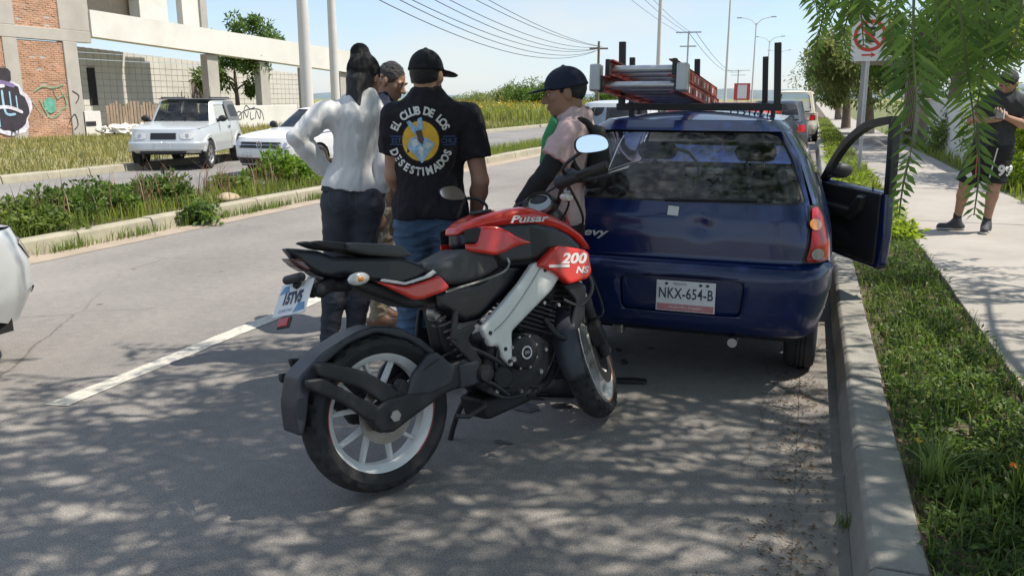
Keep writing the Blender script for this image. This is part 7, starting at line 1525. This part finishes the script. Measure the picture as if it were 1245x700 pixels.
C = np.stack([xx, yy, np.full(n, .008) + rg.random(n) * .006], 1)[k]; V, F = cards(C, rdir(len(C), rg, -.05, .12), rdir(len(C), rg, .8, 1), rg.uniform(.008, .03, len(C)), rg.uniform(.003, .009, len(C))); fastmesh('leaf_litter', V, F, leaf_mat('dead_leaf', (.10, .065, .035), .6, .1, 9.))['kind'] = 'stuff'
# median: grass, seed stalks, shrubs
def shrub(name, c, r, n, ls, m, lab, cat='shrub', grp=None, stems=5, up=.5, clumps=14, stemm=None, dense=.6, seed=1):
    g = np.random.default_rng(seed); t = thing(name, c, 0, lab, cat, grp); rx, ry, rz = r
    cc = rdir(clumps, g, -.1, 1) * g.uniform(.3, .8, clumps)[:, None]; cr = g.uniform(.25, .48, clumps); ci = g.integers(0, clumps, n); d = rdir(n, g); f = g.uniform(.55, 1, n)
    Pn = cc[ci] + d * (cr[ci] * f)[:, None]; Pn = Pn[Pn[:, 2] > -.25] ; k = len(Pn); d = d[:k]
    C = Pn * np.array([rx, ry, rz]) + np.array([0, 0, rz * .32]); C[:, 2] = np.abs(C[:, 2]); D = d + rdir(k, g) * .7; D[:, 2] += up - .5
    V, F = cards(C, D, rdir(k, g, .3, 1), ls * g.uniform(.6, 1.3, k), ls * .42 * g.uniform(.7, 1.2, k)); fastmesh('foliage', V, F, m, t)['kind'] = 'stuff'
    q = MB()
    for i in range(stems):
        e = cc[i % clumps] * np.array([rx, ry, rz]) + np.array([0, 0, rz * .3]); b = (e[0] * .15, e[1] * .15, 0); MB().tube(spline([b, (e[0] * .5, e[1] * .5, e[2] * .6), tuple(e)], 3), max(.006, rz * .022), 5).build('stem', stemm or M_BARK, t, True)
    return t
P = np.stack([rg.uniform(-8.3, -7.3, 16000), 3 + 40 * rg.random(16000) ** 1.3, np.full(16000, .11)], 1); V, F = blades(P, rg.uniform(.08, .28, 16000), .010, rg, .7); fastmesh('grass', V, F, leaf_mat('median_grass', (.17, .23, .05), .45, .4, .9))['kind'] = 'stuff'
P = np.stack([-7.02 + np.abs(rg.normal(0, .05, 1500)) - .04, rg.choice([6.3, 7.2, 8.2, 8.6, 9.3, 9.8, 10.8, 12, 13], 1500) + rg.normal(0, .22, 1500), np.full(1500, .0)], 1); V, F = blades(P, rg.uniform(.04, .18, 1500), .008, rg, .9); fastmesh('kerb_weeds', V, F, L_GRASS)['kind'] = 'stuff'
P = np.stack([rg.uniform(-8.35, -7.5, 420), 4 + 9 * rg.random(420), np.full(420, .11)], 1); V, F = blades(P, rg.uniform(.35, .75, 420), .010, rg, .8); fastmesh('seed_stalks', V, F, leaf_mat('seed_stalk', (.20, .13, .09), .4, .2, 2.))['kind'] = 'stuff'
gs_ = 'shrubs and weeds growing along the median'
for k, (px, py, r, n, m, lab) in enumerate(((150, 262, (.75, .5, .34), 2400, leaf_mat('median_leaf', (.095, .165, .04), .5, .4, 2.), 'large dark leafy shrub on the median below the silver off-roader'), (225, 250, (.6, .45, .30), 1700, L_WEED, 'mid green leafy shrub right of the largest median shrub'), (60, 285, (.6, .5, .30), 1500, L_GRASS, 'low light green shrub at the left end of the median'), (365, 226, (.75, .5, .42), 2200, leaf_mat('lime_leaf', (.12, .22, .03), .4, .4, 2.), 'bright green bushy shrub in front of the white saloon bumper'), (310, 236, (.45, .4, .26), 1000, L_GRASS, 'small green shrub on the median by the stone'), (105, 272, (.5, .45, .34), 1300, L_WEED, 'green shrub left of the largest dark median shrub'), (270, 262, (.35, .3, .22), 700, L_WEED, 'small weed clump in front of the median kerb'))):
    c = at(px, py, z=.11); shrub('shrub', (min(c.x, -7.35) - .35 if k < 6 else -7.0, c.y, .11 if k < 6 else 0), r, n, .085, m, lab, 'shrub', gs_, 4, .7, 16, M_STEM, seed=k + 3)
c = at(295, 243, z=.16); bm = bmesh.new(); bmesh.ops.create_icosphere(bm, subdivisions=3, radius=.14)
for v in bm.verts: v.co *= 1 + .09 * math.sin(v.co.x * 30 + 2) * math.cos(v.co.y * 26); v.co.z *= .55; v.co.y *= 1.3
me = bpy.data.meshes.new('stone'); bm.to_mesh(me); bm.free(); st = link('stone', me, None, mat('warm_stone', (.36, .28, .19), .9, var=.2, bump=.6, bs=40), True); st.location = (-7.45, c.y, .17); tag(st, 'brown stone lying on the median kerb among the grass', 'stone')
# dry grass round the off-roader and along the building
n = 34000; yy = 10 + 24 * rg.random(n); xx = rg.uniform(-27.2, -13.95, n); P = np.stack([xx, yy, np.full(n, .02)], 1)
dens = .5 + .5 * np.sin(xx * 1.1 + 2 * np.sin(yy * .7)) * np.cos(yy * .9); P = P[rg.random(n) < .35 + .65 * dens]; P = P[~((np.abs(P[:, 0] + 13.9) < 1.3) & (P[:, 1] > 13.6) & (P[:, 1] < 18.6))]
n = len(P); V, F = blades(P, rg.uniform(.08, .28, n) * (.6 + .4 * dens[:n]), .022, rg, .8); fastmesh('dry_grass', V, F, L_DRY)['kind'] = 'stuff'
n = 14000; P = np.stack([rg.uniform(-27.2, -13.95, n), rg.uniform(8, 34, n), np.full(n, .02)], 1); P = P[~((np.abs(P[:, 0] + 13.9) < 1.2) & (P[:, 1] > 13.6) & (P[:, 1] < 18.6))]; V, F = blades(P, rg.uniform(.08, .26, len(P)), .02, rg, .8); fastmesh('grass', V, F, leaf_mat('olive_grass', (.17, .19, .06), .4, .35, .6))['kind'] = 'stuff'
# the field: tall flowering weeds in bands
def field(name, n, x0, x1, y0, y1, h, w, m, z=-.05, pw=1.):
    y = y0 + (y1 - y0) * rg.random(n) ** pw; x = x0 + (x1 - x0) * rg.random(n); P = np.stack([x, y, np.full(n, z)], 1); V, F = blades(P, rg.uniform(*h, n), w * (.5 + y / y1), rg, .6); fastmesh(name, V, F, m)['kind'] = 'stuff'
field('field_grass', 16000, -34, -13.95, 34, 62, (.15, .5), .05, L_DRY)
field('field_weeds', 30000, -75, -14.3, 46, 150, (.5, 1.25), .09, leaf_mat('field_weed', (.19, .225, .06), .45, .35, .12), pw=1.4)
field('field_grass', 7000, -16, -13.95, 20, 90, (.15, .5), .03, L_GRASS)
n = 2400; y = 52 + 95 * rg.random(n) ** 1.3; x = rg.uniform(-72, -15, n); k = np.sin(x * .21 + .7) + np.sin(y * .13 + x * .05) > -.5; C = np.stack([x, y, rg.uniform(.75, 1.25, n)], 1)[k]; V, F = cards(C, rdir(len(C), rg, -.2, .8), rdir(len(C), rg, .3, 1), .13, .12); fastmesh('yellow_flowers', V, F, L_FLOW)['kind'] = 'stuff'
gsc = 'scrub bushes on the skyline of the field'
for k, (px, Y, rx, rz, lab) in enumerate(((640, 150, 6, 4.2, 'dark scrub bush on the field skyline left of the navy cap'), (612, 165, 6, 3.2, 'lower scrub bush on the field skyline left of the tallest one'), (662, 140, 4.5, 3.4, 'scrub bush on the skyline next to the navy cap brim'), (577, 200, 8, 2.6, 'distant flat scrub bush on the skyline right of the black cap'), (740, 130, 4, 2.6, 'scrub bush on the skyline behind the ladder foot'))):
    X = at(px, 120, Y=Y).x; shrub('scrub_bush', (X, Y, -.05), (rx, rx, rz), 2600, .55, L_OLIVE if k % 2 else L_DARK, lab, 'bush', gsc, 3, .5, 18, seed=k + 40)
# trees
def tree(name, c, h, tr, crown, n, ls, m, lab, grp=None, clumps=26, seed=1, cz=.62, limbs=6, asp=.42):
    g = np.random.default_rng(seed); t = thing(name, c, 0, lab, 'tree', grp); rx, ry, rz = crown; zc = h - rz
    bend = g.normal(0, .08, 4) * h; top = Vector((bend[0], bend[1], zc))
    MB().tube(spline([(0, 0, -.1), (bend[0] * .3, bend[1] * .3, zc * .45), top], 5), [tr * (1.25 - .75 * i / 10) for i in range(11)], 9).build('trunk', M_BARK, t, True)
    cc = rdir(clumps, g, -.75, 1) * (g.uniform(.25, .85, clumps) ** .7)[:, None]; cr = g.uniform(.16, .36, clumps)
    for i in range(limbs):
        e = cc[i] * np.array([rx, ry, rz]) + np.array([bend[0], bend[1], zc]); s = Vector((bend[0] * .5, bend[1] * .5, zc * g.uniform(.5, .85))); MB().tube(spline([s, s.lerp(Vector(e), .5) + Vector((0, 0, .1 * rz)), Vector(e)], 4), [tr * (.5 - .4 * j / 8) for j in range(9)], 6).build('limb', M_BARK, t, True)
    ci = g.integers(0, clumps, n); d = rdir(n, g); f = g.uniform(.2, 1, n) ** .5; C = (cc[ci] + d * (cr[ci] * f)[:, None]) * np.array([rx, ry, rz]) + np.array([bend[0], bend[1], zc]); D = d * .6 + rdir(n, g); D[:, 2] -= .25
    V, F = cards(C, D, rdir(n, g, .2, 1), ls * g.uniform(.6, 1.4, n), ls * asp * g.uniform(.7, 1.2, n)); fastmesh('crown', V, F, m, t)['kind'] = 'stuff'; return t
gt = 'trees lining the pavement ahead'
for k, (X, Y, h, cr, m, n, lab) in enumerate(((2.2, 36, 5.0, (2.3, 2.0, 2.2), L_OLIVE, 11000, 'grey green spreading tree left of the no parking sign'), (1.6, 43, 4.6, (2.1, 1.9, 1.9), L_OLIVE, 8000, 'grey green tree farther back at the left end of the tree row'), (3.9, 33, 4.6, (2.2, 2., 1.9), L_DARK, 6000, 'dark tree behind the shelter roof'), (3.5, 25, 5.0, (1.7, 1.7, 1.8), L_DARK, 6000, 'dark green tree right of the shelter behind the hanging leaves'), (5.2, 22, 6.0, (2.4, 2.4, 2.4), L_OLIVE, 7500, 'tall olive tree right of the pavement behind the hanging leaves'), (5.6, 16.5, 5.6, (2.1, 2.1, 2.3), L_BRIGHT, 7500, 'tall yellow green tree behind the young man'), (7.6, 19, 7., (3, 3, 3), L_DARK, 7000, 'tall dark tree at the far right behind the other trees'), (1.7, 60, 5., (3, 3, 2), L_DARK, 4000, 'distant dark tree at the end of the pavement'))):
    tree('tree', (X, Y, .1), h, .1 + .02 * h, cr, n, .16 if Y < 30 else .2, m, lab, gt, 30, k + 60, limbs=7, asp=.36)
gh = 'bushes along the right side of the pavement'
for k, (X, Y, r, m, n, lab) in enumerate(((3.6, 12.6, (.7, .9, .75), L_DARK, 4200, 'low dark green bush right behind the young man'), (4.1, 15.5, (1.1, 1.3, 1.5), L_BRIGHT, 5500, 'bright yellow green bush left of the young man'), (3.7, 19, (.9, 1.5, 1.4), L_BRIGHT, 4500, 'bright green bush farther along the pavement in front of the wall'), (4.9, 12, (1.2, 1.2, 1.9), L_WEED, 5000, 'tall green bush at the right edge behind the young man'), (5.2, 18.5, (1.3, 1.6, 2.0), L_WEED, 5000, 'tall mid green bush behind the bright bushes'), (3.3, 23.5, (.6, 1.2, 1.0), L_GRASS, 2500, 'small light green bush next to the low white wall'), (3.2, 15.2, (.5, .8, .5), L_BRIGHT, 2200, 'knee high yellow green bush at the pavement edge'))):
    shrub('bush', (X, Y, .1), r, n, .10, m, lab, 'bush', gh, 6, .4, 22, seed=k + 80)
P = np.stack([rg.uniform(2.78, 9, 16000), rg.uniform(7, 40, 16000), np.full(16000, .1)], 1); V, F = blades(P, rg.uniform(.1, .4, 16000), .018, rg, .7); fastmesh('grass', V, F, leaf_mat('right_grass', (.19, .25, .05), .45, .4, .8))['kind'] = 'stuff'
tree('tree', (-37, at(288, 30, X=-37).y, 0), 7.2, .15, (2.2, 2.6, 1.9), 2600, .3, L_WEED, 'green tree top showing above the white fascia', None, 20, 32, limbs=5); tree('tree', (-29.2, 37.9, 0), 4.6, .13, (2.0, 2.0, 1.7), 3200, .26, L_WEED, 'small green tree growing inside the white colonnade', None, 22, 31, limbs=6); shrub('bush', (-29.0, 33.4, 0), (.9, .9, 1.0), 900, .2, L_BRIGHT, 'yellow green bush inside the colonnade behind the off-roader', 'bush', None, 4, .5, 12, seed=33)
# pepper tree over the parking lane: its shade dapples the road, its fronds hang into the view
pt = thing('pepper_tree', (2.95, 4.0, .1), 0, 'overhanging pepper tree with feathery fronds hanging in at the upper right', 'tree')
MB().tube(spline([(0, 0, -.1), (.05, .05, 1.0), (-.15, -.05, 2.0), (-.5, -.1, 3.0)], 5), [.21, .2, .19, .18, .175, .17, .165, .16, .155, .15, .145, .14, .13, .12, .11, .1], 10).build('trunk', M_BARK, pt, True)
g = np.random.default_rng(77); b0 = Vector((2.95, 4.0, .1))
cl = []
for i in range(140):
    a = g.uniform(0, 6.2832); r = 4.9 * g.random() ** .55; x, y = 1.75 + r * math.cos(a) * .92, 3.5 + r * math.sin(a) * 1.02; z = 3.5 + 1.9 * (1 - (r / 5.0) ** 2) + g.normal(0, .45)
    if z > 2.95 and x > -.85 + .25 * math.sin(y * 2.1): cl.append((x, y, z))
cl += [(g.uniform(-.75, .9), g.uniform(1.7, 4.1), g.uniform(3.7, 5.2)) for i in range(15)]
for i, (x, y, z) in enumerate(cl[:26]):
    e = Vector((x, y, z)) - b0; s = Vector((-.3, -.05, 2.4)) + Vector((0, 0, g.uniform(-.2, .5))); MB().tube(spline([s, s.lerp(e, .5) + Vector((0, 0, .35)), e], 4), [.05 - .005 * j for j in range(9)], 6).build('limb', M_BARK, pt, True)
Cs, Ds = [], []
for (x, y, z) in cl:
    for j in range(int(g.integers(18, 32))):
        s = np.array([x, y, z]) - np.array(b0) + g.normal(0, 1, 3) * np.array([.42, .42, .22]); L = g.uniform(.35, .8); dr = np.array([g.normal(0, .25), g.normal(0, .25), -1.]); dr /= np.linalg.norm(dr); sd = rdir(1, g, -.1, .1)[0]
        k = int(L / .035); u = np.linspace(0, 1, k)[:, None]; p = s + dr * L * u; sg = np.where(np.arange(k) % 2 == 0, 1, -1)[:, None]; Cs.append(p); Ds.append(sd * sg * .9 + dr * .7 + g.normal(0, .15, (k, 3)))
Cs, Ds = np.concatenate(Cs), np.concatenate(Ds)
_w = Cs + np.array(b0) - np.array([0, 0, CAMH]); _f = -_w[:, 0] * math.sin(R(YAW)) + _w[:, 1] * math.cos(R(YAW)); _keep = (_f < .3) | (_w[:, 2] > .125 * _f + .12); Cs, Ds = Cs[_keep], Ds[_keep]
V, F = cards(Cs, Ds, rdir(len(Cs), g, .4, 1), .12, .034); fastmesh('crown', V, F, L_PEP, pt)['kind'] = 'stuff'
def frond(pix, D, ll, seed, pairs=None, wid=.0085):
    g = np.random.default_rng(seed); C0 = Vector((0, 0, CAMH)); pts = [C0 + ray(px, py).normalized() * (D + .05 * i * g.normal() * .3) - b0 for i, (px, py) in enumerate(pix)]
    pts = spline(pts, 10); L = sum((pts[i + 1] - pts[i]).length for i in range(len(pts) - 1)); n = pairs or max(8, int(L / .0125)); V = []; F = []
    q = MB().tube(pts, [.0022 - .0014 * i / len(pts) for i in range(len(pts))], 5)
    o = q.build('frond', M_STEM, pt, True)
    side = Vector((math.cos(R(YAW)), math.sin(R(YAW)), 0)); ph = g.uniform(-.5, .5); nn = Vector((-side.y, side.x, 0)); A = side * math.cos(ph) + nn * math.sin(ph)
    C, Dd, Nn, Ln = [], [], [], []
    for k in range(n):
        u = (k + .5) / n; f = u * (len(pts) - 1); i = min(int(f), len(pts) - 2); p = pts[i].lerp(pts[i + 1], f - i); t = (pts[i + 1] - pts[i]).normalized()
        for s in (-1, 1):
            C.append(p); d = t * g.uniform(.55, .8) + A * s * g.uniform(.7, .95) + nn * g.normal(0, .14) + Vector((0, 0, -.10)); Dd.append(d); Nn.append(nn + Vector(g.normal(0, .3, 3))); Ln.append(ll * (1 - .55 * max(0, u - .55) / .45) * min(1, .55 + u * 1.6) * g.uniform(.85, 1.12))
    Vv, Ff = cards(np.array(C), np.array(Dd), np.array(Nn), np.array(Ln), wid * np.array(Ln) / ll, .12); fastmesh('leaflets', Vv, Ff, L_PEP, o)['kind'] = 'stuff'; return o
FR = [([(1086, -30), (1082, 15), (1079, 58)], 1.55, .036), ([(1044, -30), (1047, 15), (1050, 56)], 1.6, .034), ([(1112, -30), (1110, 50), (1113, 120), (1106, 195)], 1.32, .058), ([(1106, 190), (1098, 225), (1093, 262)], 1.33, .022), ([(1160, -30), (1172, 50), (1182, 130), (1188, 185)], 1.38, .056), ([(1188, 150), (1190, 210), (1184, 262)], 1.4, .036), ([(1012, -30), (1003, 10), (994, 50), (984, 98)], 1.75, .034), ([(1040, -30), (1034, 10), (1026, 40), (1030, 70)], 1.7, .034), ([(1095, -30), (1088, 20), (1085, 60), (1090, 105)], 1.5, .040), ([(1135, -30), (1140, 20), (1136, 70), (1130, 118)], 1.45, .046), ([(1198, -30), (1200, 40), (1194, 90), (1186, 140)], 1.4, .050), ([(1244, -30), (1240, 20), (1232, 50), (1222, 78)], 1.4, .050), ([(1180, -30), (1190, 20), (1205, 60), (1216, 92)], 1.5, .05), ([(1024, -30), (1020, 0), (1008, 30)], 1.7, .034), ([(1150, -30), (1155, 10), (1160, 50), (1172, 92)], 1.55, .046), ([(1062, -30), (1058, -5), (1046, 22)], 1.65, .034), ([(1225, -30), (1222, 10), (1210, 45)], 1.5, .05)]
for k, (pix, D, ll) in enumerate(FR): frond(pix, D, ll, 200 + k)
g = np.random.default_rng(8)
for k in range(19):
    x = g.uniform(1095, 1275) if k > 5 else g.uniform(985, 1050); y1 = g.uniform(10, 120 if x < 1195 else 62) if x > 1090 else g.uniform(0, 38); frond([(x, -40), (x + g.normal(0, 10), y1 * .4 - 15), (x + g.normal(0, 22), y1)], g.uniform(1.45, 2.3), g.uniform(.034, .052), 300 + k)
mb_ = [Vector((-.4, -.1, 2.7)), Vector((-1.3, -1.2, 2.55)), Vector((-2.0, -2.2, 2.1)), Vector((-2.35, -2.75, 1.95))]
MB().tube(spline(mb_, 6), [.05 - .002 * i for i in range(19)], 7).build('limb', M_BARK, pt, True)
for k in range(16):
    a = at(1000 + 16 * k, -34, Y=1.0) ; r_ = ray(1000 + 16 * k, -34).normalized(); e = Vector((0, 0, CAMH)) + r_ * (1.7 - .02 * k) - b0; s = mb_[2].lerp(mb_[3], k / 16); MB().tube(spline([s, s.lerp(e, .5) + Vector((0, 0, .08)), e], 4), .006, 5).build('twig', M_BARK, pt, True)
